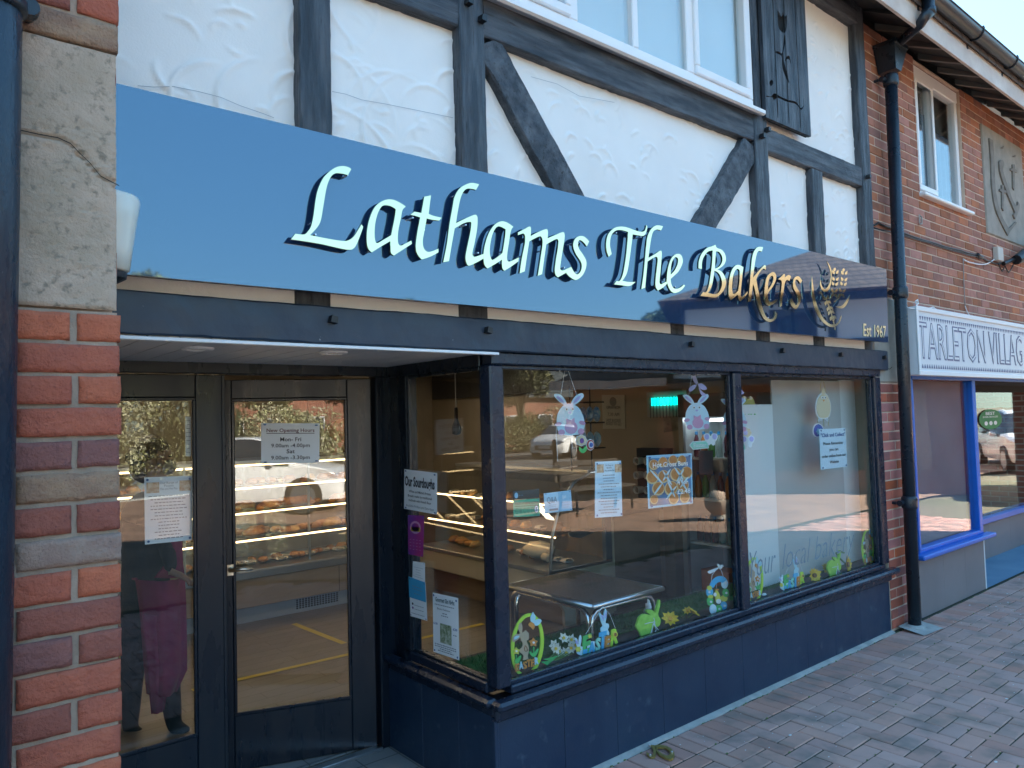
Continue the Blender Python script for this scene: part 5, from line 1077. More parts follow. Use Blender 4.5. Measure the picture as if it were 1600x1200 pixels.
# the table by the window
TB = T('cafe_table', 'square steel-edged cafe table with looped tubular legs inside the window', 'table', (3.05, .46, G))
c4 = [P(798, 915, z=.78), P(895, 890, z=.78), P(1037, 918, z=.78), P(925, 945, z=.78)]
tx0, tx1, ty0, ty1 = 2.765, 3.325, .13, .82
m_top = grid_mat('patterned_steel_top', (.20, .16, .13), (.13, .105, .085), (.30, .26, .22), .035, .02, .004, .25, axes='xy', bump=.0006); m_top.node_tree.nodes['Principled BSDF'].inputs['Metallic'].default_value = .7
box('table_top', (tx0, tx1, ty0, ty1, .765, .785), m_top, TB, c=.004)
mb = MB()
pts = [(tx0-.003, ty0-.003, .772), (tx1+.003, ty0-.003, .772), (tx1+.003, ty1+.003, .772), (tx0-.003, ty1+.003, .772)]
for a, b in zip(pts, pts[1:]+pts[:1]): mb.tube([a, b], .013, 8)
mb.put('steel_edge', m_steel, TB, smooth=True)
for i, (a, b) in enumerate((((tx0, ty0), (tx1, ty0)), ((tx0, ty1), (tx1, ty1)), ((tx0, ty0), (tx0, ty1)))):
    ax, ay = a; bx_, by = b; d = Vector((bx_-ax, by-ay, 0)).normalized(); o = Vector((ax, ay, 0)); e_ = Vector((bx_, by, 0)); r = .07; inn = Vector((.035, .035, 0)) if i == 2 else Vector((0, .04 if i == 0 else -.04, 0))
    o += inn+d*.03; e_ += inn-d*.03; o.z = e_.z = 0
    L = [o+Vector((0, 0, G)), o+Vector((0, 0, .74-r))]+[o+d*(r-r*math.cos(t))+Vector((0, 0, .74-r+r*math.sin(t))) for t in (.5, 1.0, 1.57)]+[e_-d*(r-r*math.cos(t))+Vector((0, 0, .74-r+r*math.sin(t))) for t in (1.57, 1.0, .5)]+[e_+Vector((0, 0, .74-r)), e_+Vector((0, 0, G))]
    MB().tube(L, .0135, 10).put('tube_leg', M('chrome_tube', (.6, .62, .64), .15, 1) if i == 0 else bpy.data.materials['chrome_tube'], TB, smooth=True)
# basket stand of crisps and small goods behind the left bunny
CR = T('crisp_stand', 'wire stand with blue crisp packets behind the hanging bunny', 'display stand', (4.2, 1.75, .5))
c = P(918, 670, y=1.78); mb = MB()
for z in (c.z-.16, c.z+.05, c.z+.22):
    mb.tube([(c.x-.12, 1.70, z), (c.x+.12, 1.70, z), (c.x+.12, 1.86, z), (c.x-.12, 1.86, z), (c.x-.12, 1.70, z)], .005, 5)
mb.tube([(c.x+.12, 1.86, 1.3), (c.x+.12, 1.86, c.z+.36)], .006, 5).tube([(c.x-.12, 1.86, 1.3), (c.x-.12, 1.86, c.z+.36)], .006, 5)
mb.put('wire_frame', m_pl_black, CR)
m_pack = [M('blue_packet', (.03, .2, .5), .35, col2=(.4, .5, .6), ns=30), M('red_packet', (.4, .03, .04), .35, col2=(.5, .45, .4), ns=26), M('sky_packet', (.12, .35, .55), .35, col2=(.55, .6, .6), ns=30)]
for z in (c.z-.15, c.z+.06):
    for k in range(3):
        q = MB().blob((c.x-.08+k*.08, 1.75, z+.06), (.04, .028, .065), 8, jit=.08); q.put('crisp_packet', m_pack[0 if z > c.z-.1 else 2], smooth=True, label='%s crisp packet in the %s basket of the wire stand, %s of three' % ((('blue', 'upper') if z > c.z-.1 else ('sky blue', 'lower')) + (('left', 'middle', 'right')[k],)), cat='crisp packet', group='crisp packets in the wire stand')

# white folding display screen behind the right-hand window, and dark surround
m_scr = M('white_display_board', (.62, .68, .68), .6); m_scr2 = M('shaded_display_board', (.42, .45, .44), .6)  # second is the white board darkened: shade of the turned-away middle panel in its colour
SCN = T('display_screen', 'pale folding display boards standing behind the right-hand window', 'screen', (5, .4, .565))
sc = [(4.20, .40), (4.545, .265), (4.76, .335), (5.70, .17)]; sc = [tuple(P(a_, b_, z=.57)[:2]) for a_, b_ in ((1158, 929), (1219, 909), (1325, 880), (1357, 869))]
tops = [1.80, 1.97, 1.98]
for (a, b, tp) in zip(sc, sc[1:], tops):
    d = Vector((b[0]-a[0], b[1]-a[1], 0)); nn = Vector((-d.y, d.x, 0)).normalized()*.012
    recalc(MB().prism([(a[0], a[1], .568), (b[0], b[1], .568), (b[0], b[1], tp), (a[0], a[1], tp)], nn).put('board', m_scr if tops.index(tp) != 1 else m_scr2, SCN))
sh_ = box('window_shelf', (2.11, 5.89, .095, .50, .545, .560), M('shelf_black', (.03, .03, .03), .6), B, c=.002)
# green display grass on the shelf
m_grass = M('green_paper_grass', (.015, .085, .02), .8, col2=(.03, .14, .03), ns=40)
V = []; F = []
for k in range(6500):
    x = random.uniform(2.14, 5.74); yb_ = .115+.06*(1+math.sin(x*5)); y = random.uniform(yb_+.02, .46); a = random.uniform(0, 6.3); l = random.uniform(.012, .034)
    if x > 4.1 and y > .28: continue
    dx, dy = math.cos(a)*.0018, math.sin(a)*.0018; hx, hy = random.uniform(-.02, .02), random.uniform(-.02, .02); i = len(V)
    V += [(x-dx, y-dy, .561), (x+dx, y+dy, .561), (x+hx, y+hy, .561+l)]; F.append((i, i+1, i+2))
mesh('display_grass', V, F, m_grass, kind='stuff')
mesh('display_mat', [(2.13, .20, .5615), (5.72, .20, .5615), (5.72, .47, .5615), (2.13, .47, .5615)], [(0, 1, 2, 3)], m_grass, label='dark green mat under the window decorations', cat='mat')
# ---------------------------------------------------------------- papers stuck to the glass
m_paper = M('printer_paper', (.84, .87, .90), .5)
m_ink = M('ink', (.03, .03, .04), .6); m_inkg = M('grey_ink', (.22, .24, .28), .6)
def paper(lab, pts, plane, parts, mat=None, cat='poster'):
    """parts: ('t', text, u, v, height, fit, material, bold) / ('r', u0, v0, u1, v1, mat) / ('d', v, u0, u1) a line too small to read"""
    o, n0 = plane; Q = [PP(a, b, o, n0) for a, b in pts]; n = Vector(n0).normalized()
    if n.dot(CAM-Q[0]) < 0: n = -n
    t = T('poster', lab, cat, (Q[3]+Q[2])/2)
    mb = MB(); nx, ny = 6, 8; at = lambda u, v, d=0: Q[0]+(Q[1]-Q[0])*u*(1-v)+(Q[2]-Q[3])*u*v+(Q[3]-Q[0])*v+n*d
    cur = lambda u, v: .0016*math.sin(u*3.1)*math.sin(v*4)-.0008
    V = [tuple(at(i/nx, j/ny, cur(i/nx, j/ny))) for j in range(ny+1) for i in range(nx+1)]; Fc = [(j*(nx+1)+i, j*(nx+1)+i+1, (j+1)*(nx+1)+i+1, (j+1)*(nx+1)+i) for j in range(ny) for i in range(nx)]
    mesh('paper_sheet', V, Fc, mat or m_paper, t, smooth=True)
    U = (at(1, .5)-at(0, .5)); W_ = U.length; U.normalize(); Vv = (at(.5, 0)-at(.5, 1)); H = Vv.length; Vv.normalize(); mats = []; mb = MB()
    def mi(m):
        if m not in mats: mats.append(m)
        return mats.index(m)
    for p in parts:
        if p[0] == 't':
            _, s_, u, v, h, fit, m, bold = p; c = at(u, v, .0048 if m is wht_ else .0022); print_text(mb, s_, c, U, Vv, h*H, N=n, m=mi(m), bold=bold, fit=fit*W_ if fit else None, th=.002)
        elif p[0] == 'r':
            _, u0, v0, u1, v1, m = p; dz = .0019+.0001*len(mb.F) % .0003; mb.add([at(u0, v1, dz), at(u1, v1, dz), at(u1, v0, dz), at(u0, v0, dz)], [(0, 1, 2, 3)], mi(m))
        elif p[0] == 'd':
            _, v, u0, u1 = p; u = u0
            while u < u1-.02:
                w = random.uniform(.03, .09); w = min(w, u1-u); mb.add([at(u, v+.008, .002), at(u+w, v+.008, .002), at(u+w, v-.006, .002), at(u, v-.006, .002)], [(0, 1, 2, 3)], mi(m_inkg)); u += w+.018
        elif p[0] == 'e':
            _, u, v, ru, rv, a, m, dz = p; e_ = ell(0, 0, ru, rv, a, 14); mb.add([at(u+x, v+z, dz) for x, z in e_][::-1], [tuple(range(14))], mi(m))
    if mb.F: mb.put('printed_text', mats, t)
    for u, v in ((.06, .04), (.94, .04), (.06, .96), (.94, .96)):
        pass
    q = MB()
    for u, v in ((.06, .04), (.94, .05), (.07, .96), (.95, .96)): q.add([at(u+.03*math.cos(i), v+.02*math.sin(i), .0024) for i in (0, 1.05, 2.1, 3.14, 4.19, 5.24)], [(0, 1, 2, 3, 4, 5)])
    q.put('blue_tack', M('blue_tack', (.06, .14, .32), .7) if 'blue_tack' not in bpy.data.materials else bpy.data.materials['blue_tack'], t, kind='stuff')
    return t
PW = ((0, .0575, 0), (0, 1, 0)); PS = ((2.0330, 0, 0), (1, 0, 0)); PD1 = ((0, .9615, 0), (0, 1, 0)); PD2 = (tuple(DO+DN*.006), tuple(DN))
wht_ = M('white_print', (.85, .85, .85), .5)
m_food = M('food_photo', (.42, .20, .08), .5, col2=(.65, .5, .35), ns=60, col3=(.25, .08, .04), ns3=90); m_blueh = M('blue_text', (.03, .10, .30), .6); m_lblue = M('pale_blue_print', (.30, .52, .68), .5); m_grn = M('green_print', (.10, .42, .24), .5)
lines = lambda v0, v1, n: [('d', v0+(v1-v0)*k/(n-1), *random.choice(((.12, .88), (.2, .8), (.28, .72), (.08, .94), (.3, .68)))) for k in range(n)]
paper('menu sheet with two food photos taped inside the left door leaf', [(225.4, 746), (300.7, 743), (300, 843.8), (226.5, 851)], PD1,
      [('r', .04, .08, .30, .24, m_food), ('r', .72, .07, .96, .23, m_food), ('t', 'Our Range of', .5, .11, .05, .38, m_inkg, 0), ('t', 'Pasties', .5, .155, .05, .2, m_inkg, 0), ('t', 'Pies and Hot Pies', .5, .20, .05, .36, m_inkg, 0)]+lines(.29, .93, 14))
paper('narrow white slip of paper high on the left door leaf', [(289.5, 651), (298.5, 651), (298.5, 713), (290, 713)], PD1, lines(.1, .9, 9))
paper('New Opening Hours notice on the right door leaf', [(408, 661), (499.5, 661.4), (499, 722.6), (408, 725)], PD2,
      [('t', 'New Opening Hours', .5, .22, .125, .82, M('dark_red_ink', (.12, .02, .03), .6), .012), ('r', .09, .245, .91, .26, m_ink), ('t', 'Mon- Fri', .5, .45, .14, .36, m_ink, .012), ('t', '9.00am -4.00pm', .5, .60, .13, .66, m_ink, .01), ('t', 'Sat', .5, .75, .14, .14, m_ink, .012), ('t', '9.00am -3.30pm', .5, .90, .13, .66, m_ink, .01)])
paper('Our Sourdoughs poster at the top of the porch side window', [(631.5, 733), (683, 739), (682.7, 804.4), (631, 794.8)], PS,
      [('t', 'Our Sourdoughs', .49, .40, .34, .9, m_ink, .03), ('t', 'White and Malted Artisan', .5, .56, .085, .66, m_ink, .01), ('t', 'Breads made by traditional', .5, .67, .085, .72, m_ink, .01), ('t', 'methods with french flour', .5, .78, .085, .68, m_ink, .01), ('t', 'Available Fridays and Saturdays', .5, .92, .085, .84, m_inkg, 0)])
m_mag = M('magenta_poster', (.42, .03, .20), .45, col2=(.18, .04, .30), ns=9); m_yel = M('yellow_print', (.65, .42, .05), .5)
paper('magenta event leaflet below the sourdough poster', [(637, 804.7), (662.6, 805.8), (661, 870.7), (637.6, 865.8)], PS,
      [('e', .5, .3, .34, .16, 0, M('pink_burst', (.62, .3, .5), .5), .0019), ('e', .5, .3, .24, .11, 0, m_mag, .0021), ('r', .22, .29, .80, .40, m_yel), ('t', 'CARNIVAL', .5, .375, .07, .5, m_ink, .02)]+[('t', '- - - -', .5, .62+.08*k, .06, .7, M('pale_pink', (.7, .45, .6), .5) if k == 0 else bpy.data.materials['pale_pink'], .02) for k in range(4)], mat=m_mag)
paper('small white card between the magenta and the blue leaflets', [(644.8, 876.8), (664, 879.5), (664, 912), (644, 904)], ((2.0345, 0, 0), (1, 0, 0)), lines(.3, .8, 5))
paper('leaflet with a sky blue upper half low in the porch side window', [(638.7, 900.7), (664.6, 909.8), (667.6, 970.3), (641, 962.6)], PS, [('r', .0, .0, 1, .52, M('sky_blue_print', (.05, .36, .62), .5)), ('e', .2, .66, .05, .03, 0, m_ink, .0021), ('e', .2, .76, .05, .03, 0, M('purple_ink', (.15, .03, .25), .5), .0021), ('d', .2, .2, .8), ('d', .27, .2, .8), ('d', .38, .3, .7), ('d', .68, .3, .85), ('d', .78, .3, .85), ('d', .9, .1, .9)])
paper('white event poster with a green picture, lowest in the porch side window', [(675.8, 925.7), (715.7, 934.5), (717.6, 1032), (677, 1018.4)], PS,
      [('t', 'Gourmet Gin Night', .5, .13, .10, .74, M('olive_ink', (.14, .2, .22), .6), .03), ('d', .18, .1, .85), ('t', 'Bistro Fashions', .45, .26, .045, .5, m_ink, 0), ('d', .31, .4, .6), ('d', .35, .35, .65), ('r', .30, .48, .74, .80, M('green_picture', (.10, .16, .06), .5, col2=(.55, .6, .5), ns=50)), ('t', '6.30', .12, .52, .05, .16, m_blueh, .02), ('t', '£20', .88, .54, .05, .16, m_blueh, .02), ('d', .62, .8, .95)]+lines(.84, .94, 4))
# main window
paper('green food hygiene rating sticker scored 5 in the bottom left of the big window', [(802, 782), (843, 778.5), (843.7, 806), (802.5, 808)], PW,
      [('t', 'FOOD HYGIENE RATING', .5, .28, .2, .9, m_ink, .012), ('r', .04, .36, .96, .385, m_ink)]+[x for k in range(5) for x in (('e', .12+.145*k, .64, .055, .15, 0, m_ink, .002), ('e', .12+.145*k, .64, .045, .125, 0, m_grn, .0022), ('t', str(k), .12+.145*k, .70, .16, .03, m_ink, 0))]+[('e', .86, .60, .085, .24, 0, m_ink, .002), ('e', .86, .60, .07, .2, 0, m_paper, .0022), ('t', '5', .86, .72, .34, .08, m_ink, .03), ('t', 'VERY GOOD', .84, .95, .1, .2, m_ink, 0)], mat=m_grn, cat='sticker')
t = paper('dark backing card with a blue dot above the hygiene sticker', [(801.5, 768), (842.5, 764), (842.8, 777.5), (801.8, 781)], PW, [('e', .11, .5, .07, .35, 0, m_lblue, .002), ('t', '- -', .28, .6, .3, .14, m_lblue, .02)], mat=M('dark_card', (.06, .05, .04), .5), cat='sticker')
paper('small two-tone blue leaflet beside the hygiene sticker', [(849.6, 771), (892, 766), (894.5, 797.5), (851.7, 802.3)], PW, [('r', .5, .02, .98, .98, m_lblue), ('t', 'Q&A', .27, .5, .42, .36, m_inkg, 0), ('r', .15, .80, .46, .90, m_inkg), ('d', .62, .15, .42), ('d', .7, .12, .4), ('t', 'Q&A', .72, .35, .2, .14, m_paper, 0), ('d', .55, .6, .9), ('d', .68, .6, .9), ('d', .8, .64, .85)], mat=M('bluewhite_card', (.5, .68, .8), .5), cat='leaflet')
paper('tall menu sheet with two small food photos in the middle of the big window', [(930, 721.5), (970.6, 719.8), (972.6, 806.4), (929.6, 809.2)], PW,
      [('r', .05, .05, .31, .20, m_food), ('r', .74, .06, 1.0, .205, m_food), ('t', 'Our Range of', .52, .085, .04, .3, m_ink, 0), ('t', 'Quiche', .52, .13, .04, .2, m_ink, 0), ('t', 'Pies and Hot Pies', .53, .18, .04, .36, m_ink, 0)]+lines(.25, .92, 14), mat=M('bluish_paper', (.55, .72, .82), .5))
bun = M('glazed_bun', (.55, .24, .07), .35, col2=(.42, .16, .045), ns=30); bun2 = M('pale_bun_edge', (.68, .48, .24), .5); crs = M('cross_icing', (.55, .68, .70), .5); wht = wht_
R7 = random.Random(3); buns = [('r', .035, .055, .965, .955, M('dim_photo', (.16, .13, .12), .5, col2=(.06, .22, .42), ns=7))]
for k, (u, v, s_, a) in enumerate(((.14, .18, .8, .4), (.34, .14, .8, -.3), (.56, .12, .8, .2), (.76, .13, .8, -.2), (.10, .42, 1, .5), (.34, .42, 1, -.4), (.62, .40, 1.05, .4), (.86, .38, 1, .1), (.22, .64, 1.05, .3), (.50, .66, 1.15, -.4), (.76, .62, 1.1, .4), (.12, .84, .7, .9), (.55, .88, .9, -.5), (.80, .86, .9, .2))):
    d = .0020+.00006*k; buns += [('e', u, min(v, .86), .13*s_, .125*s_, a, bun2, d), ('e', u+.005, min(v, .86)-.01, .11*s_, .105*s_, a, bun, d+.00002)]
for (u0, v0, u1, v1) in ((.05, .26, .32, .56), (.30, .55, .12, .75), (.32, .3, .52, .6), (.5, .28, .32, .5), (.58, .25, .78, .52), (.8, .3, .62, .55), (.42, .5, .58, .84), (.62, .62, .38, .86), (.68, .45, .86, .74), (.9, .46, .7, .66)):
    d = .0032; L = math.hypot(u1-u0, v1-v0); nx_, ny_ = -(v1-v0)/L*.018, (u1-u0)/L*.018
    buns.append(('e', (u0+u1)/2, (v0+v1)/2, L/2, .020, math.atan2(v1-v0, u1-u0), crs, d))
paper('Hot Cross Buns 4 for £2.48 poster in the big window', [(1010, 712), (1080.9, 708), (1082.9, 786.7), (1013, 795)], PW,
      buns+[('r', 0, 0, 1, .05, m_lblue), ('t', 'Hot Cross Buns', .5, .235, .135, .78, wht, .014), ('t', '4 for', .76, .60, .13, .25, wht, .014), ('t', '£2.48', .78, .78, .13, .30, wht, .016)], mat=M('blue_border_paper', (.35, .66, .82), .5))
paper('Click and Collect notice in the right-hand window', [(1280, 670.7), (1320.9, 668.6), (1324, 729), (1282.6, 734)], PW,
      [('t', '"Click and Collect"', .5, .20, .13, .92, m_blueh, .02), ('t', 'Please Remember', .5, .40, .10, .76, m_ink, .014), ('t', 'you can', .5, .555, .10, .34, m_ink, .014), ('t', 'order online from our', .5, .715, .10, .92, m_ink, .014), ('t', 'Website', .5, .87, .10, .34, m_ink, .014)], mat=M('bluish_notice', (.55, .74, .84), .5))
q_ = [P(a, b, y=.9) for a, b in ((1092, 704), (1114, 704), (1114, 741), (1093, 741))]
t = T('price_list', 'lilac price list hanging inside behind the hanging bunny', 'price list', q_[3]); MB().prism(q_, (0, .002, 0)).put('paper_sheet', M('lilac_paper', (.34, .33, .42), .6), t)
# lettering on the right-hand glass
m_vinyl = M('grey_vinyl_letter', (.15, .22, .27), .5)
VL = T('window_lettering', 'grey vinyl italic lettering low on the right-hand window glass', 'lettering', (5, .043, .8)); 
wls = [('Your', (1172, 888), (1213, 902), (1213, 878)), ('local', (1222, 880), (1268, 888), (1268, 868)), ('bakery', (1273, 873), (1336, 870), (1336, 855))]
for s_, a, b, c in wls:
    p0, p1 = P(*a, y=.0425), P(b[0], (b[1]+c[1])/2, y=.0425); e = text_mesh(s_, -.012, .35, .01); w = (p1.x-p0.x); zb = .70
    mesh('word', [(p0.x+v[0]*w/e[2], .0428-v[2]*.05, .725+v[1]*.235) for v in e[0]], e[1], m_vinyl, VL)
# ---------------------------------------------------------------- Easter decorations
c_ = lambda n, c, c2=None: M('craft_'+n, c, .6, col2=c2, ns=30)
k_lime, k_green, k_tan, k_or, k_blue, k_yel, k_pink, k_lil, k_sky, k_wh, k_brown, k_mint = (c_('lime', (.45, .72, .05)), c_('green', (.06, .46, .12)), c_('tan', (.45, .36, .24)), c_('orange', (.62, .26, .05)), c_('pale_blue', (.42, .70, .80)), c_('yellow', (.62, .62, .08)), c_('pink', (.58, .34, .52)), c_('lilac', (.42, .42, .72)), c_('sky', (.05, .42, .72)), c_('white', (.72, .78, .80)), c_('brown', (.22, .11, .04)), c_('mint', (.28, .68, .55)))
k_egg = c_('egg_white_blue', (.55, .76, .86)); k_gl = c_('glitter_lime', (.22, .52, .05), (.34, .66, .1)); k_rib = c_('ribbon', (.70, .76, .78)); k_choc = c_('dark', (.03, .03, .03)); k_cream = c_('cream', (.62, .56, .38)); k_navy = c_('navy', (.05, .12, .42))
def deco(name, lab, cat, O, yw=0., group=None):
    t = T(name, lab, cat, O, group); t.rotation_euler = (0, 0, yw); return t
def lpiece(name, t, loops, mat, d=0, th=.004):
    """loops in local (u, v) metres; d = distance towards the viewer"""
    V, F = curve_mesh(loops, th); me = bpy.data.meshes.new(name); me.from_pydata([(v[0], -d-v[2], v[1]) for v in V], [], F); me.materials.append(mat); o = bpy.data.objects.new(name, me); COL.objects.link(o); o.parent = t; return recalc(o)
def lmesh(name, t, mb, mat, smooth=False):
    me = bpy.data.meshes.new(name); me.from_pydata(mb.V, [], mb.F); 
    for m in (mat if isinstance(mat, list) else [mat]): me.materials.append(m)
    if isinstance(mat, list): me.polygons.foreach_set('material_index', mb.M)
    if smooth: me.polygons.foreach_set('use_smooth', [True]*len(me.polygons))
    o = bpy.data.objects.new(name, me); COL.objects.link(o); o.parent = t; return o
def copy_thing(t, loc, lab, yw=0, sc=1.):
    r = t.copy(); COL.objects.link(r); r.location = loc; r.rotation_euler = (0, 0, yw); r.scale = (sc, sc, sc); r['label'] = lab
    for ch in t.children:
        c = ch.copy(); COL.objects.link(c); c.parent = r
        for g_ in ch.children: d = g_.copy(); COL.objects.link(d); d.parent = c
    return r
class PXF:
    """survey tracing -> local metres on the window plane"""
    def __init__(s, ox, oy, sc, y, org): s.a = (ox, oy, sc, y); s.o = P(ox+org[0]/sc, oy+org[1]/sc, y=y)
    def __call__(s, pts, sm=True, sub=5):
        ox, oy, sc, y = s.a; q = smooth(pts, sub) if sm else [p[:2] for p in pts]; out = []
        for a, b in q:
            w = P(ox+a/sc, oy+b/sc, y=y); out.append((w.x-s.o.x, w.z-s.o.z))
        return out
def flower(cx, cy, r, n=5, ir=.55, ph=0):
    return [(cx+r*(1 if k % 2 == 0 else ir)*math.cos(ph+math.pi*k/n), cy+r*(1 if k % 2 == 0 else ir)*math.sin(ph+math.pi*k/n)) for k in range(2*n)]
# oval bunny signs
f = PXF(790, 930, 8.57, .115, (285, 1095)); t = deco('oval_easter_sign', 'lime oval EASTER sign with a bunny against the corner post of the big window', 'Easter sign', f.o, group='lime oval Easter signs'); ov = t
E0 = lambda k: [(288+(220-k)*math.cos(a)-22*math.sin(a), 668+(427-k)*math.sin(a)-20*math.cos(a)) for a in (i*math.pi/16 for i in range(32))]
lpiece('oval_ring', t, [f(E0(0), False), f(E0(44), False)], k_lime, 0, .006)
lpiece('bunny', t, [f([(200, 368), (217, 420), (215, 498), (240, 488), (262, 465), (278, 485), (302, 505), (305, 545), (300, 590), (276, 612), (300, 680), (302, 760), (290, 810), (300, 850, 1), (225, 870, 1), (230, 800), (187, 760), (190, 720), (212, 700), (225, 640), (200, 600), (193, 562), (150, 600), (92, 622), (86, 565), (130, 522), (187, 515), (165, 450), (175, 390)])], k_tan, .002)
lpiece('inner_ear', t, [f([(105, 590), (120, 550), (175, 540), (150, 575)])], k_blue, .0048, .002)
lpiece('bunny_arm', t, [f([(250, 670), (240, 720), (255, 752), (285, 740), (280, 700), (262, 672), (258, 676), (274, 705), (276, 735), (258, 744), (247, 720), (256, 676)])], k_brown, .005, .002)
for (cx, cy, r, m, n) in ((365, 630, 62, k_or, 5), (135, 745, 52, k_yel, 5)):
    lpiece('flower', t, [f(flower(cx, cy, r, n, .62, -1.57))], m, .003); lpiece('flower_centre', t, [f(ell(cx, cy, r*.24, r*.24), False)], k_wh, .0062, .002)
lpiece('leaf', t, [f([(366, 690, 1), (380, 692, 1), (384, 760), (430, 712), (432, 745), (395, 815), (350, 815), (315, 765), (330, 755), (365, 775)])], k_green, .001)
lpiece('leaf', t, [f([(132, 800, 1), (145, 800, 1), (148, 850), (195, 806), (203, 830), (165, 912), (110, 905), (98, 850), (132, 860)])], k_green, .001)
lpiece('butterfly', t, [f([(355, 220, 1), (388, 290), (382, 330), (440, 313), (470, 340, 1), (430, 392), (388, 405), (365, 372), (328, 350), (322, 290)])], k_blue, .006); lpiece('butterfly_wing', t, [f([(292, 380), (325, 350), (372, 398), (352, 455), (326, 425), (300, 410)])], k_or, .0085, .003)
mbs = {}
z0 = f([(115, 1015, 1)], False)[0]; x1 = f([(425, 905, 1)], False)[0][0]; wd = (x1-z0[0])/6; hh = .044
for k, ch in enumerate('EASTER'):
    m = k_blue if k in (1, 5) else k_or; e = text_mesh(ch, .045, 0, .01); q = MB(); x = z0[0]+wd*k; zz = z0[1]+.004*(k % 2); s2 = wd*1.0
    q.add([(x+v[0]*s2/e[2], -.006-(v[2] > 0)*.004, zz+.002*k/5*0+v[1]*hh) for v in e[0]], e[1]); lmesh('letter', t, q, m)
copy_thing(ov, P(1178.5, 944, y=.115), 'lime oval EASTER sign half hidden behind the mullion in the right-hand window'); c2_ = P(1357, 887, y=.115); copy_thing(ov, c2_, 'lime oval EASTER sign at the far right end of the right-hand window')
# standing EASTER word with a bunny
f = PXF(790, 930, 8.57, .10, (1210, 770)); t = deco('easter_word_sign', 'standing pastel EASTER word sign with a bunny in the big window', 'Easter sign', f.o, group='pastel EASTER word signs'); ws_ = t
def big(ch, quad, m, d=.0):
    """letter block filling a traced quad: bottom-left, bottom-right, top-left"""
    a, b, c = [f([(p[0], p[1], 1)], False)[0] for p in quad]; e = text_mesh(ch, .05, 0, .01); q = MB(); H = .70
    q.add([(a[0]+(b[0]-a[0])*v[0]/e[2]+(c[0]-a[0])*v[1]/H, -d-(v[2] > 0)*.005, a[1]+(b[1]-a[1])*v[0]/e[2]+(c[1]-a[1])*v[1]/H) for v in e[0]], e[1]); return lmesh('letter', t, q, m)
big('E', ((1020, 780), (1130, 735), (1030, 560)), k_green); lpiece('letter_block', t, [f([(1085, 770, 1), (1190, 745, 1), (1190, 615, 1), (1100, 625, 1)], False)], k_egg); big('A', ((1095, 765), (1180, 745), (1105, 640)), k_sky, .005)
big('S', ((1195, 745), (1262, 720), (1200, 590)), k_mint); big('T', ((1235, 730), (1335, 700), (1240, 510)), k_sky, .003); lpiece('letter_block', t, [f([(1305, 712, 1), (1385, 690, 1), (1395, 540, 1), (1325, 550, 1)], False)], k_wh, -.002); big('E', ((1315, 705), (1385, 680), (1325, 560)), k_or, .004); big('R', ((1395, 665), (1495, 620), (1405, 470)), k_lime, .002)
lpiece('flower', t, [f(ell(1450, 520, 34, 40), False)], k_yel, .008, .003); lpiece('flower_centre', t, [f(ell(1452, 520, 17, 22), False)], k_brown, .0105, .002); lpiece('flower', t, [f(flower(1115, 545, 30, 6, .7))], k_yel, .008, .003)
bf = lambda dx, dy, s: [(dx+s*a, dy+s*b) for a, b in ((0, 0), (-45, -30), (-50, -80), (-25, -110), (-45, -160), (-60, -220), (-75, -270), (-58, -285), (-35, -240), (-18, -180), (-15, -240), (0, -310), (18, -335), (30, -290), (25, -220), (15, -150), (50, -140), (60, -100), (45, -60), (62, -20), (55, 15), (20, 5))]
lpiece('bunny', t, [f(bf(1320, 520, 1))], k_blue, .001); lpiece('inner_ear', t, [f([(1285, 300), (1275, 270), (1290, 265), (1310, 310), (1308, 340)])], k_lil, .004, .002); lpiece('inner_ear', t, [f([(1318, 280), (1335, 215), (1342, 250), (1332, 300)])], k_lil, .004, .002)
lpiece('bunny', t, [f(bf(985, 800, .8))], k_egg, .002); lpiece('inner_ear', t, [f([(930, 640), (925, 612), (945, 605), (965, 650)])], k_lil, .005, .002); lpiece('flower', t, [f(flower(960, 720, 42, 6, .7))], k_yel, .006, .003); lpiece('letter_block', t, [f([(1025, 785, 1), (1085, 772, 1), (1085, 715, 1), (1025, 730, 1)], False)], k_sky, .004)
a, b, c = [f([(p[0], p[1], 1)], False)[0] for p in ((1070, 520), (1300, 155), (1465, 440))]; lmesh('string', t, MB().tube([(a[0], -.002, a[1]), (b[0], .002, b[1]), (b[0]+.004, .002, b[1]), ((b[0]+c[0])/2+.008, 0, (b[1]+c[1])/2+.015), (c[0], -.002, c[1])], .0012, 5), k_rib)
copy_thing(ws_, P(1130+320/3, 560+1080/3, y=.10), 'pastel EASTER word sign with a bunny in the right-hand window')
# green glitter bunnies
f = PXF(980, 860, 8, .11, (240, 1085)); t = deco('green_bunny', 'bright green glitter bunny tied with white ribbon in the big window', 'bunny ornament', f.o, group='green glitter bunnies'); gb_ = t
lpiece('bunny_body', t, [f([(120, 900), (140, 840), (182, 800), (225, 793), (280, 806), (262, 790), (232, 758), (255, 738), (305, 745), (342, 780), (352, 740), (370, 680), (388, 618), (402, 625), (400, 690), (378, 800), (405, 860), (400, 922), (368, 955), (335, 945), (305, 985), (275, 1070, 1), (165, 1085, 1), (150, 1030), (110, 970), (105, 940)])], k_gl, 0, .012)
ba, bb = f([(110, 1080, 1)], False)[0], f([(385, 1045, 1)], False)[0]; lmesh('white_base', t, MB().box(ba[0], bb[0], -.03, .03, -.002, .004, c=.001), k_wh)
q = MB(); 
for L in ([(315, 840), (330, 900), (300, 940), (290, 1020)], [(315, 880), (340, 950), (372, 990)], [(310, 900), (290, 985), (270, 1060)], [(320, 920), (345, 985), (320, 1040)], [(200, 915), (260, 900), (315, 890)]):
    q.tube([(a[0], -.010, a[1]) for a in f([(p[0], p[1], 1) for p in L], False)], .002, 5)
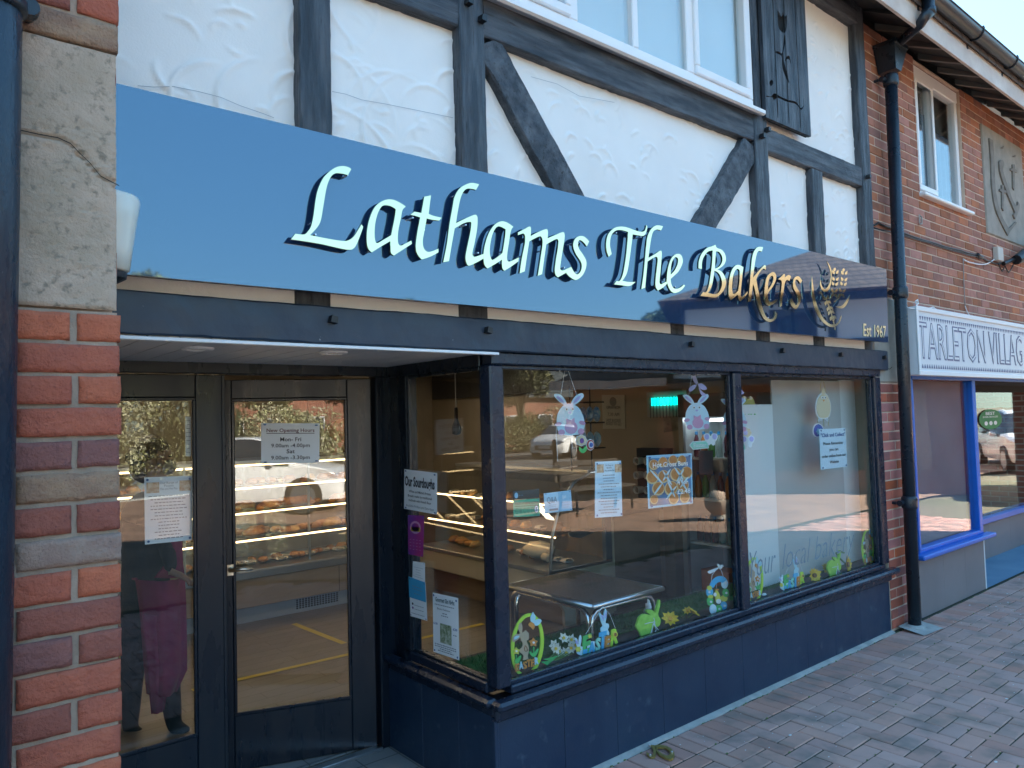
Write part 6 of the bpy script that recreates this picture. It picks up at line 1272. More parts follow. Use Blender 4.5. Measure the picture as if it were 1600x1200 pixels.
lmesh('ribbon', t, q, k_rib)
copy_thing(gb_, P(1130+515/3, 560+1028/3, y=.11), 'green glitter bunny on a white base between yellow flowers in the right-hand window')
# hanging egg-shaped bunnies
S8 = 1/8/267
def H8(pts, sm=True): q = smooth(pts, 5) if sm else [p[:2] for p in pts]; return [((a-395)*S8, (640-b)*S8) for a, b in q]
hb = P(1040+395/8, 570+640/8, y=.13); t = deco('hanging_bunny', 'pale blue egg-shaped bunny hanging from a lilac bow, nearest the mullion', 'hanging bunny', hb, math.radians(-48), 'hanging egg bunnies'); hbt = t
lpiece('egg_body', t, [H8([(245, 660), (262, 570), (310, 500), (350, 478), (392, 470), (432, 480), (490, 520), (530, 600), (545, 680), (535, 750), (500, 800), (440, 813), (350, 813), (282, 790), (250, 740)])], k_egg)
for p in ([(225, 375), (250, 360), (302, 375), (345, 430), (365, 487), (335, 487), (262, 430)], [(542, 370), (520, 361), (470, 380), (425, 430), (403, 482), (438, 490), (500, 450), (545, 402)]): lpiece('ear', t, [H8(p)], k_egg, -.001)
for p in ([(252, 390), (275, 385), (320, 430), (330, 460), (290, 435)], [(520, 390), (490, 395), (450, 430), (435, 465), (480, 445)]): lpiece('inner_ear', t, [H8(p)], k_lil, .003, .002)
lpiece('belly', t, [H8(ell(400, 730, 70, 70), False)], k_pink, .003, .002); lpiece('bow', t, [H8([(350, 628, 1), (385, 648), (405, 645), (438, 625, 1), (436, 685), (400, 672), (355, 685)])], k_pink, .005, .002)
for p in (ell(262, 690, 38, 22, -.2), ell(522, 682, 36, 22, .3), ell(295, 780, 36, 32), ell(505, 776, 34, 34)): lpiece('paw', t, [H8(p, False)], k_pink, .004, .003)
for x in (357, 424): lpiece('eye', t, [H8(ell(x, 528, 17, 19), False)], k_wh, .004, .002); lpiece('pupil', t, [H8(ell(x+2, 532, 8, 9), False)], k_choc, .0065, .002)
lpiece('nose', t, [H8([(372, 562), (410, 560), (392, 582)])], k_lil, .004, .002)
hv = lambda x, z, d=0: ((x-395)*S8, -d, (640-z)*S8)
q = MB(); q.tube([hv(300, 368), hv(350, 110)], .0012, 5).tube([hv(470, 378), hv(388, 110)], .0012, 5).tube([hv(405, 812), hv(405, 958)], .0012, 5).tube([hv(240, 700), hv(235, 820), hv(245, 1090)], .0010, 5).tube([hv(548, 690), hv(548, 850)], .001, 5); lmesh('string', t, q, k_rib)
for p in ([(345, 130, 1), (385, 120, 1), (415, 200), (405, 235, 1), (370, 200)], [(405, 235, 1), (350, 245), (300, 290), (320, 325), (375, 290)], [(415, 235, 1), (470, 225), (528, 285), (500, 310), (445, 290)], [(425, 270, 1), (480, 340), (525, 372), (462, 378), (435, 310)]): lpiece('lilac_ribbon', t, [H8(p)], k_lil, .004, .002)
bn = lpiece('easter_tag', t, [H8([(280, 1012, 1), (320, 965, 1), (515, 955, 1), (525, 1055, 1), (325, 1072, 1)], False)], k_wh, .0, .003); lpiece('tag_face', t, [H8([(293, 1012, 1), (325, 975, 1), (507, 966, 1), (515, 1046, 1), (330, 1061, 1)], False)], k_mint, .003, .002)
e = text_mesh('Easter', .01, 0, .01); q = MB(); q.add([((335-395+v[0]*160/e[2])*S8, -.0055-(v[2] > 0)*.001, (640-1040+v[1]*75+v[0]*2)*S8) for v in e[0]], e[1]); lmesh('tag_word', t, q, k_wh)
lpiece('butterfly', t, [H8([(465, 890), (490, 865), (530, 870), (552, 900), (575, 870), (620, 870), (638, 905), (625, 950), (605, 975), (600, 1010), (575, 1022), (552, 1000), (530, 1020), (510, 995), (490, 965), (470, 930)])], k_wh, .004, .003)
for p in (ell(505, 910, 28, 36), ell(600, 910, 28, 36)): lpiece('butterfly_wing', t, [H8(p, False)], k_lil, .0065, .002)
h1 = P(860+250/8, 570+680/8, y=.12); b1 = copy_thing(hbt, h1, 'pale blue egg-shaped bunny with one raised ear, hanging nearest the left of the big window', math.radians(-45))
for ch in list(b1.children):
    nm = ch.name.split('.')[0]
    if nm in ('lilac_ribbon', 'easter_tag', 'tag_face', 'tag_word', 'butterfly', 'butterfly_wing') : bpy.data.objects.remove(ch)
copy_thing(hbt, P(1148, 655, y=.11), 'pale blue egg-shaped bunny mostly hidden behind the mullion in the right-hand window', math.radians(-50))
def Zf(ox, oy, sc, org, y): return PXF(ox, oy, sc, y, org)
f = Zf(860, 570, 8, (385, 1100), .12); t = deco('flower_tag', 'small hanging cut-out flower with a purple centre below the left bunny', 'flower ornament', f.o)
lpiece('flower_backing', t, [f(flower(387, 945, 74, 8, .88))], k_wh, -.002, .003); lpiece('flower', t, [f(flower(387, 945, 64, 8, .85))], k_cream, .002, .003); lpiece('flower_centre', t, [f(ell(385, 950, 24, 34), False)], c_('purple', (.16, .07, .30)), .005, .002); lpiece('leaf', t, [f([(355, 1020, 1), (398, 1050), (440, 1008, 1), (450, 1060), (405, 1105), (360, 1075)])], k_green, .002, .003)
f = Zf(860, 570, 8, (495, 1080), .3); t = deco('round_tag', 'round red white and lilac hanging badge beside the flower tag', 'badge', f.o)
for r, m, d in ((72, k_wh, 0), (62, c_('red', (.42, .05, .05)), .003), (44, k_wh, .006), (28, k_navy, .009)): lpiece('ring', t, [f(ell(497, 1000, r*.7, r), False)], m, d, .003)
f = Zf(1040, 570, 8, (1010, 975), .11); t = deco('flower_tag', 'hanging cut-out flower with a lilac centre just right of the mullion', 'flower ornament', f.o)
lpiece('flower_backing', t, [f(flower(1000, 850, 80, 8, .88))], k_wh, -.002, .003); lpiece('flower', t, [f(flower(1000, 850, 70, 8, .85))], k_cream, .002, .003); lpiece('flower_centre', t, [f(ell(992, 850, 26, 30), False)], k_lil, .005, .002); lpiece('leaf', t, [f([(970, 920, 1), (1005, 935), (1040, 910, 1), (1030, 970), (970, 975)])], k_mint, .002, .003)
f = Zf(1130, 560, 3, (125, 265), .2)
for dx, lab in ((0, 'small green chick ornament dangling its legs, right of the mullion, nearer one'), (-30, 'small green chick ornament dangling its legs, half behind the mullion')):
    t = deco('chick_ornament', lab, 'chick ornament', P(1130+(125+dx)/3, 560+265/3, y=.25)); g = PXF(1130, 560, 3, .25, (125, 265))
    lpiece('chick_body', t, [g([(108, 215), (112, 195), (125, 180), (138, 192), (145, 215), (128, 224)])], c_('olive', (.30, .34, .10)), 0, .012); lpiece('chick_head', t, [g(ell(126, 186, 8, 8), False)], k_cream, .001, .012); a = g([(118, 222, 1), (118, 262, 1), (136, 222, 1), (136, 262, 1)], False)
    q = MB().tube([(a[0][0], 0, a[0][1]), (a[1][0], 0, a[1][1])], .004, 5).tube([(a[2][0], 0, a[2][1]), (a[3][0], 0, a[3][1])], .004, 5).blob((a[1][0], -.01, a[1][1]), (.016, .016, .006), 6).blob((a[3][0], -.01, a[3][1]), (.016, .016, .006), 6); lmesh('legs', t, q, k_green)
# wooden chick hanging above the click and collect notice
f = Zf(1250, 580, 7.056, (250, 520), .11); t = deco('hanging_chick', 'egg-shaped pale wooden chick hanging on ribbon above the Click and Collect notice', 'hanging chick', f.o)
lpiece('body_edge', t, [f([(170, 400), (185, 310), (225, 250), (262, 240), (300, 265), (332, 340), (340, 420), (325, 490), (290, 522), (220, 522), (185, 480)])], k_wh, -.001); lpiece('body', t, [f([(178, 400), (192, 315), (228, 260), (262, 250), (294, 272), (324, 345), (331, 420), (316, 484), (286, 512), (224, 512), (192, 474)])], k_cream, .003, .003); lpiece('comb', t, [f([(240, 250), (246, 190), (258, 184), (262, 205), (275, 200), (274, 250)])], k_cream, 0)
for x in (237, 268): lpiece('eye', t, [f(ell(x, 290, 13, 15), False)], k_wh, .006, .002); lpiece('pupil', t, [f(ell(x+1, 292, 6, 7), False)], k_choc, .0085, .002)
lpiece('beak', t, [f([(244, 318), (262, 318), (253, 334)])], k_or, .006, .002)
q = MB(); g = lambda x, z: (lambda w: (w[0], 0, w[1]))(f([(x, z, 1)], False)[0])
q.tube([g(220, 245), g(230, 130), g(243, 80)], .0016, 5).tube([g(290, 245), g(262, 130), g(243, 80)], .0016, 5).tube([g(195, 500), g(195, 575)], .0016, 5).tube([g(260, 520), g(265, 610)], .002, 5).tube([g(316, 500), g(316, 600)], .0016, 5); lmesh('ribbon', t, q, c_('gold_ribbon', (.42, .36, .12)))
q = MB(); 
for x, z in ((215, 530), (232, 540), (205, 545), (285, 535), (302, 548), (305, 530)): q.blob(g(x, z), .0075, 6)
lmesh('feet', t, q, k_wh); lpiece('blue_egg', t, [f([(140, 650), (160, 595), (200, 575), (240, 600), (258, 650), (240, 710), (190, 730), (150, 705)])], k_wh, .000, .003); lpiece('blue_egg_face', t, [f([(148, 650), (166, 602), (200, 584), (234, 606), (250, 650), (234, 702), (190, 720), (157, 698)])], k_navy, .003, .002); lpiece('egg_flower', t, [f(flower(205, 665, 40, 6, .7))], c_('bluegreen', (.16, .4, .5)), .0055, .002)
# egg wreath
f = Zf(980, 860, 8, (1125, 800), .11); t = deco('egg_wreath', 'hanging oval wreath of pastel eggs with a white bow in the big window', 'wreath', f.o)
lpiece('blue_arch', t, [f([(1032, 440), (1060, 380), (1110, 335), (1165, 320), (1215, 335), (1240, 365, 1), (1190, 405, 1), (1150, 395), (1110, 415), (1085, 450), (1070, 470, 1)])], k_sky, 0, .005)
for x, z, rx, rz, m in ((1218, 415, 40, 62, k_egg), (1228, 530, 38, 52, k_green), (1212, 600, 40, 40, k_yel), (1205, 690, 38, 52, k_sky), (1140, 730, 40, 52, k_green), (1068, 735, 42, 65, k_egg), (1037, 635, 38, 58, k_green), (1030, 520, 42, 62, k_sky), (1025, 470, 30, 30, k_yel), (1040, 575, 32, 22, k_yel)): lpiece('egg', t, [f(ell(x, z, rx, rz), False)], m, random.uniform(-.002, .003), .005)
for x, z in ((1218, 405), (1228, 530), (1208, 690), (1140, 730), (1080, 750), (1035, 640), (1015, 520)): lpiece('egg_spot', t, [f(flower(x, z, 16, 5, .7))], k_wh, .007, .002)
lpiece('chick', t, [f([(1095, 540), (1105, 500), (1130, 510), (1155, 560), (1165, 620), (1145, 665), (1112, 650), (1100, 600)])], k_yel, .001); lpiece('chick_wing', t, [f(ell(1090, 550, 18, 24), False)], k_wh, .004, .003); lpiece('chick_base', t, [f(ell(1135, 635, 32, 30), False)], k_wh, .0045, .002); lpiece('comb', t, [f([(1090, 490), (1112, 478), (1140, 485), (1120, 500)])], k_or, .004, .003)
g = lambda x, z: (lambda w: (w[0], 0, w[1]))(f([(x, z, 1)], False)[0])
lmesh('string', t, MB().tube([g(1045, 430), g(1060, 310), g(1130, 215)], .0016, 5).tube([g(1205, 340), g(1175, 250), g(1140, 215)], .0016, 5).tube([g(1120, 400), g(1115, 470)], .0012, 5), k_rib)
for p in ([(1140, 210), (1090, 225), (1000, 262), (1030, 288), (1100, 250)], [(1140, 210), (1175, 175), (1192, 195), (1165, 228)], [(1140, 212), (1118, 180), (1135, 165), (1150, 195)]): lpiece('white_bow', t, [f(p)], k_rib, .004, .002)
# flowers on the shelf
def petal_flower(q, c, r, n, m, up, cm=None, tilt=.35, w=.30, mc=1):
    up = Vector(up).normalized(); a = up.cross(Vector((0, 0, 1))) if abs(up.z) < .9 else up.cross(Vector((1, 0, 0))); a.normalize(); b = up.cross(a); c = Vector(c)
    for k in range(n):
        t_ = 2*math.pi*k/n+random.uniform(-.1, .1); d = a*math.cos(t_)+b*math.sin(t_); s = up.cross(d); rr = r*random.uniform(.85, 1.08)
        pts = [c+d*r*.12, c+d*rr*.5+s*rr*w+up*rr*tilt*.5, c+d*rr+up*rr*tilt*.6, c+d*rr*.5-s*rr*w+up*rr*tilt*.5]; q.add(pts, [(0, 1, 2), (0, 2, 3)], m)
    for k in range(6):
        pass
    q.tube([c, c+up*r*.28], [r*.2, r*.26], 8, mc)
k_dwh = M('daffodil_white', (.66, .68, .62), .6, col2=(.55, .57, .45), ns=50); k_dy = M('daffodil_yellow', (.72, .52, .03), .55, col2=(.6, .36, .02), ns=60); k_stem = M('flower_stem', (.10, .22, .05), .6); k_dbr = M('sunflower_centre', (.14, .07, .02), .8)
c = P(885, 1000, y=.16); t = T('daffodil_bunch', 'bunch of white artificial daffodils lying beside the EASTER word sign', 'flowers', (c.x, .16, .562)); q = MB()
for (px, py) in ((865, 1008), (880, 997), (892, 999), (892, 1012), (873, 1018), (884, 1020), (899, 1008), (868, 1013)):
    p = P(px, py, y=.15+random.uniform(-.02, .03)); fl_ = MB(); petal_flower(fl_, p, .030, 6, 0, (random.uniform(-.7, .1), -1, random.uniform(0, .5)), mc=1); o = fl_.put('daffodil', [k_dwh, k_dy], t)
q = MB()
for k in range(7): p = P(868+k*5, 1020, y=.15); q.tube([p, P(855+k*3, 1031+k*.3, y=.13)], .0025, 5)
q.put('stems', k_stem, t); q = MB()
for (a, b, cc) in (((848, 1030), (862, 1031), (873, 1024)), ((845, 1034), (855, 1037), (866, 1030))): A_, B_, C_ = P(*a, y=.12), P(*b, y=.11), P(*cc, y=.13); q.add([A_, B_+Vector((0, 0, .012)), C_, B_-Vector((0, 0, .008))], [(0, 1, 2, 3)])
q.put('leaf', k_green, t)
def yf(px, py, r, up, lab, n=9, y=.13, sunfl=False):
    p = P(px, py, y=y); t = T('yellow_flower', lab, 'flower', (p.x, p.y, .562)); q = MB(); petal_flower(q, p, r, n, 0, up, mc=2 if sunfl else 1, tilt=.5); q.tube([p, p+Vector((-.03, .02, -.03))], .002, 5, 3); q.put('flower_head', [k_dy, M('orange_yellow', (.6, .3, .02), .6) if 'orange_yellow' not in bpy.data.materials else bpy.data.materials['orange_yellow'], k_dbr, k_stem], t); return t
yf(1047, 968, .050, (-.5, -.6, .7), 'yellow flower lying just right of the green glitter bunny in the big window'); yf(1083, 958, .045, (.4, -.5, .8), 'yellow flower lying on the grass midway to the egg wreath'); yf(1074, 955, .03, (-.6, -.3, .7), 'small orange yellow flower beside the midway yellow flower', 7, .16)
yf(1271, 899, .062, (-.3, -1, .2), 'orange sunflower head left of the green bunny in the right-hand window', 11, .12, True); yf(1322, 882, .075, (.2, -1, .1), 'sunflower head with a brown centre right of the green bunny', 12, .12, True); yf(1290, 889, .05, (-.2, -.8, .4), 'small sunflower head tucked behind the green bunny in the right-hand window', 10, .16, True)
p = [P(a, b, y=.13) for a, b in ((1322, 882), (1312, 872), (1306, 864), (1312, 861), (1319, 864))]; MB().tube(p, .006, 6).put('leaf_stalk', k_stem, label='curled green leaf stalk above the sunflower in the right-hand window', cat='leaf')
mesh('seed_pod', *(lambda q: (q.V, q.F))(MB().blob(P(1194, 929, y=.13), (.022, .012, .009), 8)), k_rib, label='small white pod lying by the oval sign in the right-hand window', cat='ornament')
# pump bottle on the table edge
b0 = P(1014, 962, y=.36); t = T('pump_bottle', 'clear hand gel bottle with a white pump behind the green bunny', 'bottle', (b0.x, .36, .562)); zt = P(1014, 931, y=.36).z; zb = .565
MB().lathe([(.032, zb), (.036, zb+.01), (.036, zt-.085), (.02, zt-.07)], (b0.x, .36, 0), 16).put('bottle', M('clear_gel', (.35, .42, .40), .15, alpha=.55), t, smooth=True); MB().lathe([(.020, zt-.07), (.020, zt-.045), (.008, zt-.042), (.008, zt-.012), (.012, zt-.010), (.012, zt)], (b0.x, .36, 0), 12).box(b0.x-.04, b0.x+.01, .352, .368, zt-.006, zt+.003, c=.002).put('pump', m_white, t)

# ---------------------------------------------------------------- shop assistant behind the left door
PE = T('person', 'person in dark clothes, magenta apron and grey face mask standing behind the left door', 'person', P(235, 1160, y=2.0))
pz = lambda a, b, y=2.0: tuple(P(a, b, y=y))
def skin(name, verts, edges, rad, mat, parent, root=0, sub=2):
    L = root_loc(parent); me = bpy.data.meshes.new(name); me.from_pydata([tuple(Vector(v)-L) for v in verts], edges, []); o = bpy.data.objects.new(name, me); COL.objects.link(o)
    sk = o.modifiers.new('s', 'SKIN'); sk.use_smooth_shade = True
    for i, r in enumerate(rad): me.skin_vertices[0].data[i].radius = r if isinstance(r, tuple) else (r, r); me.skin_vertices[0].data[i].use_root = (i == root)
    sb_ = o.modifiers.new('u', 'SUBSURF'); sb_.levels = sub; sb_.render_levels = sub
    dg = bpy.context.evaluated_depsgraph_get(); m2 = bpy.data.meshes.new_from_object(o.evaluated_get(dg)); bpy.data.objects.remove(o)
    m2.materials.clear(); m2.materials.append(mat); o = bpy.data.objects.new(name, m2); COL.objects.link(o); o.parent = parent; return o
m_cloth = M('dark_clothes', (.008, .010, .014), .8, col2=(.014, .016, .02), ns=12, bump=.004, bs=14); m_skin = M('skin', (.42, .24, .17), .55); m_hair = M('brown_hair', (.06, .025, .014), .6, col2=(.11, .05, .025), ns=40, bump=.004, bs=60, stretch=(1, 1, .2))
Vp = [pz(228, 925), pz(226, 870), pz(228, 815), pz(232, 785), pz(237, 765), pz(208, 800, 2.12), pz(192, 860, 2.15), pz(215, 893, 1.98), pz(250, 805, 1.86), pz(262, 860, 1.80), pz(268, 893, 1.72),
      pz(216, 960, 2.07), pz(207, 1045, 2.10), pz(203, 1140, 2.14), pz(242, 960, 1.93), pz(262, 1045, 1.90), pz(272, 1135, 1.92), pz(222, 1152, 2.06), pz(294, 1147, 1.86)]
skin('body', Vp, [(0, 1), (1, 2), (2, 3), (3, 4), (3, 5), (5, 6), (6, 7), (3, 8), (8, 9), (9, 10), (0, 11), (11, 12), (12, 13), (0, 14), (14, 15), (15, 16), (13, 17), (16, 18)],
     [.135, .12, .145, .11, .05, .06, .045, .032, .06, .045, .032, .095, .066, .045, .095, .066, .045, .035, .035], m_cloth, PE)
hd = Vector(pz(243, 718)); MB().lathe([(.01, -.125), (.05, -.11), (.072, -.06), (.082, 0), (.078, .05), (.05, .095), (.01, .11)], hd, 20, sx=1.05, sy=.92).put('head', m_skin, PE, smooth=True)
MB().blob(hd+Vector((-.02, .02, .045)), (.108, .10, .098), 16, jit=.05).blob(hd+Vector((-.06, .03, -.03)), (.075, .08, .10), 12, jit=.06).blob(hd+Vector((-.1, .05, .02)), (.05, .05, .05), 10, jit=.06).put('hair', m_hair, PE, smooth=True)
MB().blob(hd+Vector((.055, -.03, -.045)), (.050, .058, .048), 14).put('face_mask', M('grey_mask', (.32, .33, .34), .8, bump=.003, bs=40), PE, smooth=True)
MB().blob(hd+Vector((.065, -.052, .018)), (.012, .012, .008), 8).blob(hd+Vector((.082, .005, .018)), (.012, .012, .008), 8).put('eyes', m_choc if 'm_choc' in globals() else k_choc, PE)
MB().blob(hd+Vector((0, -.082, -.005)), (.02, .012, .03), 8).put('ear', m_skin, PE)
for base, dr in ((Vp[10], Vector((.8, -.3, -.5))), (Vp[7], Vector((.8, -.2, -.4)))):
    b_ = Vector(base); dr = dr.normalized(); sd = dr.cross(Vector((0, 0, 1))).normalized(); up_ = sd.cross(dr); hv_ = [b_-dr*.03, b_+dr*.045]; he = [(0, 1)]; hr = [(.026, .02), (.034, .016)]
    for k, ln in enumerate((.062, .072, .068, .052)):
        s0 = b_+dr*.075+sd*(k-1.5)*.019; i = len(hv_); hv_ += [s0, s0+dr*ln*.5-up_*.006, s0+dr*ln*.85-up_*.024]; he += [(1, i), (i, i+1), (i+1, i+2)]; hr += [.0095, .0085, .007]
    i = len(hv_); hv_ += [b_+dr*.03-sd*.036, b_+dr*.062-sd*.050-up_*.01]; he += [(0, i), (i, i+1)]; hr += [.011, .009]; skin('hand', hv_, he, hr, m_skin, PE, 0, 1)
m_apr = M('magenta_apron', (.34, .022, .11), .75, col2=(.27, .018, .09), ns=4, bump=.004, bs=9)
def apron(name, pts, yb, bulge):
    V = []; F = []; n = 10; k = len(pts)
    for i, ((l, yl), (r, _)) in enumerate(pts):
        for j in range(n+1): t_ = j/n; p = P(l+(r-l)*t_, yl+(_-yl)*t_, y=yb); V.append((p.x, yb-bulge*math.sin(math.pi*min(1, t_*1.1))-.006*math.sin(t_*17+i), p.z))
    for i in range(k-1):
        for j in range(n): a = i*(n+1)+j; F.append((a, a+1, a+n+2, a+n+1))
    o = mesh(name, V, F, m_apr, PE, smooth=True); s = o.modifiers.new('t', 'SOLIDIFY'); s.thickness = .004; return o
apron('apron_skirt', [((212, 905), (289, 903)), ((218, 950), (291, 945)), ((222, 1000), (292, 1000)), ((226, 1050), (292, 1046)), ((230, 1084), (276, 1080))], 1.83, .09)
apron('apron_fold', [((222, 960), (262, 960)), ((228, 1030), (268, 1030)), ((236, 1115), (257, 1108))], 1.79, .03)
apron('apron_bib', [((256, 835), (284, 835)), ((258, 880), (286, 880)), ((240, 903), (289, 901))], 1.80, .03)
MB().tube([pz(238, 770, 1.93), pz(252, 800, 1.80), pz(262, 838, 1.78)], .008, 5).tube([pz(213, 905, 1.86), pz(195, 902, 2.05)], .008, 5).put('apron_straps', m_apr, PE)
WB = T('wet_floor_board', 'yellow folding floor board standing behind the person', 'floor sign', (P(200, 1110, y=2.5).x, 2.5, G)); a = [P(172, 985, y=2.5), P(206, 985, y=2.5), P(214, 1130, y=2.35), P(150, 1130, y=2.35)]
MB().prism(a, (0, .012, 0)).prism([v+Vector((0, .14+.25*(i > 1), 0)) for i, v in enumerate(a)], (0, .012, 0)).put('board', M('yellow_plastic', (.60, .42, .03), .45), WB)
# ---------------------------------------------------------------- the place across the car park (seen mirrored in the glass and the sign)
wa, wb = Vector((13.4, 6.08, 0)), Vector((15.72, 2.80, 0)); wn_ = (wb-wa).cross(Vector((0, 0, 1))).normalized()
def onwing(px, py): v = PP(px, py, wa, wn_); return Vector((v.x, -v.y, v.z))
Lc, Rc = onwing(1050, 505), Vector((15.95, -2.45, 0)); Lc.z = 0; ez = (onwing(1150, 480).z+onwing(1326, 446).z)/2; rd = onwing(1275, 400); print('wing', Lc, Rc, ez, rd)
ez = min(max(ez, 3.4), 5.2); wu = (Rc-Lc).normalized(); wo = Vector((wu.y, -wu.x, 0));   # wo points away from the shops
if wo.x < 0: wo = -wo
WL_ = (Rc-Lc).length; DEP = 8.0
WG = T('half_timbered_wing', 'half-timbered shop wing with a tiled hipped roof across the paved corner', 'building', Lc+wo*3)
def wp(s, d, z): return Lc+wu*s+wo*d+Vector((0, 0, z))
def wbox(name, s0, s1, d0, d1, z0, z1, m, par=WG): return recalc(MB().prism([wp(s0, d0, z0), wp(s1, d0, z0), wp(s1, d1, z0), wp(s0, d1, z0)], (0, 0, z1-z0)).put(name, m, par))
m_tile2 = grid_mat('wing_roof_tiles', (.16, .11, .085), (.12, .085, .07), (.05, .04, .035), .25, .16, .02, .8, axes='sz', bump=.02)
wbox('upper_wall', 0, WL_, 0, DEP, 2.35, ez, m_plaster); wbox('lower_wall', .2, WL_-.2, .5, DEP-.2, 0, 2.35, M('wing_brick_low', (.2, .07, .045), .85, col2=(.15, .06, .04), ns=3))
nb_ = int(WL_/1.35)
for k in range(nb_+1): s_ = WL_*k/nb_; wbox('timber_post', max(0, s_-.08), min(WL_, s_+.08), -.03, .0, 2.35, ez, m_timber)
wbox('timber_beam', 0, WL_, -.035, -.001, 2.30, 2.50, m_timber); wbox('timber_beam', 0, WL_, -.036, -.002, 3.0, 3.14, m_timber); wbox('timber_beam', 0, WL_, -.034, -.001, ez-.16, ez, m_timber)
for k in range(1, nb_, 2):
    s_ = WL_*(k+.5)/nb_; f_ = wbox('window', s_-.5, s_+.5, -.02, .03, 3.12, ez-.2, m_upvc); wbox('window_pane', s_-.44, s_-.03, -.024, -.021, 3.2, ez-.28, m_glass_up, f_); wbox('window_pane', s_+.03, s_+.44, -.024, -.021, 3.2, ez-.28, m_glass_up, f_); wbox('pane_backing', s_-.45, s_+.45, -.0208, -.0202, 3.19, ez-.27, m_dark, f_)
for k in range(4): s_ = .6+k*(WL_-1.2)/4; wbox('shop_window', s_, s_+(WL_-1.2)/4-.3, .46, .49, .5, 2.1, m_dark); wbox('window_pane', s_, s_+(WL_-1.2)/4-.3, .44, .445, .5, 2.1, m_glass)
o_ = .45; rh = ez+1.75; c0, c1, c2_, c3 = wp(-o_, -o_, ez), wp(WL_+o_, -o_, ez), wp(WL_+o_, DEP+o_, ez), wp(-o_, DEP+o_, ez); r0_, r1_ = wp(DEP*.42, DEP/2, rh), wp(max(WL_-DEP*.42, DEP*.42+.3), DEP/2, rh)
mb = MB(); mb.add([c0, c1, c2_, c3, r0_, r1_], [(0, 1, 5, 4), (1, 2, 5), (2, 3, 4, 5), (3, 0, 4), (0, 3, 2, 1)]); recalc(mb.put('roof', m_tile2, WG))
# a lower range running on from the wing
lv = onwing(897, 600); sA = (Vector((lv.x, lv.y, 0))-Lc).dot(wu); lz = min(max(lv.z, 2.4), 3.4); print('low', lv, sA)
LW = T('low_shop_range', 'low brick shop range with a dark hipped roof joined to the half-timbered wing', 'building', Lc+wu*sA*.5+wo*3)
wbox('wall', sA, -.02, .3, DEP-.5, 0, lz, bpy.data.materials['wing_brick_low'], LW); mb = MB(); mb.add([wp(sA-.4, -.35, lz), wp(-.02, -.35, lz), wp(-.02, DEP, lz), wp(sA-.4, DEP, lz), wp(sA+DEP*.4, DEP/2, lz+2.0), wp(-.02, DEP/2, lz+2.0)], [(0, 1, 5, 4), (2, 3, 4, 5), (3, 0, 4), (1, 2, 5), (0, 3, 2, 1)]); recalc(mb.put('roof', m_tile2, LW)); wbox('fascia_board', sA-.4, -.02, -.38, -.352, lz-.12, lz+.06, m_fasc, LW)
nk = max(1, int(-sA/2.4))
for k in range(nk): s_ = sA+(-sA)*k/nk; wbox('shop_window', s_+.3, s_+(-sA)/nk-.3, .26, .298, .6, 2.1, m_dark, LW)
# red brick house, further off
def house(name, lab, c, w, d, h, rh, ang, mw, mr_, gable=True):
    t = T(name, lab, 'building', (c[0], c[1], 0)); ca, sa = math.cos(ang), math.sin(ang)
    def hp_(x, y, z): return Vector((c[0]+x*ca-y*sa, c[1]+x*sa+y*ca, z))
    def hb_(n, x0, x1, y0, y1, z0, z1, m, par=t): return recalc(MB().prism([hp_(x0, y0, z0), hp_(x1, y0, z0), hp_(x1, y1, z0), hp_(x0, y1, z0)], (0, 0, z1-z0)).put(n, m, par))
    hb_('wall', -w/2, w/2, -d/2, d/2, 0, h, mw); e_ = .35
    mb = MB(); mb.add([hp_(-w/2-e_, -d/2-e_, h), hp_(w/2+e_, -d/2-e_, h), hp_(w/2+e_, d/2+e_, h), hp_(-w/2-e_, d/2+e_, h), hp_(-w/2-e_, 0, h+rh), hp_(w/2+e_, 0, h+rh)], [(0, 1, 5, 4), (2, 3, 4, 5), (1, 2, 5), (3, 0, 4), (0, 3, 2, 1)]); rf = recalc(mb.put('roof', mr_, t)); hb_('chimney', w*.2, w*.2+.7, -.35, .35, h+rh*.6, h+rh+.9, mw, rf)
    for k in range(int(w/2.2)):
        for zz in ([1.0, 3.4] if h > 4.5 else [.9]):
            x = -w/2+1.2+k*2.2; f_ = hb_('window', x-.5, x+.5, d/2, d/2+.04, zz, zz+1.15, m_upvc); hb_('pane', x-.43, x+.43, d/2+.04, d/2+.045, zz+.07, zz+1.08, m_navyroom, f_)
    return t
m_rb = grid_mat('house_brick', (.36, .12, .07), (.30, .10, .06), (.36, .27, .2), .225, .075, .01, axes='sz')
house('brick_house', 'red brick house with a brown tiled roof beyond the car park hedge', (-10.5, -37), 13, 8, 5.0, 2.8, .12, m_rb, m_tile)
house('brick_house', 'low red brick building with a slate grey roof beyond the parked white hatchback', (34, -36), 18, 9, 3.1, 3.0, .3, m_rb, M('slate_roof', (.09, .10, .10), .6, col2=(.06, .07, .07), ns=3))
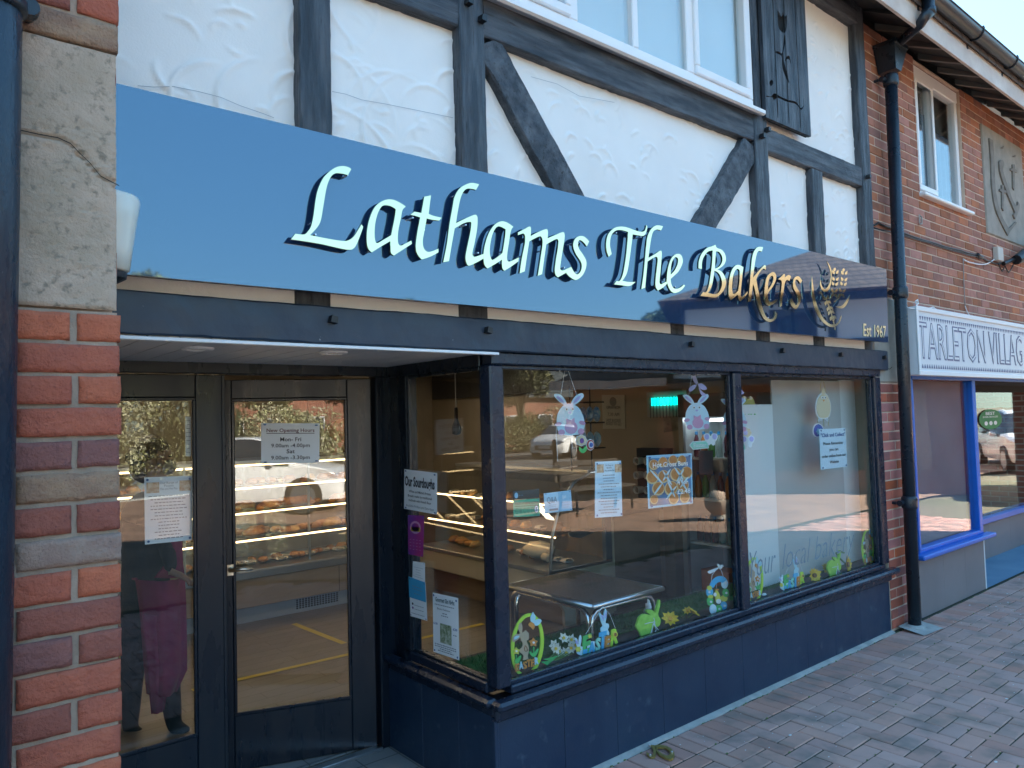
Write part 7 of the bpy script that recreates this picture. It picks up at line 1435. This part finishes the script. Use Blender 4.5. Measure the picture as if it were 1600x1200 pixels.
# cars
m_tyre = M('tyre', (.02, .02, .02), .8); m_rim = M('alloy_rim', (.55, .56, .58), .3, .9); m_cglass = M('car_glass', (.02, .025, .03), .05, spec=.8); m_lamp_ = M('headlamp', (.6, .62, .65), .1, .3); m_rlamp = M('tail_lamp', (.4, .01, .01), .2); m_trim = M('car_trim', (.02, .02, .022), .5)
m_plate = M('number_plate', (.75, .75, .7), .5)
def car(lab, loc, ang, col, L=4.0, H=1.47, group='cars parked around the car park'):
    t = T('parked_car', lab, 'car', (loc[0], loc[1], loc[2]), 0 or group); t.rotation_euler = (0, 0, ang); mp = M('car_paint', col, .28, coat=.6) if col not in _cp else _cp[col]; _cp[col] = mp
    top = [(-.5, .62), (-.495, .80), (-.47, .93), (-.43, 1.0), (-.33, 1.36), (-.25, H-.03), (-.10, H), (.04, H-.02), (.12, H-.09), (.25, 1.0), (.30, .96), (.42, .86), (.47, .76), (.5, .6)]
    n = len(top); V = []; ring = 9
    for (u, z) in top:
        x = u*L; belt = min(z, .93+.03*(u < 0)); e_ = abs(u)*2; wd = .86*(1-.16*max(0, e_-.72)/.28); roofw = wd if z <= .95 else wd-(z-.93)*.42
        prof = [(wd*.93, .26), (wd, .42), (wd*1.0, .62 if z > .62 else z*.95), (wd*.985, belt*.98), (roofw, z*.985), (roofw*.75, z), (0, z+.008)]
        V += [(x, y, zz) for y, zz in prof]+[(x, -y, zz) for y, zz in prof[::-1][1:]]
    k = 13; F = []; mi = []
    for i in range(n-1):
        for j in range(k-1):
            F.append((i*k+j, i*k+j+1, (i+1)*k+j+1, (i+1)*k+j)); gz = 0
            if j in (3, 8) and 4 <= i <= 8 : gz = 1
            if j in (4, 5, 6, 7) and i in (3, 8): gz = 1
            mi.append(gz)
    F += [tuple(range(k))[::-1], tuple((n-1)*k+j for j in range(k))]; mi += [0, 0]
    me = bpy.data.meshes.new('body'); me.from_pydata(V, [], F); me.materials.append(mp); me.materials.append(m_cglass); me.polygons.foreach_set('material_index', mi); me.polygons.foreach_set('use_smooth', [True]*len(F)); o = bpy.data.objects.new('body', me); COL.objects.link(o); o.parent = t; recalc(o)
    for sx, x in ((1, .32*L), (-1, -.31*L)):
        for sy in (1, -1):
            q = MB(); q.tube([(x, sy*.72, .32), (x, sy*.875, .32)], .315, 20); w_ = lmesh('wheel', t, q, m_tyre); q = MB().tube([(x, sy*.87, .32), (x, sy*.884, .32)], .235, 16)
            lmesh('rim', w_, q, m_rim); q = MB().tube([(x, sy*.70, .36), (x, sy*.862, .34)], .345, 20); lmesh('wheel_arch', t, q, m_trim)
    for sy in (1, -1):
        lmesh('headlight', t, MB().blob((.475*L, sy*.60, .70), (.07, .16, .07), 8), m_lamp_); lmesh('tail_light', t, MB().blob((-.485*L, sy*.66, .86), (.05, .12, .1), 8), m_rlamp); lmesh('door_mirror', t, MB().blob((.16*L, sy*.92, .98), (.07, .08, .06), 8), mp)
    lmesh('grille', t, MB().box(.496*L-.01, .503*L, -.45, .45, .38, .58), m_trim); lmesh('number_plate', t, MB().box(.503*L, .506*L, -.25, .25, .44, .54).box(-.506*L, -.503*L, -.25, .25, .62, .73), m_plate)
    return t
_cp = {}
car('white hatchback facing the shops across the car park', (22.5, -20.8, 0), math.radians(160), (.75, .76, .76))
car('white hatchback parked close behind the entrance doors of the bakery', (-2.6, -10.2, G), math.radians(3), (.75, .76, .76))
car('white people carrier parked beyond the end of the shops, showing its tail', (24.0, -3.2, 0), math.radians(150), (.75, .76, .76), 4.3, 1.6)
car('dark blue saloon parked at the end of the shops, nearest the passage', (17.8, -.2, G), math.radians(165), (.03, .045, .07), 4.2)
car('dark grey hatchback parked beside the white people carrier', (28.5, -1.2, 0), math.radians(140), (.06, .065, .07))
car('white hatchback parked left of the red brick house', (-9.5, -22.5, 0), math.radians(75), (.75, .76, .76)); car('silver hatchback parked below the hedge', (3.5, -24.0, 0), math.radians(95), (.35, .37, .38)); car('black hatchback in the far row of the car park', (11.0, -24.5, 0), math.radians(88), (.02, .02, .025))
# trees, hedge and shrubs
m_bark = M('bark', (.09, .065, .045), .9, col2=(.06, .045, .03), ns=9, bump=.01, bs=20)
def leafmat(n, a, b): return M('leaves_'+n, a, .6, col2=b, ns=1.3, rand=.3)
m_lv = [leafmat('green', (.05, .085, .018), (.09, .12, .03)), leafmat('dark', (.02, .045, .014), (.035, .06, .02)), leafmat('blossom', (.40, .38, .24), (.20, .21, .09)), leafmat('olive', (.11, .12, .04), (.17, .16, .07))]
def crown(cs, n, s):
    V = np.zeros((n*4, 3)); 
    c = np.array([[a[0], a[1], a[2]] for a in cs]); r = np.array([a[3] for a in cs]); idx = rng.choice(len(cs), n, p=r**2/np.sum(r**2))
    d = rng.normal(size=(n, 3)); d /= np.linalg.norm(d, axis=1)[:, None]; p = c[idx]+d*(r[idx]*rng.uniform(.45, 1.08, n)**.6)[:, None]*np.array([1, 1, .85])
    a = rng.normal(size=(n, 3)); a /= np.linalg.norm(a, axis=1)[:, None]; b = np.cross(a, rng.normal(size=(n, 3))); b /= np.linalg.norm(b, axis=1)[:, None]; sz = (s*rng.uniform(.6, 1.4, n))[:, None]
    V[0::4] = p-a*sz; V[1::4] = p-b*sz*.5; V[2::4] = p+a*sz; V[3::4] = p+b*sz*.5
    me = bpy.data.meshes.new('crown'); me.vertices.add(n*4); me.vertices.foreach_set('co', V.ravel()); me.loops.add(n*4); me.loops.foreach_set('vertex_index', np.arange(n*4)); me.polygons.add(n); me.polygons.foreach_set('loop_start', np.arange(n)*4); me.polygons.foreach_set('loop_total', np.full(n, 4)); me.update(); me.validate(); return me
def tree_mesh(seed, h, s, n):
    r = random.Random(seed); mb = MB(); mb.tube([(0, 0, -.1), (.05, .02, h*.2), (.0, .08, h*.42), (.1, 0, h*.7)], [h*.035, h*.027, h*.02, h*.008], 8); cs = [(0, 0, h*.72, h*.2)]
    for k in range(11):
        a = r.uniform(0, 6.28); z0 = h*r.uniform(.25, .5); z1 = h*r.uniform(.45, .88); rr = h*r.uniform(.12, .27)*(1.25-z1/h*.7); e = (rr*math.cos(a), rr*math.sin(a), z1)
        mb.tube([(0, 0, z0), (e[0]*.5, e[1]*.5, (z0+z1)/2+.1*h*.3), e], [h*.013, h*.008, h*.003], 6); cs.append((*e, h*r.uniform(.09, .17)))
    return mb, crown(cs, n, s)
protos = [tree_mesh(s, h, sz, n) for s, h, sz, n in ((1, 8, .14, 9000), (2, 7, .11, 8000), (3, 5, .09, 7000))]
tdat = []
for (mb, cm) in protos:
    tm = bpy.data.meshes.new('trunk'); tm.from_pydata(mb.V, [], mb.F); tm.materials.append(m_bark); tdat.append((tm, cm))
def tree(x, y, k, mi, sc, lab, rz=0.):
    t = T('tree', lab, 'tree', (x, y, 0), 'trees around the car park'); a = bpy.data.objects.new('trunk', tdat[k][0]); cm = tdat[k][1]
    key = (k, mi)
    if key not in tcache: c = cm.copy(); c.materials.clear(); c.materials.append(m_lv[mi]); tcache[key] = c
    b = bpy.data.objects.new('crown', tcache[key])
    for o in (a, b): COL.objects.link(o); o.parent = t
    t.rotation_euler = (0, 0, rz); t.scale = (sc,)*3
tcache = {}
for i, (x, y, k, mi, sc, lab) in enumerate(((5.5, -22, 1, 2, .85, 'pale blossom tree mirrored in the left door leaf'), (9.5, -24, 2, 2, 1.1, 'pale blossom tree to the right of the first blossom tree'), (2, -30, 0, 1, 1.1, 'dark green tree behind the blossom tree'), (7.5, -34, 0, 3, 1.2, 'tall olive green tree behind the blossom trees'), (-4, -27, 1, 2, .8, 'blossom tree in front of the red brick house'), (-7.5, -25, 2, 3, 1.0, 'small olive tree left of the brick house door'), (-13, -28, 0, 0, 1.0, 'green tree at the left end of the brick house'), (15, -30, 0, 0, 1.0, 'green tree behind the far row of cars'),
                                            (19, -33, 1, 1, 1.1, 'dark tree left of the slate roofed building'), (26, -28, 2, 3, 1.2, 'olive shrub tree behind the white hatchback'), (41, -30, 0, 0, 1.2, 'green tree right of the slate roofed building'), (33, -12, 1, 3, .9, 'olive tree beyond the people carrier'), (38, -5, 0, 0, 1.0, 'green tree beyond the grey hatchback'), (31, 4, 1, 2, .9, 'blossom tree past the end of the shops'), (-20, -24, 0, 1, 1.1, 'dark tree far left of the car park'), (48, -16, 0, 1, 1.2, 'dark tree far right of the car park'), (-28, -30, 1, 0, 1.2, 'green tree at the far left corner'), (28, -45, 0, 1, 1.4, 'tall dark tree behind the slate roof'))): tree(x, y, k, mi, sc, lab, i*1.3)
hd_ = crown([(x*.8, rng.uniform(-.3, .3), .75, .75) for x in range(-34, 35)], 26000, .07); hd_.materials.append(m_lv[3]); o = bpy.data.objects.new('clipped_hedge', hd_); COL.objects.link(o); o.location = (2, -25.8, 0); o['label'] = 'long olive green hedge along the far side of the car park'; o['category'] = 'hedge'
for k, (x, y, w_, h_, mi, lab) in enumerate(((4.0, -19.5, 2.6, 3.6, 2, 'tall blossoming shrub on the far side of the car park, nearest the left door reflection'), (7.6, -20.5, 2.4, 3.2, 3, 'olive shrub to the right of the blossoming shrub'), (11.2, -19.5, 2.4, 3.4, 2, 'second blossoming shrub farther right'), (.2, -21, 2.2, 3.8, 1, 'dark evergreen shrub left of the blossoming shrub'), (-4.6, -20.5, 1.8, 2.6, 2, 'blossoming shrub in front of the brick house'), (-7.6, -21.5, 1.6, 2.9, 1, 'dark evergreen shrub in front of the brick house'), (-11.5, -21, 2.2, 2.8, 3, 'olive shrub at the left of the brick house'), (15, -21.5, 2.2, 2.8, 3, 'olive shrub before the low red brick building'), (30, -27.0, 3.0, 3.0, 2, 'blossoming shrub behind the white hatchback'), (25.5, -27.5, 2.0, 2.4, 0, 'green shrub left behind the white hatchback'))):
    cs_ = [(random.uniform(-w_, w_)*.6, random.uniform(-.8, .8), random.uniform(.5, h_-.8), random.uniform(.6, 1.1)) for _ in range(16)]; cm = crown(cs_, 9000, .06); cm.materials.append(m_lv[mi]); t = T('shrub', lab, 'shrub', (x, y, 0), 'shrubs along the far side of the car park')
    o = bpy.data.objects.new('foliage', cm); COL.objects.link(o); o.parent = t; q = MB()
    for j in range(5): q.tube([(x+.1*j-.2, y, -.05), (x+random.uniform(-.6, .6), y+random.uniform(-.4, .4), h_*.6)], [.05, .015], 6)
    q.put('stems', m_bark, t)
hd2 = crown([(x*1.1, rng.uniform(-.4, .4), .6, .8) for x in range(-10, 11)], 9000, .07); hd2.materials.append(m_lv[0]); o = bpy.data.objects.new('clipped_hedge', hd2); COL.objects.link(o); o.location = (36, -19, 0); o.rotation_euler = (0, 0, .9); o['label'] = 'green hedge beyond the right side of the car park'; o['category'] = 'hedge'
# kerb, bollards, ball and bench on the paved square
box('kerb', (-40, 40, -15.35, -15.2, -.03, G+.02), m_conc, kind='structure')
for k, (x, y) in enumerate(((6.4, -14.6), (9.6, -14.6), (12.8, -14.6), (3.2, -14.6), (0, -14.6), (-3.2, -14.6), (-6.4, -14.6), (16.0, -14.6))):
    t = T('bollard', 'black bollard in the row along the kerb of the car park', 'bollard', (x, y, G), 'bollards along the kerb'); MB().lathe([(.075, 0), (.075, .08), (.055, .1), (.05, .72), (.066, .75), (.066, .8), (.05, .84), (.058, .90), (.035, .97), (.01, .99)], (x, y, G), 14).put('post', m_iron, t, smooth=True)
c = P(1131, 812, z=G); t = T('stone_ball', 'round weathered stone ball ornament on the paved square', 'stone ball', (c.x, -c.y, G)); MB().lathe([(.10, 0), (.16, .02), (.12, .08)], (c.x, -c.y, G), 16).put('foot', m_stone2, t); MB().lathe([(.02*1, .03)]+[(.21*math.sin(a), .25-.21*math.cos(a)) for a in [math.pi*i/12 for i in range(1, 12)]]+[(.01, .46)], (c.x, -c.y, G), 20).put('ball', m_stone, t, smooth=True)
bx_, by_ = 9.6, -6.6; t = T('picnic_bench', 'dark wooden bench with iron ends on the sunny square', 'bench', (bx_, by_, G))
for k in range(4): box('seat_slat', (bx_-.8, bx_+.8, by_-.2+k*.11, by_-.11+k*.11, G+.43, G+.46), m_dwood, t)
for k in range(3): box('back_slat', (bx_-.8, bx_+.8, by_-.26, by_-.235, G+.56+k*.12, G+.66+k*.12), m_dwood, t)
for s in (-.7, .7): MB().tube([(bx_+s, by_+.22, G), (bx_+s, by_+.18, G+.42), (bx_+s, by_-.2, G+.42), (bx_+s, by_-.26, G+.9)], .025, 6).tube([(bx_+s, by_-.24, G), (bx_+s, by_-.16, G+.42)], .025, 6).put('iron_end', m_iron, t)
